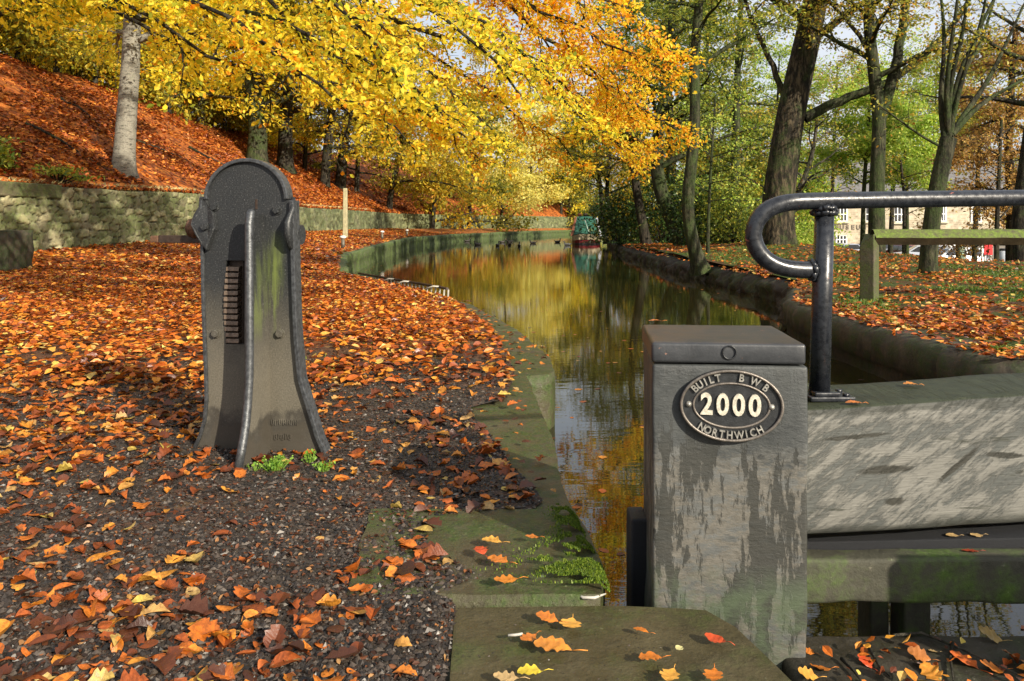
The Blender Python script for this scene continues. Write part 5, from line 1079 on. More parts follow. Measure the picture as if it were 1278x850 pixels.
# ------------------------------------------------------------------ overhanging beeches whose boughs reach over the towpath from the left
def bough_tree(seed, name, label, base, trunk_top, r0, limbs, bark, leaf, size, ns, nt, nl, slen, tpl, droop=0.25, twig=0.42, jit=0.06):
    T = Tree(seed); T.thin = True; Q = T.trunk([base, (Vector(base) + Vector(trunk_top)) / 2 + Vector((0.2, 0.1, 0)), trunk_top], r0, r0 * 0.35, 14, 1.5)
    for pts, r in limbs:
        P = [np.array(tuple(p if isinstance(p, Vector) else PX(*p))) for p in pts]
        j = int(np.argmin(np.abs(Q[:, 2] - (P[0][2] + 0.5)))); P = [Q[j]] + P; P = np.array(P)
        L = np.concatenate([[0], np.cumsum(np.linalg.norm(np.diff(P, axis=0), axis=1))]); k = max(10, int(L[-1] / 0.5)); q = np.linspace(0, L[-1], k)
        W = np.stack([np.interp(q, L, P[:, i]) for i in range(3)], -1)
        for _ in range(3): W[1:-1] = 0.25 * W[:-2] + 0.5 * W[1:-1] + 0.25 * W[2:]
        W[1:-1] += T.r.normal(size=(k - 2, 3)) * jit
        T.wood(W, r * np.linspace(1, 0.10, k) ** 0.8, 7)
        L0 = L[-1]; vis = min(0.85, 1 - 1.0 * L[-1] * 0 - 0.0); st = L[1] / L[-1] * 0.85      # leaves from where the bough comes into the canopy
        n_ = max(4, int(ns * (L0 - L[1] * 0.85) / 3.0)); T.sprays(W, slen, n_, nt, nl, size, droop, st, 0.42, 0.012, twig)
    # the boughs leave the pale trunk on the slope in view: few leaves hang in front of it
    for i in range(len(T.lc)):
        C = T.lc[i]; px = 639 + 1000 * C[:, 0] / C[:, 1]; py = HZ - 1000 * (C[:, 2] - CZ) / C[:, 1]
        k = ~((px > 146) & (px < 184) & (py > 22) & (py < 230)) | (T.r.uniform(size=len(C)) < 0.12); T.lc[i] = C[k]; T.la[i] = T.la[i][k]
    return T.build(name, label, bark, leaf, size, tpl, None, upb=0.35, curl=0.4)
zt1 = float(zl(-13.8, 11.0))
LA = []
def B(*pts, r=0.07): LA.append((list(pts), r))
B((-150, -260, 9), (250, -160, 9), (470, 15, 9), (520, 62, 9.2), (640, 66, 9.6), (690, 90, 10), r=0.09)
B((-150, -160, 8), (150, -40, 7.6), (300, 30, 7.4), (400, 70, 7.4), (445, 150, 7.6))
B((-100, -120, 7), (60, -40, 7), (150, 10, 7), (230, 45, 7.2), (330, 95, 7.6))
B((-100, -200, 9), (200, -90, 8.6), (350, 10, 8.4), (450, 80, 8.4), (530, 140, 8.6), (590, 175, 9))
B((-100, -300, 10), (300, -150, 9.6), (520, -20, 9.4), (620, 40, 9.4), (700, 100, 9.8), (740, 160, 10.4))
B((-100, -60, 8), (80, -10, 8), (200, 30, 8.2), (280, 70, 8.6), (350, 120, 9))
B((-100, -220, 8), (240, -140, 7.6), (420, -60, 7.2), (520, 0, 7.2), (600, 60, 7.4), (650, 120, 7.8))
B((-100, -220, 11), (300, -60, 10.6), (450, 30, 10.6), (560, 120, 11), (640, 190, 11.5))
B((-100, -100, 10), (140, -40, 9.8), (260, 20, 9.8), (360, 60, 10), (430, 110, 10.4))
B((-100, -80, 12), (200, 20, 12), (350, 80, 12), (450, 130, 12.5), (520, 190, 13))
B((-60, -260, 7), (200, -120, 6.6), (330, -40, 6.2), (420, 10, 6.2), (490, 60, 6.4), (500, 100, 6.6))
B((-60, -160, 9), (120, -60, 9), (240, -10, 8.4), (330, 30, 8.2), (420, 40, 8.2), (500, 110, 8.4), (560, 150, 8.6))
B(Vector((-10, 9, 8.5)), Vector((-6, 8.5, 8.6)), Vector((-2, 9, 8.0)), Vector((1.5, 9.5, 7.0)))
B(Vector((-10, 11, 9.5)), Vector((-6, 12.5, 10.5)), Vector((-3, 13.5, 10)), Vector((0.5, 14, 9)))
B(Vector((-10, 9, 7.5)), Vector((-7, 8, 7.0)), Vector((-4, 7.6, 6.2)), Vector((-1, 7.6, 5.0)))
B(Vector((-11, 12, 10)), Vector((-8, 15, 11)), Vector((-6, 18, 11)))
bough_tree(11, 'beech_tree', 'yellow leaved beech whose long boughs hang over the path above the iron stand', (-13.8, 11, zt1 - 0.2), (-12.6, 10.6, 9.5), 0.42, LA, M['bark_dark'], M['leaf_yellow'], 0.068, 14, 6, 16, 0.95, TPL2)
LA = []
zt2 = float(zl(-14.2, 17.0))
B((-150, -260, 15), (350, -150, 14), (600, -20, 13.4), (700, 60, 13.4), (790, 130, 13.6), (850, 165, 14), r=0.1)
B((-150, -200, 14), (300, -160, 13), (560, -60, 12.4), (680, 10, 12), (780, 70, 12), (835, 95, 12))
B((-150, -250, 16), (400, -120, 14.5), (600, 20, 14), (700, 110, 14.2), (760, 170, 14.6), (800, 195, 15))
B((-150, -160, 15), (300, -60, 14), (500, 40, 13.6), (600, 110, 13.8), (680, 170, 14), (720, 205, 14.4))
B((-150, -360, 14), (400, -280, 12.6), (620, -120, 12), (720, -20, 11.6), (790, 30, 11.6), (845, 70, 11.8))
B((-150, -100, 16), (250, 0, 15), (420, 90, 15), (520, 150, 15.5), (600, 200, 16))
B((-150, -300, 15), (380, -200, 13.6), (600, -60, 12.8), (700, 30, 12.8), (745, 90, 13), (790, 150, 13.4))
B((-150, -340, 14), (420, -240, 13), (620, -120, 12.6), (700, -40, 12.4), (740, 30, 12.4), (770, 100, 12.8))
B((-150, -300, 17), (380, -160, 16), (580, -40, 15.5), (680, 40, 15.4), (730, 120, 15.8), (770, 185, 16.4))
B((-150, -260, 18), (400, -100, 17), (600, 40, 16.5), (720, 140, 17), (820, 190, 17.5))
B((-150, -300, 17), (420, -200, 15), (650, -60, 14.4), (740, 30, 14.4), (800, 90, 14.6))
B(Vector((-10, 15, 10)), Vector((-6, 14.5, 10.5)), Vector((-2, 14, 10)), Vector((2.5, 14, 8.5)))
B(Vector((-10, 17, 11)), Vector((-6, 19, 12)), Vector((-2, 21, 11.5)), Vector((2, 22, 10)))
B(Vector((-10, 15, 10)), Vector((-5, 13.5, 9.5)), Vector((0, 13, 9.0)), Vector((4, 14, 7.5)))
B(Vector((-10, 17, 10.5)), Vector((-4, 17, 10.5)), Vector((1, 17.5, 9.8)), Vector((4.5, 19, 8.2)))
B(Vector((-10, 15, 9)), Vector((-5, 12.5, 8.0)), Vector((0, 11, 7.2)), Vector((3.0, 11.5, 6.2)))
B(Vector((-10, 16, 9)), Vector((-6, 16, 8.5)), Vector((-2, 16, 7.5)), Vector((1, 16.5, 6.5)))
B(Vector((-11, 19, 10)), Vector((-8, 23, 11)), Vector((-5, 26, 10)))
bough_tree(12, 'beech_tree', 'orange gold beech bough reaching farthest over the canal, above and left of the narrowboat', (-14.3, 17, zt2 - 0.2), (-13, 16.6, 11), 0.45, LA, M['bark_dark'], M['leaf_orange'], 0.072, 15, 6, 17, 1.15, TPL2)

# ------------------------------------------------------------------ trees on the left slope
def slope(px, py, y0=14): g = ground(px, py, zl, y0, 130); return g
def up_pts(g, *pts):
    """base point and further trunk points given as (px, py) at the same distance"""
    return [Vector((g.x, g.y, g.z - 0.3))] + [PX(a, b, g.y) for a, b in pts]
g = slope(153, 214)
generic(21, 'birch_tree', 'smooth pale barked tree with dark flecks, nearest trunk on the slope above the rubble wall', up_pts(g, (158, 150), (163, 80), (166, 0), (168, -90), (166, -170)), 0.34, 0.2, M['bark_birch'], M['leaf_yellow'], nlimb=13, start=0.42, length=6, size=0.17, ns=11, nt=6, nl=12, droop=0.5, toward=(0.4, 0), flare=1.35)
g = slope(320, 205); g1 = g.copy()
generic(22, 'beech_tree', 'thick mossy forked beech trunk rising behind the top of the iron stand', up_pts(g, (322, 165), (316, 110), (315, 40), (316, -60), (310, -120)), 0.62, 0.35, M['bark_green'], M['leaf_gold'], nlimb=15, start=0.22, length=9, size=0.24, ns=13, nt=7, nl=11, droop=0.65, toward=(0.9, -0.2), slen=2.4, flare=1.5)
g = slope(356, 212)
generic(23, 'beech_tree', 'dark thick trunk with spreading roots just right of the mossy forked trunk', up_pts(g, (356, 170), (358, 110), (360, 40), (365, -60)), 0.52, 0.3, M['bark_dark'], M['leaf_olive'], nlimb=14, start=0.25, length=9, size=0.24, ns=13, nt=7, nl=11, droop=0.6, toward=(0.9, -0.2), slen=2.4, flare=1.7)
g = slope(405, 232)
generic(24, 'beech_tree', 'dark trunk third along the slope, left of its close leaning neighbour', up_pts(g, (408, 190), (414, 140), (420, 60), (425, -10)), 0.36, 0.2, M['bark_dark'], M['leaf_gold'], nlimb=13, start=0.2, length=9, size=0.27, ns=12, nt=7, nl=11, droop=0.75, toward=(0.8, -0.1), slen=2.5)
g = slope(424, 236)
generic(25, 'beech_tree', 'dark leaning trunk with pale mossy side above the wooden post', up_pts(g, (428, 190), (436, 130), (450, 60), (455, 0)), 0.45, 0.22, M['bark_dark'], M['leaf_olive'], nlimb=13, start=0.2, length=10, size=0.27, ns=12, nt=7, nl=11, droop=0.8, toward=(0.9, -0.1), slen=2.5)
g = slope(486, 261)
generic(26, 'beech_tree', 'small dark forked tree low on the far slope by the wall', up_pts(g, (487, 245), (492, 225), (500, 180), (505, 120)), 0.28, 0.15, M['bark_dark'], M['leaf_gold'], nlimb=12, start=0.25, length=9, size=0.3, ns=12, nt=7, nl=11, droop=0.8, toward=(0.6, 0), slen=2.6)
# wooded top of the slope
ridge = [(20, 88, 0), (70, 100, 1), (-60, 60, 2), (118, 125, 0), (210, 140, 1), (250, 150, 2), (280, 165, 0), (120, 60, 1), (-30, 120, 1), (200, 60, 2), (380, 190, 1), (445, 215, 0)]
rl = ['slim tree on the ridge at the far left behind the near slope', 'olive leaved tree on the ridge left of the pale trunk', 'tree on the ridge beyond the left edge', 'thin tree on the ridge just left of the pale trunk', 'tree on the ridge just right of the pale trunk', 'yellowing tree on the ridge halfway to the thick mossy trunk', 'tree on the ridge left of the thick mossy trunk', 'tall tree standing far back above the pale trunk', 'leafy tree low at the left edge of the slope', 'tall tree far back between the pale trunk and the mossy trunk', 'tree behind the dark thick trunk on the slope', 'tree behind the wooden post high on the slope']
for i, ((px, py, k), lab) in enumerate(zip(ridge, rl)):
    Y = [40, 44, 34, 47, 50, 54, 58, 62, 30, 66, 66, 74][i]; X = (px - 639) / 1000 * Y; z = float(zl(X, float(Y)))
    b = Vector((X, Y, z - 0.3)); h = 11 + 2 * (i % 3)
    generic(40 + i, 'woodland_tree', lab, [b, b + Vector((0.2, 0, h * 0.4)), b + Vector((0.5 - (i % 2), 0.2, h))], 0.16 + 0.04 * (i % 3), 0.05, M['bark_beech'] if i % 2 else M['bark_dark'], [M['leaf_olive'], M['leaf_yellow'], M['leaf_gold']][k], nlimb=17, start=0.10, length=6.0, size=0.27, ns=9, nt=6, nl=11, droop=0.6, slen=2.4, elev=(-0.1, 0.7), group='trees along the top of the slope')
# far end of the canal
far = [(540, 80, 0, 'leaf_gold', 'gold leaved tree low over the far wall, left of the pale trees'), (585, 86, 2, 'leaf_olive', 'olive tree over the far wall before the canal bend'), (625, 98, -1, 'leaf_pale', 'pale sunlit yellow tree at the bend of the canal'), (660, 108, 0, 'leaf_pale', 'bright pale yellow tree in the middle of the far canal end'), (700, 116, 1, 'leaf_yellow', 'yellow tree at the far end just left of the narrowboat'), (735, 122, 0, 'leaf_green', 'green tree closing the view above the narrowboat'), (600, 128, 5, 'leaf_gold', 'tall gold tree far behind the canal bend'), (770, 118, 2, 'leaf_sparse', 'thin tree far behind the narrowboat to its right'), (680, 136, 6, 'leaf_olive', 'tall olive tree closing the view beyond the bend'), (745, 140, 5, 'leaf_brown', 'brown tree farthest away above the narrowboat roof')]
for i, (px, Y, dz, lf, lab) in enumerate(far):
    X = (px - 639) / 1000 * Y; z = 0.3 if X > float(xl(Y)) else max(0.3, float(zl(X, float(Y)))); h = 9 + dz
    if float(xl(Y)) - 1 < X < float(xr(Y)) + 1 and Y < 134: X = float(xl(Y)) - 1.6; z = 0.2
    h += 5
    b = Vector((X, Y, z - 0.3))
    generic(60 + i, 'canal_end_tree', lab, [b, b + Vector((0.3, 0, h * 0.4)), b + Vector((0.8, 0.2, h))], 0.22, 0.06, M['bark_dark'], M[lf], nlimb=16, start=0.06, length=6.5, size=0.38, ns=9, nt=6, nl=9, droop=0.5, slen=3.0, group='trees closing the far end of the canal', elev=(-0.05, 0.7))

# ------------------------------------------------------------------ trees on the right bank
def rb(px, py, Y):
    X = (px - 639) / 1000 * Y; return Vector((X, Y, float(zr(X, float(Y)))))
def rtree(seed, name, lab, px, Y, pts, r0, r1, bark, leaf, **kw):
    g = rb(px, 0, Y); P = [Vector((g.x, g.y, g.z - 0.25))] + [PX(a, b, Y + dy) for a, b, dy in pts]; return generic(seed, name, lab, P, r0, r1, bark, leaf, **kw)
T = rtree(71, 'old_tree', 'broad rough barked tree leaning right, thickest trunk on the right bank', 968, 26, [(972, 240, 0), (985, 150, 0), (1003, 70, 0), (1018, 0, 0), (1035, -80, 0), (1045, -170, 0)], 0.53, 0.30, M['bark_oak'], M['leaf_sparse'], nlimb=13, start=0.55, length=7.5, size=0.12, ns=13, nt=6, nl=14, droop=0.1, slen=2.0, flare=1.35, n=18, tw=0.38)
Tt = Tree(171); 
rtree(72, 'forked_tree', 'straight trunk forking in two, behind the left part of the fence rail', 1094, 24, [(1094, 240, 0), (1096, 190, 0), (1098, 148, 0), (1091, 90, 0), (1084, 30, 0), (1086, -60, 0), (1080, -130, 0)], 0.255, 0.11, M['bark_green'], M['leaf_sparse'], nlimb=12, start=0.5, length=5, size=0.11, ns=11, nt=6, nl=12, droop=0.1, slen=1.6)
# its second stem and the long limb of the old tree, each a child branch of its own tree
def branch_on(root, pts, r0, r1, bark, leafm=None, size=0.1, seed=5, ns=10, nl=6, name='branch'):
    T = Tree(seed); P = np.array([tuple(p) for p in pts]); L = np.concatenate([[0], np.cumsum(np.linalg.norm(np.diff(P, axis=0), axis=1))]); k = max(8, int(L[-1] / 0.3)); q = np.linspace(0, L[-1], k)
    W = np.stack([np.interp(q, L, P[:, i]) for i in range(3)], -1)
    for _ in range(4): W[1:-1] = 0.25 * W[:-2] + 0.5 * W[1:-1] + 0.25 * W[2:]
    W[1:-1] += T.r.normal(size=(k - 2, 3)) * 0.02
    T.wood(W, r0 + (r1 - r0) * np.linspace(0, 1, k), 10)
    b = link(name, npmesh(name, T.wv[0], T.wf[0], True), bark, root)
    if leafm:
        T.sprays(W, 1.6, ns, 5, nl, size, 0.2, 0.35, 0.45, 0.012, 0.45)
        link('twigs', npmesh('twigs', np.concatenate(T.tv), np.concatenate(T.tf), True), bark, b)
        C = np.concatenate(T.lc); A = np.concatenate(T.la); n = len(C); N = randdir(n, T.r); N[:, 2] = abs(N[:, 2]) + 0.6
        V, F = leaves(C, A, N, size * T.r.uniform(0.7, 1.25, n), TPL1, 0.5, T.r); link('leaves', npmesh('leaves', V, F), leafm, b)
    return b
old = bpy.data.objects['old_tree']; fk = bpy.data.objects['forked_tree']
branch_on(old, [PX(1004, 148, 26), PX(1040, 128, 26), PX(1085, 112, 25.6), PX(1120, 98, 25.4), PX(1165, 60, 25), PX(1200, 20, 24.8), PX(1230, -40, 24.6)], 0.17, 0.05, M['bark_green'], M['leaf_sparse'], 0.11, 5, 16)
branch_on(old, [PX(990, 150, 26), PX(960, 70, 26.4), PX(935, 20, 27), PX(915, -50, 27.4)], 0.12, 0.04, M['bark_oak'], M['leaf_sparse'], 0.11, 6, 12)
branch_on(fk, [PX(1098, 150, 24), PX(1112, 110, 24), PX(1122, 60, 24), PX(1132, 0, 24), PX(1140, -90, 24)], 0.18, 0.08, M['bark_green'], M['leaf_sparse'], 0.10, 7, 14)
branch_on(fk, [PX(1090, 70, 24), PX(1070, 40, 24), PX(1050, 15, 24), PX(1020, -10, 24.3)], 0.08, 0.03, M['bark_dark'], M['leaf_sparse'], 0.10, 8, 8)
# vase shaped young tree
T = Tree(73); g = rb(1157, 0, 15.3)
Q = T.trunk([Vector((g.x, g.y, g.z - 0.2)), PX(1160, 300, 15.3), PX(1166, 250, 15.3), PX(1177, 200, 15.3), PX(1184, 172, 15.3)], 0.155, 0.15, 14, 1.35)
fan = [((1184, 172), (1180, 120), (1186, 60), (1196, 0), (1200, -70)), ((1183, 172), (1190, 110), (1215, 50), (1240, 0), (1270, -60)), ((1186, 170), (1205, 140), (1235, 100), (1262, 40), (1290, -20)), ((1182, 172), (1186, 100), (1205, 30), (1210, -50)), ((1180, 178), (1172, 130), (1180, 60), (1176, 0), (1165, -60)), ((1188, 168), (1222, 130), (1262, 108), (1310, 80)), ((1184, 168), (1200, 100), (1228, 20), (1235, -40)), ((1178, 185), (1150, 170), (1120, 148), (1095, 130)), ((1186, 170), (1195, 90), (1220, 70), (1250, -30))]
for i, f in enumerate(fan):
    P = np.array([tuple(PX(a, b, 15.3 + (i % 3 - 1) * 0.25 * j)) for j, (a, b) in enumerate(f)]); L = np.concatenate([[0], np.cumsum(np.linalg.norm(np.diff(P, axis=0), axis=1))]); q = np.linspace(0, L[-1], 14)
    W = np.stack([np.interp(q, L, P[:, k]) for k in range(3)], -1)
    for _ in range(3): W[1:-1] = 0.25 * W[:-2] + 0.5 * W[1:-1] + 0.25 * W[2:]
    T.wood(W, np.linspace(0.062 if i != 7 else 0.03, 0.014, 14), 7); T.sprays(W, 0.8, 9, 4, 3, 0.09, 0.0, 0.35, 0.4, 0.009, 0.4)
T.build('vase_tree', 'slim leaning tree bursting into a fan of upright branches behind the fence', M['bark_green'], M['leaf_sparse'], 0.085)
rtree(74, 'bankside_tree', 'slender curving trunk standing on the very edge of the canal bank', 875, 20.2, [(860, 285, 0), (857, 250, 0), (862, 215, 0), (868, 150, 0), (866, 80, 0), (873, 0, 0), (876, -80, 0)], 0.17, 0.10, M['bark_green'], M['leaf_green'], nlimb=9, start=0.6, length=3.8, size=0.1, ns=9, nt=6, nl=11, droop=0.3, slen=1.3, flare=1.9)
rtree(75, 'bankside_tree', 'thick leaning trunk with spreading foot, second left of the slender curving trunk', 857, 35, [(842, 282, 0), (826, 245, 0), (819, 210, 0), (822, 160, 0), (835, 90, 0), (840, 0, 0)], 0.36, 0.16, M['bark_green'], M['leaf_green'], nlimb=14, start=0.35, length=6, size=0.16, ns=10, nt=6, nl=11, droop=0.4, slen=1.8, flare=1.8)
rtree(76, 'bankside_tree', 'reddish leaning trunk left of the thick leaning trunk on the right bank', 808, 39, [(802, 280, 0), (795, 240, 0), (790, 205, 0), (788, 150, 0), (800, 60, 0)], 0.25, 0.12, M['bark_dark'], M['leaf_gold'], nlimb=12, start=0.35, length=5, size=0.17, ns=8, nt=5, nl=8, droop=0.5, slen=1.8, flare=1.6)
rtree(77, 'sapling', 'pair of thin straight stems just right of the slender curving trunk', 883, 24, [(884, 280, 0), (886, 230, 0), (889, 180, 0), (893, 120, 0)], 0.055, 0.03, M['bark_green'], M['leaf_lime'], nlimb=10, start=0.35, length=1.8, size=0.09, ns=6, nt=4, nl=6, droop=0.2, slen=0.8)
rtree(78, 'bankside_tree', 'thin dark trunk nearest the narrowboat on the right bank', 757, 52, [(752, 270, 0), (750, 240, 0), (745, 190, 0), (740, 120, 0)], 0.16, 0.08, M['bark_dark'], M['leaf_green'], nlimb=11, start=0.3, length=4.5, size=0.2, ns=7, nt=5, nl=7, droop=0.4, slen=1.8)
rtree(79, 'bankside_tree', 'thin dark crooked trunk a little right of the narrowboat', 768, 49, [(764, 275, 0), (757, 245, 0), (760, 200, 0), (765, 140, 0)], 0.16, 0.08, M['bark_dark'], M['leaf_olive'], nlimb=11, start=0.35, length=4.5, size=0.2, ns=7, nt=5, nl=7, droop=0.4, slen=1.8)
rtree(80, 'dark_tree', 'tall dark green tree behind the bank, above the thick leaning trunk', 838, 44, [(838, 200, 0), (834, 120, 0), (832, 40, 0), (836, -60, 0)], 0.32, 0.14, M['bark_dark'], M['leaf_green'], nlimb=18, start=0.2, length=5.5, size=0.2, ns=12, nt=6, nl=13, droop=0.3, slen=2.0)
rtree(81, 'green_tree', 'yellow green tree filling the gap between the slender trunk and the old leaning tree', 915, 38, [(918, 200, 0), (920, 100, 0), (925, 0, 0), (928, -60, 0)], 0.24, 0.10, M['bark_green'], M['leaf_green'], nlimb=18, start=0.15, length=4.6, size=0.16, ns=11, nt=6, nl=8, droop=0.2, slen=1.8)
rtree(82, 'green_tree', 'tall thin leaved tree behind and left of the old leaning tree', 880, 52, [(885, 180, 0), (880, 80, 0), (890, -40, 0)], 0.28, 0.12, M['bark_dark'], M['leaf_sparse'], nlimb=18, start=0.12, length=6, size=0.2, ns=11, nt=6, nl=8, droop=0.2, slen=2.2)
rtree(83, 'bent_tree', 'small bent tree with arching dark twigs just right of the old leaning tree', 980, 28.5, [(988, 260, 0), (1003, 225, 0), (1015, 190, 0), (1020, 150, 0)], 0.15, 0.05, M['bark_beech'], M['leaf_sparse'], nlimb=11, start=0.35, length=3, size=0.1, ns=6, nt=4, nl=4, droop=0.5, slen=1.2)
rtree(84, 'maple_tree', 'bright lime leaved small tree behind the forked trunk', 1075, 38, [(1078, 240, 0), (1082, 180, 0), (1086, 120, 0)], 0.14, 0.06, M['bark_green'], M['leaf_lime'], nlimb=15, start=0.55, length=3.1, size=0.16, ns=12, nt=6, nl=14, droop=0.2, slen=1.2)
rtree(85, 'maple_tree', 'bright lime leaved small tree between the forked trunk and the fan of upright branches', 1132, 42, [(1132, 240, 0), (1130, 190, 0), (1128, 150, 0)], 0.12, 0.05, M['bark_green'], M['leaf_lime'], nlimb=12, start=0.6, length=2.7, size=0.16, ns=11, nt=6, nl=13, droop=0.1, slen=1.1)
rtree(86, 'oak_tree', 'brown leaved tree with hanging dry foliage at the right edge', 1262, 33, [(1262, 250, 0), (1258, 180, 0), (1262, 110, 0), (1268, 30, 0)], 0.24, 0.1, M['bark_dark'], M['leaf_brown'], nlimb=24, start=0.2, length=3.3, size=0.14, ns=11, nt=7, nl=12, droop=0.55, slen=1.5, elev=(-0.1, 0.6), toward=(-0.2, -0.1))
rtree(87, 'park_tree', 'thick dark trunk rising behind the fence at the right edge', 1276, 22, [(1273, 300, 0), (1274, 262, 0), (1282, 200, 0), (1295, 100, 0), (1310, 0, 0)], 0.25, 0.14, M['bark_dark'], M['leaf_sparse'], nlimb=9, start=0.6, length=4, size=0.1, ns=7, nt=4, nl=4, droop=0.3, slen=1.4, flare=1.6)
rtree(88, 'park_tree', 'thin dark trunk seen under the fence rail right of the red board', 1243, 30, [(1244, 290, 0), (1246, 230, 0), (1250, 150, 0)], 0.11, 0.05, M['bark_dark'], M['leaf_brown'], nlimb=9, start=0.5, length=2.5, size=0.12, ns=6, nt=4, nl=6, droop=0.3, slen=1.2)
rtree(89, 'park_tree', 'thin dark stem seen under the fence rail above the maroon car', 1128, 34, [(1128, 290, 0), (1129, 250, 0), (1124, 200, 0)], 0.09, 0.05, M['bark_dark'], M['leaf_sparse'], nlimb=8, start=0.6, length=2, size=0.1, ns=6, nt=4, nl=4, droop=0.2, slen=1.0)
for i, (px, Y, h, lf, lab) in enumerate([(790, 75, 12, 'leaf_olive', 'olive tree behind the narrowboat side of the right bank'), (860, 80, 14, 'leaf_green', 'tall green tree far behind the right bank trunks'), (940, 70, 13, 'leaf_green', 'green tree far behind the old leaning tree, to its left'), (975, 66, 8, 'leaf_lime', 'light green tree just left of the museum'), (900, 62, 9, 'leaf_olive', 'olive tree half hidden behind the thin straight stems'), (1030, 105, 10, 'leaf_green', 'green tree behind the left end of the museum roof')]):
    b = rb(px, 0, Y); generic(90 + i, 'background_tree', lab, [b + Vector((0, 0, -0.3)), b + Vector((0.2, 0, h * 0.5)), b + Vector((0.5, 0, h))], 0.25, 0.06, M['bark_dark'], M[lf], nlimb=18, start=0.08, length=5.5, size=0.3, ns=10, nt=6, nl=10, droop=0.3, slen=2.4, group='trees behind the right bank')

for i, (px, Y, h, lf, lab) in enumerate([(962, 56, 15, 'leaf_lime', 'tall airy yellow green tree behind the old leaning trunk'), (1035, 60, 15, 'leaf_sparse', 'tall thin leaved tree behind the museum end of the right bank'), (1110, 52, 14, 'leaf_lime', 'tall pale green tree high behind the forked trunk'), (1215, 50, 14, 'leaf_sparse', 'tall thin leaved tree high behind the fan of upright branches'), (1160, 62, 16, 'leaf_green', 'tall green tree in front of the museum roof')]):
    b_ = rb(px, 0, Y); generic(120 + i, 'background_tree', lab, [b_ + Vector((0, 0, -0.3)), b_ + Vector((0.3, 0, h * 0.5)), b_ + Vector((0.6, 0, h))], 0.18, 0.05, M['bark_dark'], M[lf], nlimb=16, start=0.5, length=5.5, size=0.19, ns=11, nt=6, nl=9, droop=0.2, slen=2.2, group='trees behind the right bank', elev=(0.0, 0.9))

# ------------------------------------------------------------------ shrubs
def shrub(seed, name, lab, c, rad, hgt, leaf, size, n, group=None, cat='shrub'):
    r = np.random.default_rng(seed); t = thing(name, lab, cat, c, group); wv = []; wf = []; nw = 0; LC = []; LAx = []
    k = 26
    for i in range(k):
        az = r.uniform(0, 2 * math.pi); el = r.uniform(0.15, 1.0); e = np.array([math.cos(az) * rad * (1.1 - el * 0.7), math.sin(az) * rad * (1.1 - el * 0.7), hgt * el]) * r.uniform(0.75, 1.1)
        P = np.array([[0, 0, -0.1], e * 0.5 + r.normal(size=3) * 0.1 * rad, e]); P = P + np.array(c); V, F = tube_np(P, [0.03, 0.02, 0.008], 4); wv.append(V); wf.append(F + nw); nw += len(V)
        m = n // k; cc = P[2] + r.normal(size=(m, 3)) * np.array([rad * 0.26, rad * 0.26, hgt * 0.16]); cc[:, 2] = np.maximum(cc[:, 2], c[2] + 0.05); LC.append(cc)
    C = np.concatenate(LC); A = randdir(len(C), r); N = randdir(len(C), r); N[:, 2] = abs(N[:, 2]) + 0.5
    link('stems', npmesh('stems', np.concatenate(wv), np.concatenate(wf), True), M['bark_dark'], t)
    V, F = leaves(C, A, N, size * r.uniform(0.7, 1.3, len(C)), TPL1, 0.5, r); link('foliage', npmesh('foliage', V, F), leaf, t)
SH = [('rhododendron', 'dark glossy evergreen shrub behind the reddish leaning trunk', 775, 44, 1.6, 2.6, 'leaf_dark', 0.16), ('rhododendron', 'dark evergreen shrub between the two leaning trunks', 826, 41, 2.0, 3.2, 'leaf_dark', 0.16), ('rhododendron', 'dark green shrub right behind the slender curving trunk', 880, 34, 1.6, 2.6, 'leaf_dark', 0.15),
      ('yellow_shrub', 'yellow green shrub left of the old leaning tree', 915, 32, 1.5, 2.2, 'leaf_green', 0.12), ('rhododendron', 'dark evergreen mass just left of the old leaning tree', 942, 36, 1.5, 2.4, 'leaf_dark', 0.15), ('lime_shrub', 'bright green shrub seen inside the curved end of the handrail', 1004, 36, 1.5, 2.4, 'leaf_lime', 0.13), ('lime_shrub', 'green shrub between the old leaning tree and the museum', 1000, 44, 1.7, 2.8, 'leaf_lime', 0.15),
      ('yellow_shrub', 'yellow leaved shrub high behind the reddish leaning trunk', 800, 52, 2.2, 4.2, 'leaf_gold', 0.22), ('yellow_shrub', 'yellowish shrub behind the gap left of the thick leaning trunk', 850, 50, 2.2, 4.0, 'leaf_olive', 0.2), ('yellow_shrub', 'olive shrub high behind the dark evergreen mass', 920, 48, 2.4, 4.4, 'leaf_olive', 0.2), ('rhododendron', 'dark shrub on the bank just behind the narrowboat', 760, 62, 2.0, 3.0, 'leaf_dark', 0.2)]
for i, (nm, lab, px, Y, rd, h, lf, sz) in enumerate(SH):
    b = rb(px, 0, Y); shrub(200 + i, nm, lab, (b.x, b.y, b.z), rd, h, M[lf], sz, 4200)
for i, (px, Y, rd, h, lf, lab) in enumerate([(590, 100, 2.5, 2.6, 'leaf_pale', 'pale sunlit bush on the far wall where the canal bends'), (632, 112, 3, 3.4, 'leaf_pale', 'pale sunlit bush at the far end of the towpath'), (560, 92, 2.5, 2.5, 'leaf_sparse', 'brownish bush above the far end of the mossy wall'), (672, 122, 3, 3.2, 'leaf_pale', 'pale bush low at the very end of the canal'), (715, 124, 2.6, 4.0, 'leaf_green', 'dull green bush closing the canal left of the narrowboat')]):
    X = (px - 639) / 1000 * Y; z = max(0.2, float(zl(X, float(Y)))) if X < float(xw(Y)) else 0.3; shrub(230 + i, 'far_bush', lab, (X, Y, z), rd, h, M[lf], 0.3, 2600, 'bushes at the far end of the canal')
und = [(-20, 36), (40, 42), (95, 48), (140, 52), (190, 56), (235, 60), (285, 64), (330, 68), (375, 72), (425, 76), (60, 58), (170, 66)]
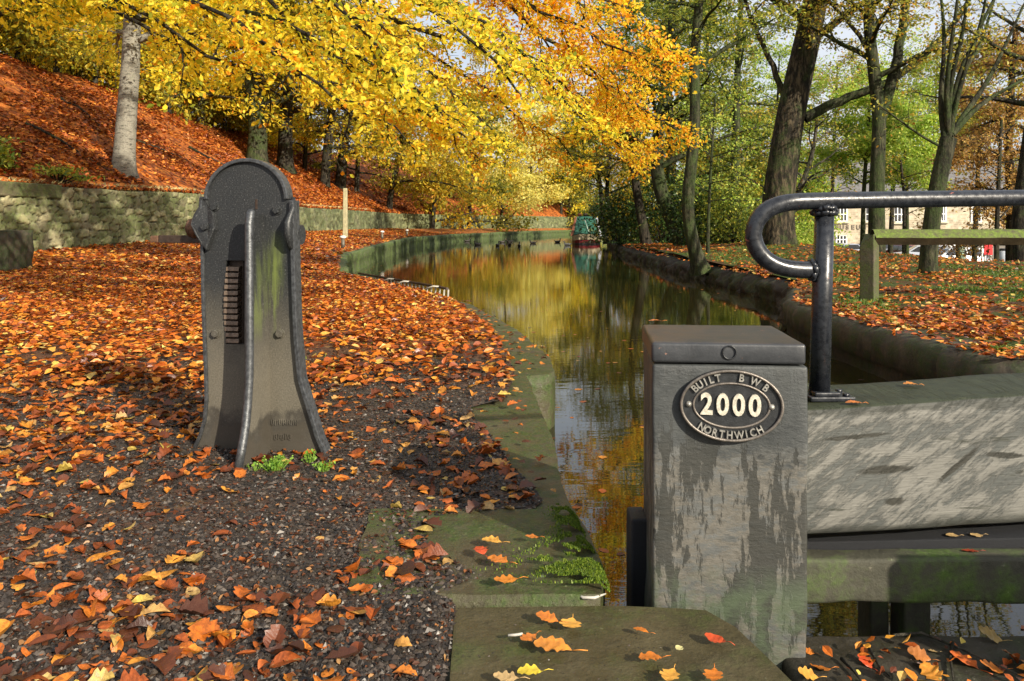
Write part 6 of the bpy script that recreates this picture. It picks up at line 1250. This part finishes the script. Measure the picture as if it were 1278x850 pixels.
for i, (px, Y) in enumerate(und):
    X = (px - 639) / 1000 * Y; X = min(X, float(xw(Y)) - 11.5); z = float(zl(X, float(Y))); shrub(300 + i, 'understorey_bush', ['olive bush on the ridge cut off by the left edge', 'yellow bush on the ridge between the left edge and the pale trunk', 'gold bush on the ridge just left of the pale trunk', 'olive bush on the ridge directly behind the pale trunk', 'yellow bush on the ridge just right of the pale trunk', 'gold bush on the ridge halfway to the thick mossy trunk', 'olive bush on the ridge just left of the thick mossy trunk', 'yellow bush behind the thick mossy trunk', 'gold bush behind the dark trunk with spreading roots', 'olive bush on the ridge behind the leaning dark trunk', 'yellow bush farther back on the ridge near the left edge', 'gold bush farther back just right of the pale trunk'][i], (X, Y, z), 3.0, 4.6, M[['leaf_olive', 'leaf_yellow', 'leaf_gold'][i % 3]], 0.26, 5200, 'bushes under the trees on the ridge')
# fern like green growth on the slope at the left edge
g = ground(8, 218, zl, 14, 60); shrub(240, 'fern', 'green and yellow ferny plant on the slope above the wall at the left edge', (g.x - 0.5, g.y, g.z), 0.6, 0.9, M['fern'], 0.15, 700, cat='plant')
g = ground(60, 232, zl, 14, 60); shrub(241, 'fern', 'low green sprig trailing over the top of the wall near the left edge', (g.x, g.y + 0.5, g.z), 0.8, 0.35, M['fern'], 0.1, 700, cat='plant')

# ------------------------------------------------------------------ leaf litter, pebbles, weeds
def flatN(n, spread, r=rng):
    N = r.normal(size=(n, 3)) * spread; N[:, 2] = 1; return N
def scatter_left(n, ya, yb, xa, size, tpl, dens, lift=0.01, spread=0.35, curl=0.6, pw=1.0):
    Y = ya + (yb - ya) * rng.uniform(0, 1, n) ** pw; lo = np.maximum(-0.68 * Y - 0.3, xw(Y) + 0.1); X = lo + (xs_n(Y) - 0.0 - lo) * rng.uniform(0, 1, n)
    k = rng.uniform(0, 1, n) < dens(X, Y); X, Y = X[k], Y[k]; Z = left_near(X, Y) + lift + np.abs(rng.normal(size=len(X))) * lift * 0.8
    C = np.stack([X, Y, Z], -1); A = rng.normal(size=(len(X), 3)); A[:, 2] *= 0.15
    return leaves(C, A, flatN(len(X), spread), size * rng.uniform(0.55, 1.25, len(X)), tpl, curl)
def merge(ps):
    V = []; F = []; b = 0
    for v, f in ps: V.append(v); F.append(f + b); b += len(v)
    return np.concatenate(V), np.concatenate(F)
patch = lambda X, Y: sstep(0.36, 0.6, fbm(X * 1.4 + 5, Y * 1.1, 4, 41))
# where the ground is trodden bare (right of the stand, strip towards the stones) fewer leaves lie
def dens_near(X, Y):
    bare = np.exp(-(((X + 0.75) / 0.6) ** 2 + ((Y - 4.6) / 0.7) ** 2)) * 0.6 + np.exp(-(((X + 0.45) / 0.45) ** 2 + ((Y - 3.3) / 0.8) ** 2)) * 0.35
    d = 0.16 + 0.5 * patch(X, Y) + 0.35 * sstep(4.2, 5.6, Y) + 0.30 * sstep(-0.9, -1.8, X) * sstep(2.4, 3.2, Y)
    return np.clip(d - bare, 0.05, 1) * (0.42 + 0.58 * sstep(2.6, 4.4, Y))
T8 = leaf_tpl(8, 0, 0.30); T9 = leaf_tpl(11, 3.5, 0.34)
Q8 = (T8[0], T8[1])
T10 = leaf_tpl(9, 2.2, 0.24); T11 = leaf_tpl(10, 5, 0.36); T12 = leaf_tpl(8, 1.3, 0.40)
near = [scatter_left(n_, 1.55, 5.7, 0, sz, tp, dens_near, lf, sp, cu) for n_, sz, tp, lf, sp, cu in ((2300, 0.063, T8, 0.005, 0.14, 0.7), (2000, 0.071, T9, 0.006, 0.18, 0.9), (1500, 0.057, T10, 0.005, 0.2, 1.1), (1300, 0.07, T11, 0.006, 0.16, 0.8), (1500, 0.05, T12, 0.005, 0.2, 0.9), (200, 0.078, T9, 0.008, 0.2, 1.1))]
V, F = merge(near); setp(link('fallen_leaves', npmesh('fallen_leaves', V, F, False), M['litter_near']), 'rust and orange fallen leaves lying scattered over the dark gravel around the iron stand', 'fallen leaves', kind='stuff')
mid = scatter_left(52000, 5.0, 17, 0, 0.075, TPL2, lambda X, Y: np.clip(0.35 + 0.9 * patch(X, Y) + 0.12 * (Y - 5) - 0.9 * np.exp(-(((X + 1.6) / 1.3) ** 2 + ((Y - 6.2) / 0.5) ** 2)) * 0.6, 0.1, 1) , 0.02, 0.45, 0.6, 0.75)
farl = scatter_left(42000, 16, 70, 0, 0.13, TPL1, lambda X, Y: 1.0 + 0 * X, 0.03, 0.5, 0.5, 1.2)
setp(link('leaf_litter', npmesh('leaf_litter', *mid), M['litter']), 'dense bright orange leaf litter covering the towpath beyond the iron stand', 'fallen leaves', kind='stuff')
setp(link('leaf_litter', npmesh('leaf_litter', *farl), M['litter']), 'orange leaf litter on the far towpath between the wall and the canal', 'fallen leaves', kind='stuff')
n = 110000; Y = 16 + 64 * rng.uniform(0, 1, n) ** 1.3; d = 0.3 + 16 * rng.uniform(0, 1, n) ** 1.2; X = xw(Y) - d; k = (X > -0.70 * Y - 1) & (rng.uniform(size=n) < 0.12 + 1.6 * sstep(0.36, 0.55, fbm(X * 0.5, Y * 0.5, 4, 91))); X, Y = X[k], Y[k]
C = np.stack([X, Y, zl(X, Y) + 0.03 + abs(rng.normal(size=len(X))) * 0.03], -1); A = rng.normal(size=(len(X), 3)); A[:, 2] *= 0.3
NN = flatN(len(X), 0.45); NN[:, 0] += 0.45
setp(link('slope_leaf_litter', npmesh('slope_leaf_litter', *leaves(C, A, NN, (0.10 + 0.0022 * Y) * rng.uniform(0.6, 1.3, len(X)), TPL1, 0.5)), M['litter_hill']), 'rust red beech leaves blanketing the wooded slope behind the rubble wall', 'fallen leaves', kind='stuff')
n = 16000; Y = 14 + 60 * rng.uniform(0, 1, n) ** 1.4; X = xw(Y) - rng.uniform(-0.04, 0.6, n); C = np.stack([X, Y, wt(Y) + 0.05 + abs(rng.normal(size=n)) * 0.04], -1)
setp(link('wall_top_litter', npmesh('wall_top_litter', *leaves(C, randdir(n), flatN(n, 0.5), (0.08 + 0.0018 * Y) * rng.uniform(0.6, 1.3, n), TPL1, 0.5)), M['litter_hill']), 'rust leaves heaped along the top of the rubble wall', 'fallen leaves', kind='stuff')
n = 12000; Y = 1.6 + 5 * rng.uniform(0, 1, n); lo = -0.68 * Y; X = lo + (xs_n(Y) - lo) * rng.uniform(0, 1, n); C = np.stack([X, Y, left_near(X, Y) + 0.004 + abs(rng.normal(size=n)) * 0.002], -1)
setp(link('leaf_crumbs', npmesh('leaf_crumbs', *leaves(C, randdir(n, zs=0.2), flatN(n, 0.4), rng.uniform(0.006, 0.024, n), TPL2, 1.0)), M['crumb']), 'dark crumbs of broken leaf trodden into the gravel', 'leaf debris', kind='stuff')
rr = np.random.default_rng(5)
for i, lab in enumerate(('long fallen branch on the slope just right of the pale trunk', 'fallen branch low on the slope left of the pale trunk', 'short fallen branch high on the near slope', 'fallen branch on the slope behind the iron stand')):
    px, py = ((205, 190), (85, 185), (100, 140), (275, 205))[i]; g = ground(px, py, zl, 14, 90); an = rr.uniform(-0.6, 0.6); P = []
    for q in np.linspace(-1.3, 1.3, 8): x = g.x + q * math.cos(an) + rr.normal() * 0.05; y = g.y + q * math.sin(an) * 2; P.append((x, y, float(zl(x, y)) + 0.06 + 0.05 * abs(rr.normal())))
    o = MB(); o.tube(P, np.linspace(0.055, 0.015, 8), 6); setp(o.build('fallen_branch', M['bark_dark']), lab, 'branch', 'fallen branches on the slope')
# right bank litter and grass
n = 46000; Y = 5.95 + 34 * rng.uniform(0, 1, n) ** 1.5; X = xr(Y) + np.where(Y > 13, 0.02, 0.10) + rng.uniform(0, 1, n) ** 1.1 * (0.75 * Y - xr(Y) + 2); k = (rng.uniform(0, 1, len(X)) < 0.25 + 1.2 * sstep(0.4, 0.62, fbm(X * 0.9, Y * 0.6, 4, 51))) & (X < 0.72 * Y + 1); X, Y = X[k], Y[k]
C = np.stack([X, Y, np.where((X < xr(Y) + 0.25) & (Y > 13), -0.08 + 0.3 * (X - xr(Y)), zr(X, Y)) + 0.03 + abs(rng.normal(size=len(X))) * 0.012], -1); A = rng.normal(size=(len(X), 3)); A[:, 2] *= 0.15
setp(link('leaf_litter', npmesh('leaf_litter', *leaves(C, A, flatN(len(X), 0.4), 0.078 * (1 + np.maximum(Y - 14, 0) * 0.03) * rng.uniform(0.6, 1.25, len(X)), TPL2, 0.6)), M['litter']), 'rust brown fallen leaves over the grassy right bank around the fence', 'fallen leaves', kind='stuff')
def blades(X, Y, f, h, w, mat, name, lab, lift=0.0):
    n = len(X); Z = f(X, Y) + lift; H = h * rng.uniform(0.5, 1.2, n); a = rng.uniform(0, 2 * math.pi, n); lean = rng.normal(size=(n, 2)) * 0.5
    dx, dy = np.cos(a) * w, np.sin(a) * w; b1 = np.stack([X - dx, Y - dy, Z], -1); b2 = np.stack([X + dx, Y + dy, Z], -1); mm = np.stack([X + lean[:, 0] * H * 0.4, Y + lean[:, 1] * H * 0.4, Z + H * 0.65], -1); tp = np.stack([X + lean[:, 0] * H, Y + lean[:, 1] * H, Z + H], -1)
    V = np.stack([b1, b2, mm + np.stack([dx, dy, 0 * dx], -1) * 0.6, tp], 1).reshape(-1, 3); F = (np.array([[0, 1, 2, 3]]) + (np.arange(n) * 4)[:, None]); return setp(link(name, npmesh(name, V, F), mat), lab, 'grass', kind='stuff')
n = 90000; Y = 6.3 + 26 * rng.uniform(0, 1, n) ** 1.3; X = xr(Y) + 0.35 + rng.uniform(0, 1, n) * (0.72 * Y - xr(Y)); k = fbm(X * 0.9 + 9, Y * 0.7, 4, 57) > 0.50; X, Y = X[k], Y[k]
blades(X, Y, zr, 0.055, 0.006, M['grass'], 'grass', 'short green grass growing through the leaves on the right bank', 0.01)
n = 1500; Y = rng.uniform(3.6, 9, n); X = xs(Y) - rng.uniform(0.1, 1.8, n); k = fbm(X * 2.5 + 2, Y * 2.5, 3, 77) > 0.60; blades(X[k], Y[k], left_near, 0.04, 0.004, M['grass'], 'grass', 'tiny green grass tufts in the gravel near the coping stones', 0.0)
n = 9000; Y = rng.uniform(18, 60, n); X = xw(Y) - 0.1 - rng.uniform(0, 0.5, n); blades(X, Y, lambda x, y: wt(y) + 0 * x, 0.22, 0.012, simple('straw_grass', (0.42, 0.36, 0.16), 0.8, 0, 0.4, 2), 'dry_grass', 'pale dry grass fringe hanging over the top of the rubble wall', -0.02)
n = 170; Y = 3.0 + 10 * rng.uniform(0, 1, n); X = xl(Y) - 0.02 - rng.uniform(0, 1, n) ** 0.7 * np.maximum(xl(Y) - xs(Y), 0.15); C = np.stack([X, Y, 0.016 + 0.004 * abs(rng.normal(size=n))], -1)
setp(link('fallen_leaves', npmesh('fallen_leaves', *leaves(C, randdir(n, zs=0.1), flatN(n, 0.15), rng.uniform(0.03, 0.07, n), T9, 0.7)), M['litter_near']), 'scattered fallen leaves lying on the stone edging beside the water', 'fallen leaves', kind='stuff')
n = 260; Y = 2.6 + 30 * rng.uniform(0, 1, n) ** 1.2; X = xl(Y) + (xr(Y) - xl(Y)) * np.where(rng.uniform(size=n) < 0.6, rng.uniform(0, 1, n) ** 2.5 * 0.5 + 0.02, rng.uniform(0.02, 0.98, n)); C = np.stack([X, Y, -0.4285 + 0 * X], -1)
setp(link('floating_leaves', npmesh('floating_leaves', *leaves(C, randdir(n, zs=0.02), flatN(n, 0.03), rng.uniform(0.04, 0.08, n), T9, 0.1)), M['litter_near']), 'a few brown leaves floating on the canal, mostly near the left edge', 'floating leaves', kind='stuff')
# pebbles
n = 90000; Y = 1.6 + 4.4 * rng.uniform(0, 1, n) ** 1.2; X = -0.68 * Y + (xs_n(Y) + 0.68 * Y) * rng.uniform(0, 1, n); S_ = 0.0028 + 0.0085 * rng.uniform(0, 1, n) ** 3.5
oc = np.array([(1, 0, 0), (0.3, 0.9, 0), (-0.8, 0.6, 0), (-0.9, -0.5, 0), (0.2, -1, 0), (0.1, 0.1, 0.75), (0, 0, -0.6)]); Fo = np.array([(0, 1, 5), (1, 2, 5), (2, 3, 5), (3, 4, 5), (4, 0, 5)])
a = rng.uniform(0, 2 * math.pi, n); ca, sa = np.cos(a), np.sin(a); jt = 1 + 0.3 * rng.normal(size=(n, 7, 1)); O = oc[None] * jt
x = O[..., 0] * ca[:, None] - O[..., 1] * sa[:, None]; y = O[..., 0] * sa[:, None] + O[..., 1] * ca[:, None]
V = np.stack([X[:, None] + x * S_[:, None], Y[:, None] + y * S_[:, None], (left_near(X, Y))[:, None] + (O[..., 2] * 0.8 + 0.25) * S_[:, None]], -1).reshape(-1, 3)
setp(link('gravel', npmesh('gravel', V, (Fo[None] + (np.arange(n) * 7)[:, None, None]).reshape(-1, 3)), M['pebble']), 'fine dark gravel and small pebbles pressed into the towpath soil', 'gravel', kind='stuff')
# crumbs and grit on the wet slab and coping
n = 500; X = rng.uniform(-0.13, 0.5, n); Y = rng.uniform(1.65, 2.8, n); S_ = 0.0008 + 0.002 * rng.uniform(0, 1, n) ** 3; zz = np.where(Y > 2.2, 0.036, 0.0); k = X < xl(Y) - 0.03; k |= (Y < 2.1); X, Y, S_, zz = X[k], Y[k], S_[k], zz[k]; n = len(X)
O = oc[None] * (1 + 0.3 * rng.normal(size=(n, 7, 1))); V = np.stack([X[:, None] + O[..., 0] * S_[:, None], Y[:, None] + O[..., 1] * S_[:, None], zz[:, None] + 0.001 + (O[..., 2] * 0.8 + 0.2) * S_[:, None]], -1).reshape(-1, 3)
setp(link('grit', npmesh('grit', V, (Fo[None] + (np.arange(n) * 7)[:, None, None]).reshape(-1, 3)), M['pebble']), 'pale grit specks sprinkled on the wet slab', 'grit', kind='stuff')
# cushions of moss on the corner of the first coping stone
n = 30000; t_ = rng.uniform(0, 1, n); Y = 2.2 + 0.62 * t_; X = xl(Y) - abs(rng.normal(size=n)) * (0.035 + 0.075 * np.exp(-((Y - 2.32) / 0.16) ** 2)); Z = np.where(X > xl(Y) - 0.035, 0.036 - (X - xl(Y) + 0.035) * 0.9, 0.036)
k = (fbm(X * 22, Y * 22, 4, 63) > 0.42) & (X > -0.3); X, Y, Z = X[k], Y[k], Z[k]; n = len(X); hh = rng.uniform(0.002, 0.006, n); a = rng.uniform(0, 6.28, n); dx, dy = np.cos(a) * 0.0016, np.sin(a) * 0.0016; lx = rng.normal(size=n) * 0.4; ly = rng.normal(size=n) * 0.4
V = np.stack([np.stack([X - dx, Y - dy, Z - 0.002], -1), np.stack([X + dx, Y + dy, Z - 0.002], -1), np.stack([X + dx * 0.4 + lx * hh, Y + dy * 0.4 + ly * hh, Z + hh], -1), np.stack([X - dx * 0.4 + lx * hh, Y - dy * 0.4 + ly * hh, Z + hh], -1)], 1).reshape(-1, 3)
setp(link('moss', npmesh('moss', V, np.arange(n * 4).reshape(-1, 4)), M['moss']), 'bright green moss cushions on the corner of the stone behind the wet slab', 'moss', kind='stuff')
# weeds at the foot of the stand: many small round leaves on thin stems
def weed(lab, cx, cy, rad, n, h=0.04):
    X = cx + rng.normal(size=n) * rad; Y = cy + rng.normal(size=n) * rad * 0.7; z0 = left_near(X, Y); Hh = h * rng.uniform(0.2, 1.0, n)
    C = np.stack([X, Y, z0 + 0.008 + Hh], -1); V, F = leaves(C, randdir(n), flatN(n, 0.6), rng.uniform(0.008, 0.018, n), TPL2, 0.4, aspect=(1.4, 1.9))
    t = thing('weed', lab, 'weed', (cx, cy, float(left_near(cx, cy))), 'green weeds at the foot of the iron stand'); link('leaf_cluster', npmesh('leaf_cluster', V, F), M['weed'], t)
    B0 = np.stack([X * 0.4 + cx * 0.6, Y * 0.4 + cy * 0.6, z0 - 0.005], -1); w = np.array([0.0008, 0, 0]); V = np.stack([B0 - w, B0 + w, C + w, C - w], 1).reshape(-1, 3); link('stems', npmesh('stems', V, np.arange(n * 4).reshape(-1, 4)), M['weed'], t)
def near_at(px, py): Y = CZ * 1000 / (py - HZ); return (px - 639) / 1000 * Y, Y
weed('largest bright green weed clump, right of the foot of the centre rib', *near_at(342, 588), 0.032, 110, 0.05)
weed('small green weed clump in the middle of the right foot of the stand', *near_at(387, 580), 0.014, 32, 0.04)
weed('small green weed clump by the outer right foot of the stand', *near_at(403, 590), 0.018, 36, 0.03)
weed('thin green sprigs left of the centre rib', *near_at(317, 590), 0.025, 20, 0.02)

# single leaves lying where they can be told apart
def one_leaf(lab, px, py, z, size, ang, colr, lobes=3.5, width=0.34, tilt_=0.07, Y=None, stem=True, seed=0, name='fallen_leaf', tip=0.0):
    Y = (CZ - z) * 1000 / (py - HZ) if Y is None else Y; X = (px - 639) / 1000 * Y
    r = np.random.default_rng(seed + int(px * 7)); Tm, F = leaf_tpl(15, lobes, width); x, y = Tm[:, 0], Tm[:, 1]
    zc = 0.5 * abs(x) * r.uniform(0.2, 0.9) + r.uniform(-0.5, 0.8) * (y ** 2 - 0.08) + 0.05 * np.sin(y * 25) * abs(x) * 2 + 0.03 * r.normal(size=len(x))
    zc -= zc.min(); V = np.stack([x, y, zc * 0.5], -1) * size
    rot = Matrix.Rotation(R(ang), 3, 'Z') @ Matrix.Rotation(tilt_ * r.uniform(0.3, 1), 3, 'X') @ Matrix.Rotation(tilt_ * r.uniform(-1, 1), 3, 'Y'); V = np.array([tuple(rot @ Vector(v)) for v in V]); V[:, 2] += 0.001 - V[:, 2].min() * 1.0 + tip
    t = NT('leaf_blade'); v = t.coord((1, 1, 1)); a = t.noise(v, 40, 5, 0.6); b2 = t.noise(v, 160, 3)
    col = t.ramp(a, [(0.3, tuple(c * 0.55 for c in colr)), (0.6, colr), (0.75, tuple(min(1, c * 1.3) for c in colr))]); mt = t.done(t.bsdf(col, 0.38, 0, 0.5, b2, 0.4, 0.002))
    m = MB(); m.add([(a_ + X, b_ + Y, c_ + z) for a_, b_, c_ in V], [tuple(f) for f in F], 0, True)
    ob = thing(name, lab, 'leaf', (X, Y, z), 'single leaves that can be told apart')
    m.build('blade', mt, ob)
    if stem:
        s0 = V[0]; dirv = np.array(tuple(rot @ Vector((0.15, -1, 0.1)))) * size * 0.38; m2 = MB(); m2.tube([(X + s0[0], Y + s0[1], z + s0[2] + 0.001), (X + s0[0] + dirv[0] * 0.5, Y + s0[1] + dirv[1] * 0.5, z + s0[2] + 0.003), (X + s0[0] + dirv[0], Y + s0[1] + dirv[1], z + 0.003)], size * 0.014, 5); m2.build('stalk', mt, ob)
    return ob
O_, Am_, Ye_, Rd_, Tn_ = (0.52, 0.16, 0.02), (0.60, 0.30, 0.05), (0.66, 0.50, 0.04), (0.50, 0.07, 0.02), (0.50, 0.34, 0.15)
one_leaf('small orange lobed leaf touching the upright amber leaf, topmost on the wet slab', 683, 774, 0, 0.062, 70, O_, tilt_=0.2)
one_leaf('upright amber leaf with its stalk pointing up in the topmost pair on the slab', 712, 780, 0, 0.060, 165, Am_, width=0.42)
one_leaf('small curled orange leaf by a snapped pale twig on the slab', 660, 797, 0, 0.050, 130, O_)
one_leaf('largest ragged orange lobed leaf in the middle of the slab', 690, 810, 0, 0.095, 78, (0.58, 0.22, 0.03), width=0.30)
one_leaf('tiny narrow orange leaf near the middle right of the slab', 800, 788, 0, 0.042, 60, O_, lobes=0, width=0.22)
one_leaf('smooth glossy red leaf on the right part of the slab', 893, 799, 0, 0.056, 50, Rd_, lobes=0, width=0.32)
one_leaf('pointed orange leaf right of the largest ragged one', 812, 823, 0, 0.058, 100, O_, lobes=2.5)
one_leaf('tiny pale yellow round leaf on the slab', 848, 810, 0, 0.022, 30, (0.6, 0.55, 0.25), lobes=0, width=0.45, stem=False)
one_leaf('bright yellow leaf at the bottom of the slab', 662, 840, 0, 0.060, 95, Ye_)
one_leaf('tan leaf at the bottom of the slab left of the bright yellow one', 632, 847, 0, 0.060, 80, Tn_)
one_leaf('amber leaf cut by the bottom edge near the middle of the slab', 836, 845, 0, 0.058, 150, Am_)
one_leaf('orange leaf cut by the bottom edge at the right of the slab', 890, 845, 0, 0.058, 160, O_)
one_leaf('lone small orange leaf on the mossy coping stone', 664, 671, 0.036, 0.045, 80, O_, lobes=2)
one_leaf('amber leaf topmost in the heap on the mossy coping stone', 614, 676, 0.036, 0.065, 75, Am_)
one_leaf('red orange leaf in the heap on the mossy coping stone', 622, 700, 0.036, 0.07, 60, O_)
one_leaf('bright orange leaf lowest in the heap on the mossy coping stone', 632, 725, 0.036, 0.07, 100, (0.6, 0.2, 0.02))
one_leaf('dark red leaf at the left of the heap on the mossy coping stone', 600, 688, 0.036, 0.06, 20, Rd_)
one_leaf('small orange leaf on the back left corner of the post cap', 818, 409, 0.71, 0.045, 100, O_, lobes=0, width=0.2, Y=2.55)
one_leaf('orange leaf lying far back on top of the balance beam', 1137, 483, 0.494, 0.05, 90, (0.6, 0.22, 0.03), Y=2.60, tip=0.004)
one_leaf('pointed orange leaf lying near the handrail base plate', 1066, 507, 0.487, 0.055, 100, O_, lobes=0, width=0.25, Y=2.36, tip=0.004)
one_leaf('tan leaf stuck under the left part of the beam on the black board', 1189, 664, 0.079, 0.04, 90, Tn_, Y=2.415, lobes=0)
one_leaf('tan leaf stuck under the right part of the beam on the black board', 1219, 664, 0.079, 0.04, 90, Tn_, Y=2.42, lobes=0)
one_leaf('dark red leaf on the mossy lower rail', 1211, 685, 0.060, 0.05, 85, (0.25, 0.04, 0.015), Y=2.35, lobes=0, width=0.2)
ll = [('amber leaf at the bottom left of the ledge beside the post', 1008, 845, Am_, 0.055), ('orange leaf on the ledge right of the post foot', 1024, 837, O_, 0.06), ('small orange leaf on the ledge near the post', 1010, 815, O_, 0.03), ('curled red leaf in the twigs on the ledge', 1080, 829, Rd_, 0.05), ('pale pink leaf in the middle of the ledge', 1146, 831, (0.5, 0.35, 0.3), 0.04), ('standing orange leaf at the bottom of the ledge', 1163, 843, (0.62, 0.25, 0.03), 0.07), ('bright orange red leaf in the right heap on the ledge', 1204, 828, (0.55, 0.12, 0.02), 0.08), ('dark tan leaf at the far side of the ledge', 1236, 799, (0.3, 0.2, 0.06), 0.07), ('brown orange leaf at the right edge of the ledge', 1270, 830, (0.35, 0.13, 0.03), 0.08), ('small pale leaf on the ledge between twigs', 1165, 815, Tn_, 0.03), ('orange leaf propped against the long twig', 1238, 838, O_, 0.07), ('dull orange leaf in the upper part of the ledge heap', 1147, 822, (0.35, 0.12, 0.02), 0.06)]
for lab, px, py, c_, sz in ll: one_leaf(lab, px, py, -0.15, sz, random.uniform(0, 180), c_, tilt_=0.5)
n = 170; X = 1.15 + rng.normal(size=n) * 0.22; Y = 1.98 + rng.normal(size=n) * 0.16; k = (X > 0.8) & (Y < 2.27); X, Y = X[k], Y[k]
C = np.stack([X, Y, -0.145 + abs(rng.normal(size=len(X))) * 0.012], -1); setp(link('leaf_debris', npmesh('leaf_debris', *leaves(C, randdir(len(X), zs=0.2), flatN(len(X), 0.6), rng.uniform(0.012, 0.05, len(X)), TPL2, 0.8)), M['litter']), 'small broken leaf bits among the twigs on the dark ledge', 'leaf debris', kind='stuff')
for lab, pts in (('long thin twig slanting across the ledge', [(1115, 793), (1150, 790), (1190, 806), (1240, 828), (1278, 845)]), ('upright pale twig leaning on the ledge heap', [(1189, 802), (1186, 822), (1190, 850)]), ('short dark twig by the post on the ledge', [(1050, 822), (1066, 838), (1075, 850)]), ('forked brown twig at the left of the ledge heap', [(1085, 810), (1098, 832), (1112, 845)])):
    P = [tuple(PX(a, b, 1.16 * 1000 / (b - HZ))) for a, b in pts]; o = MB(); o.tube(P, np.linspace(0.005, 0.002, len(P)), 6); setp(o.build('twig', M['bark_beech']), lab, 'twig', 'twigs on the dark ledge')
o = MB(); o.tube([tuple(PX(a, b, CZ * 1000 / (b - HZ) * 0.995)) for a, b in ((634, 793), (643, 792.5), (652, 791))], 0.0035, 6); setp(o.build('twig', M['b_bar']), 'short snapped pale twig on the wet slab', 'twig')
o = MB(); o.tube([tuple(PX(a, b, (CZ - 0.0) * 1000 / (b - HZ) * 0.995)) for a, b in ((721, 742), (728, 746), (742, 746), (756, 741))], [0.002, 0.0045, 0.0045, 0.002], 6); setp(o.build('twig', M['b_bar']), 'pale curved stick lying where slab and mossy stone meet', 'twig')
print('LEAVES', NLEAF, 'OBJ', len(bpy.data.objects))
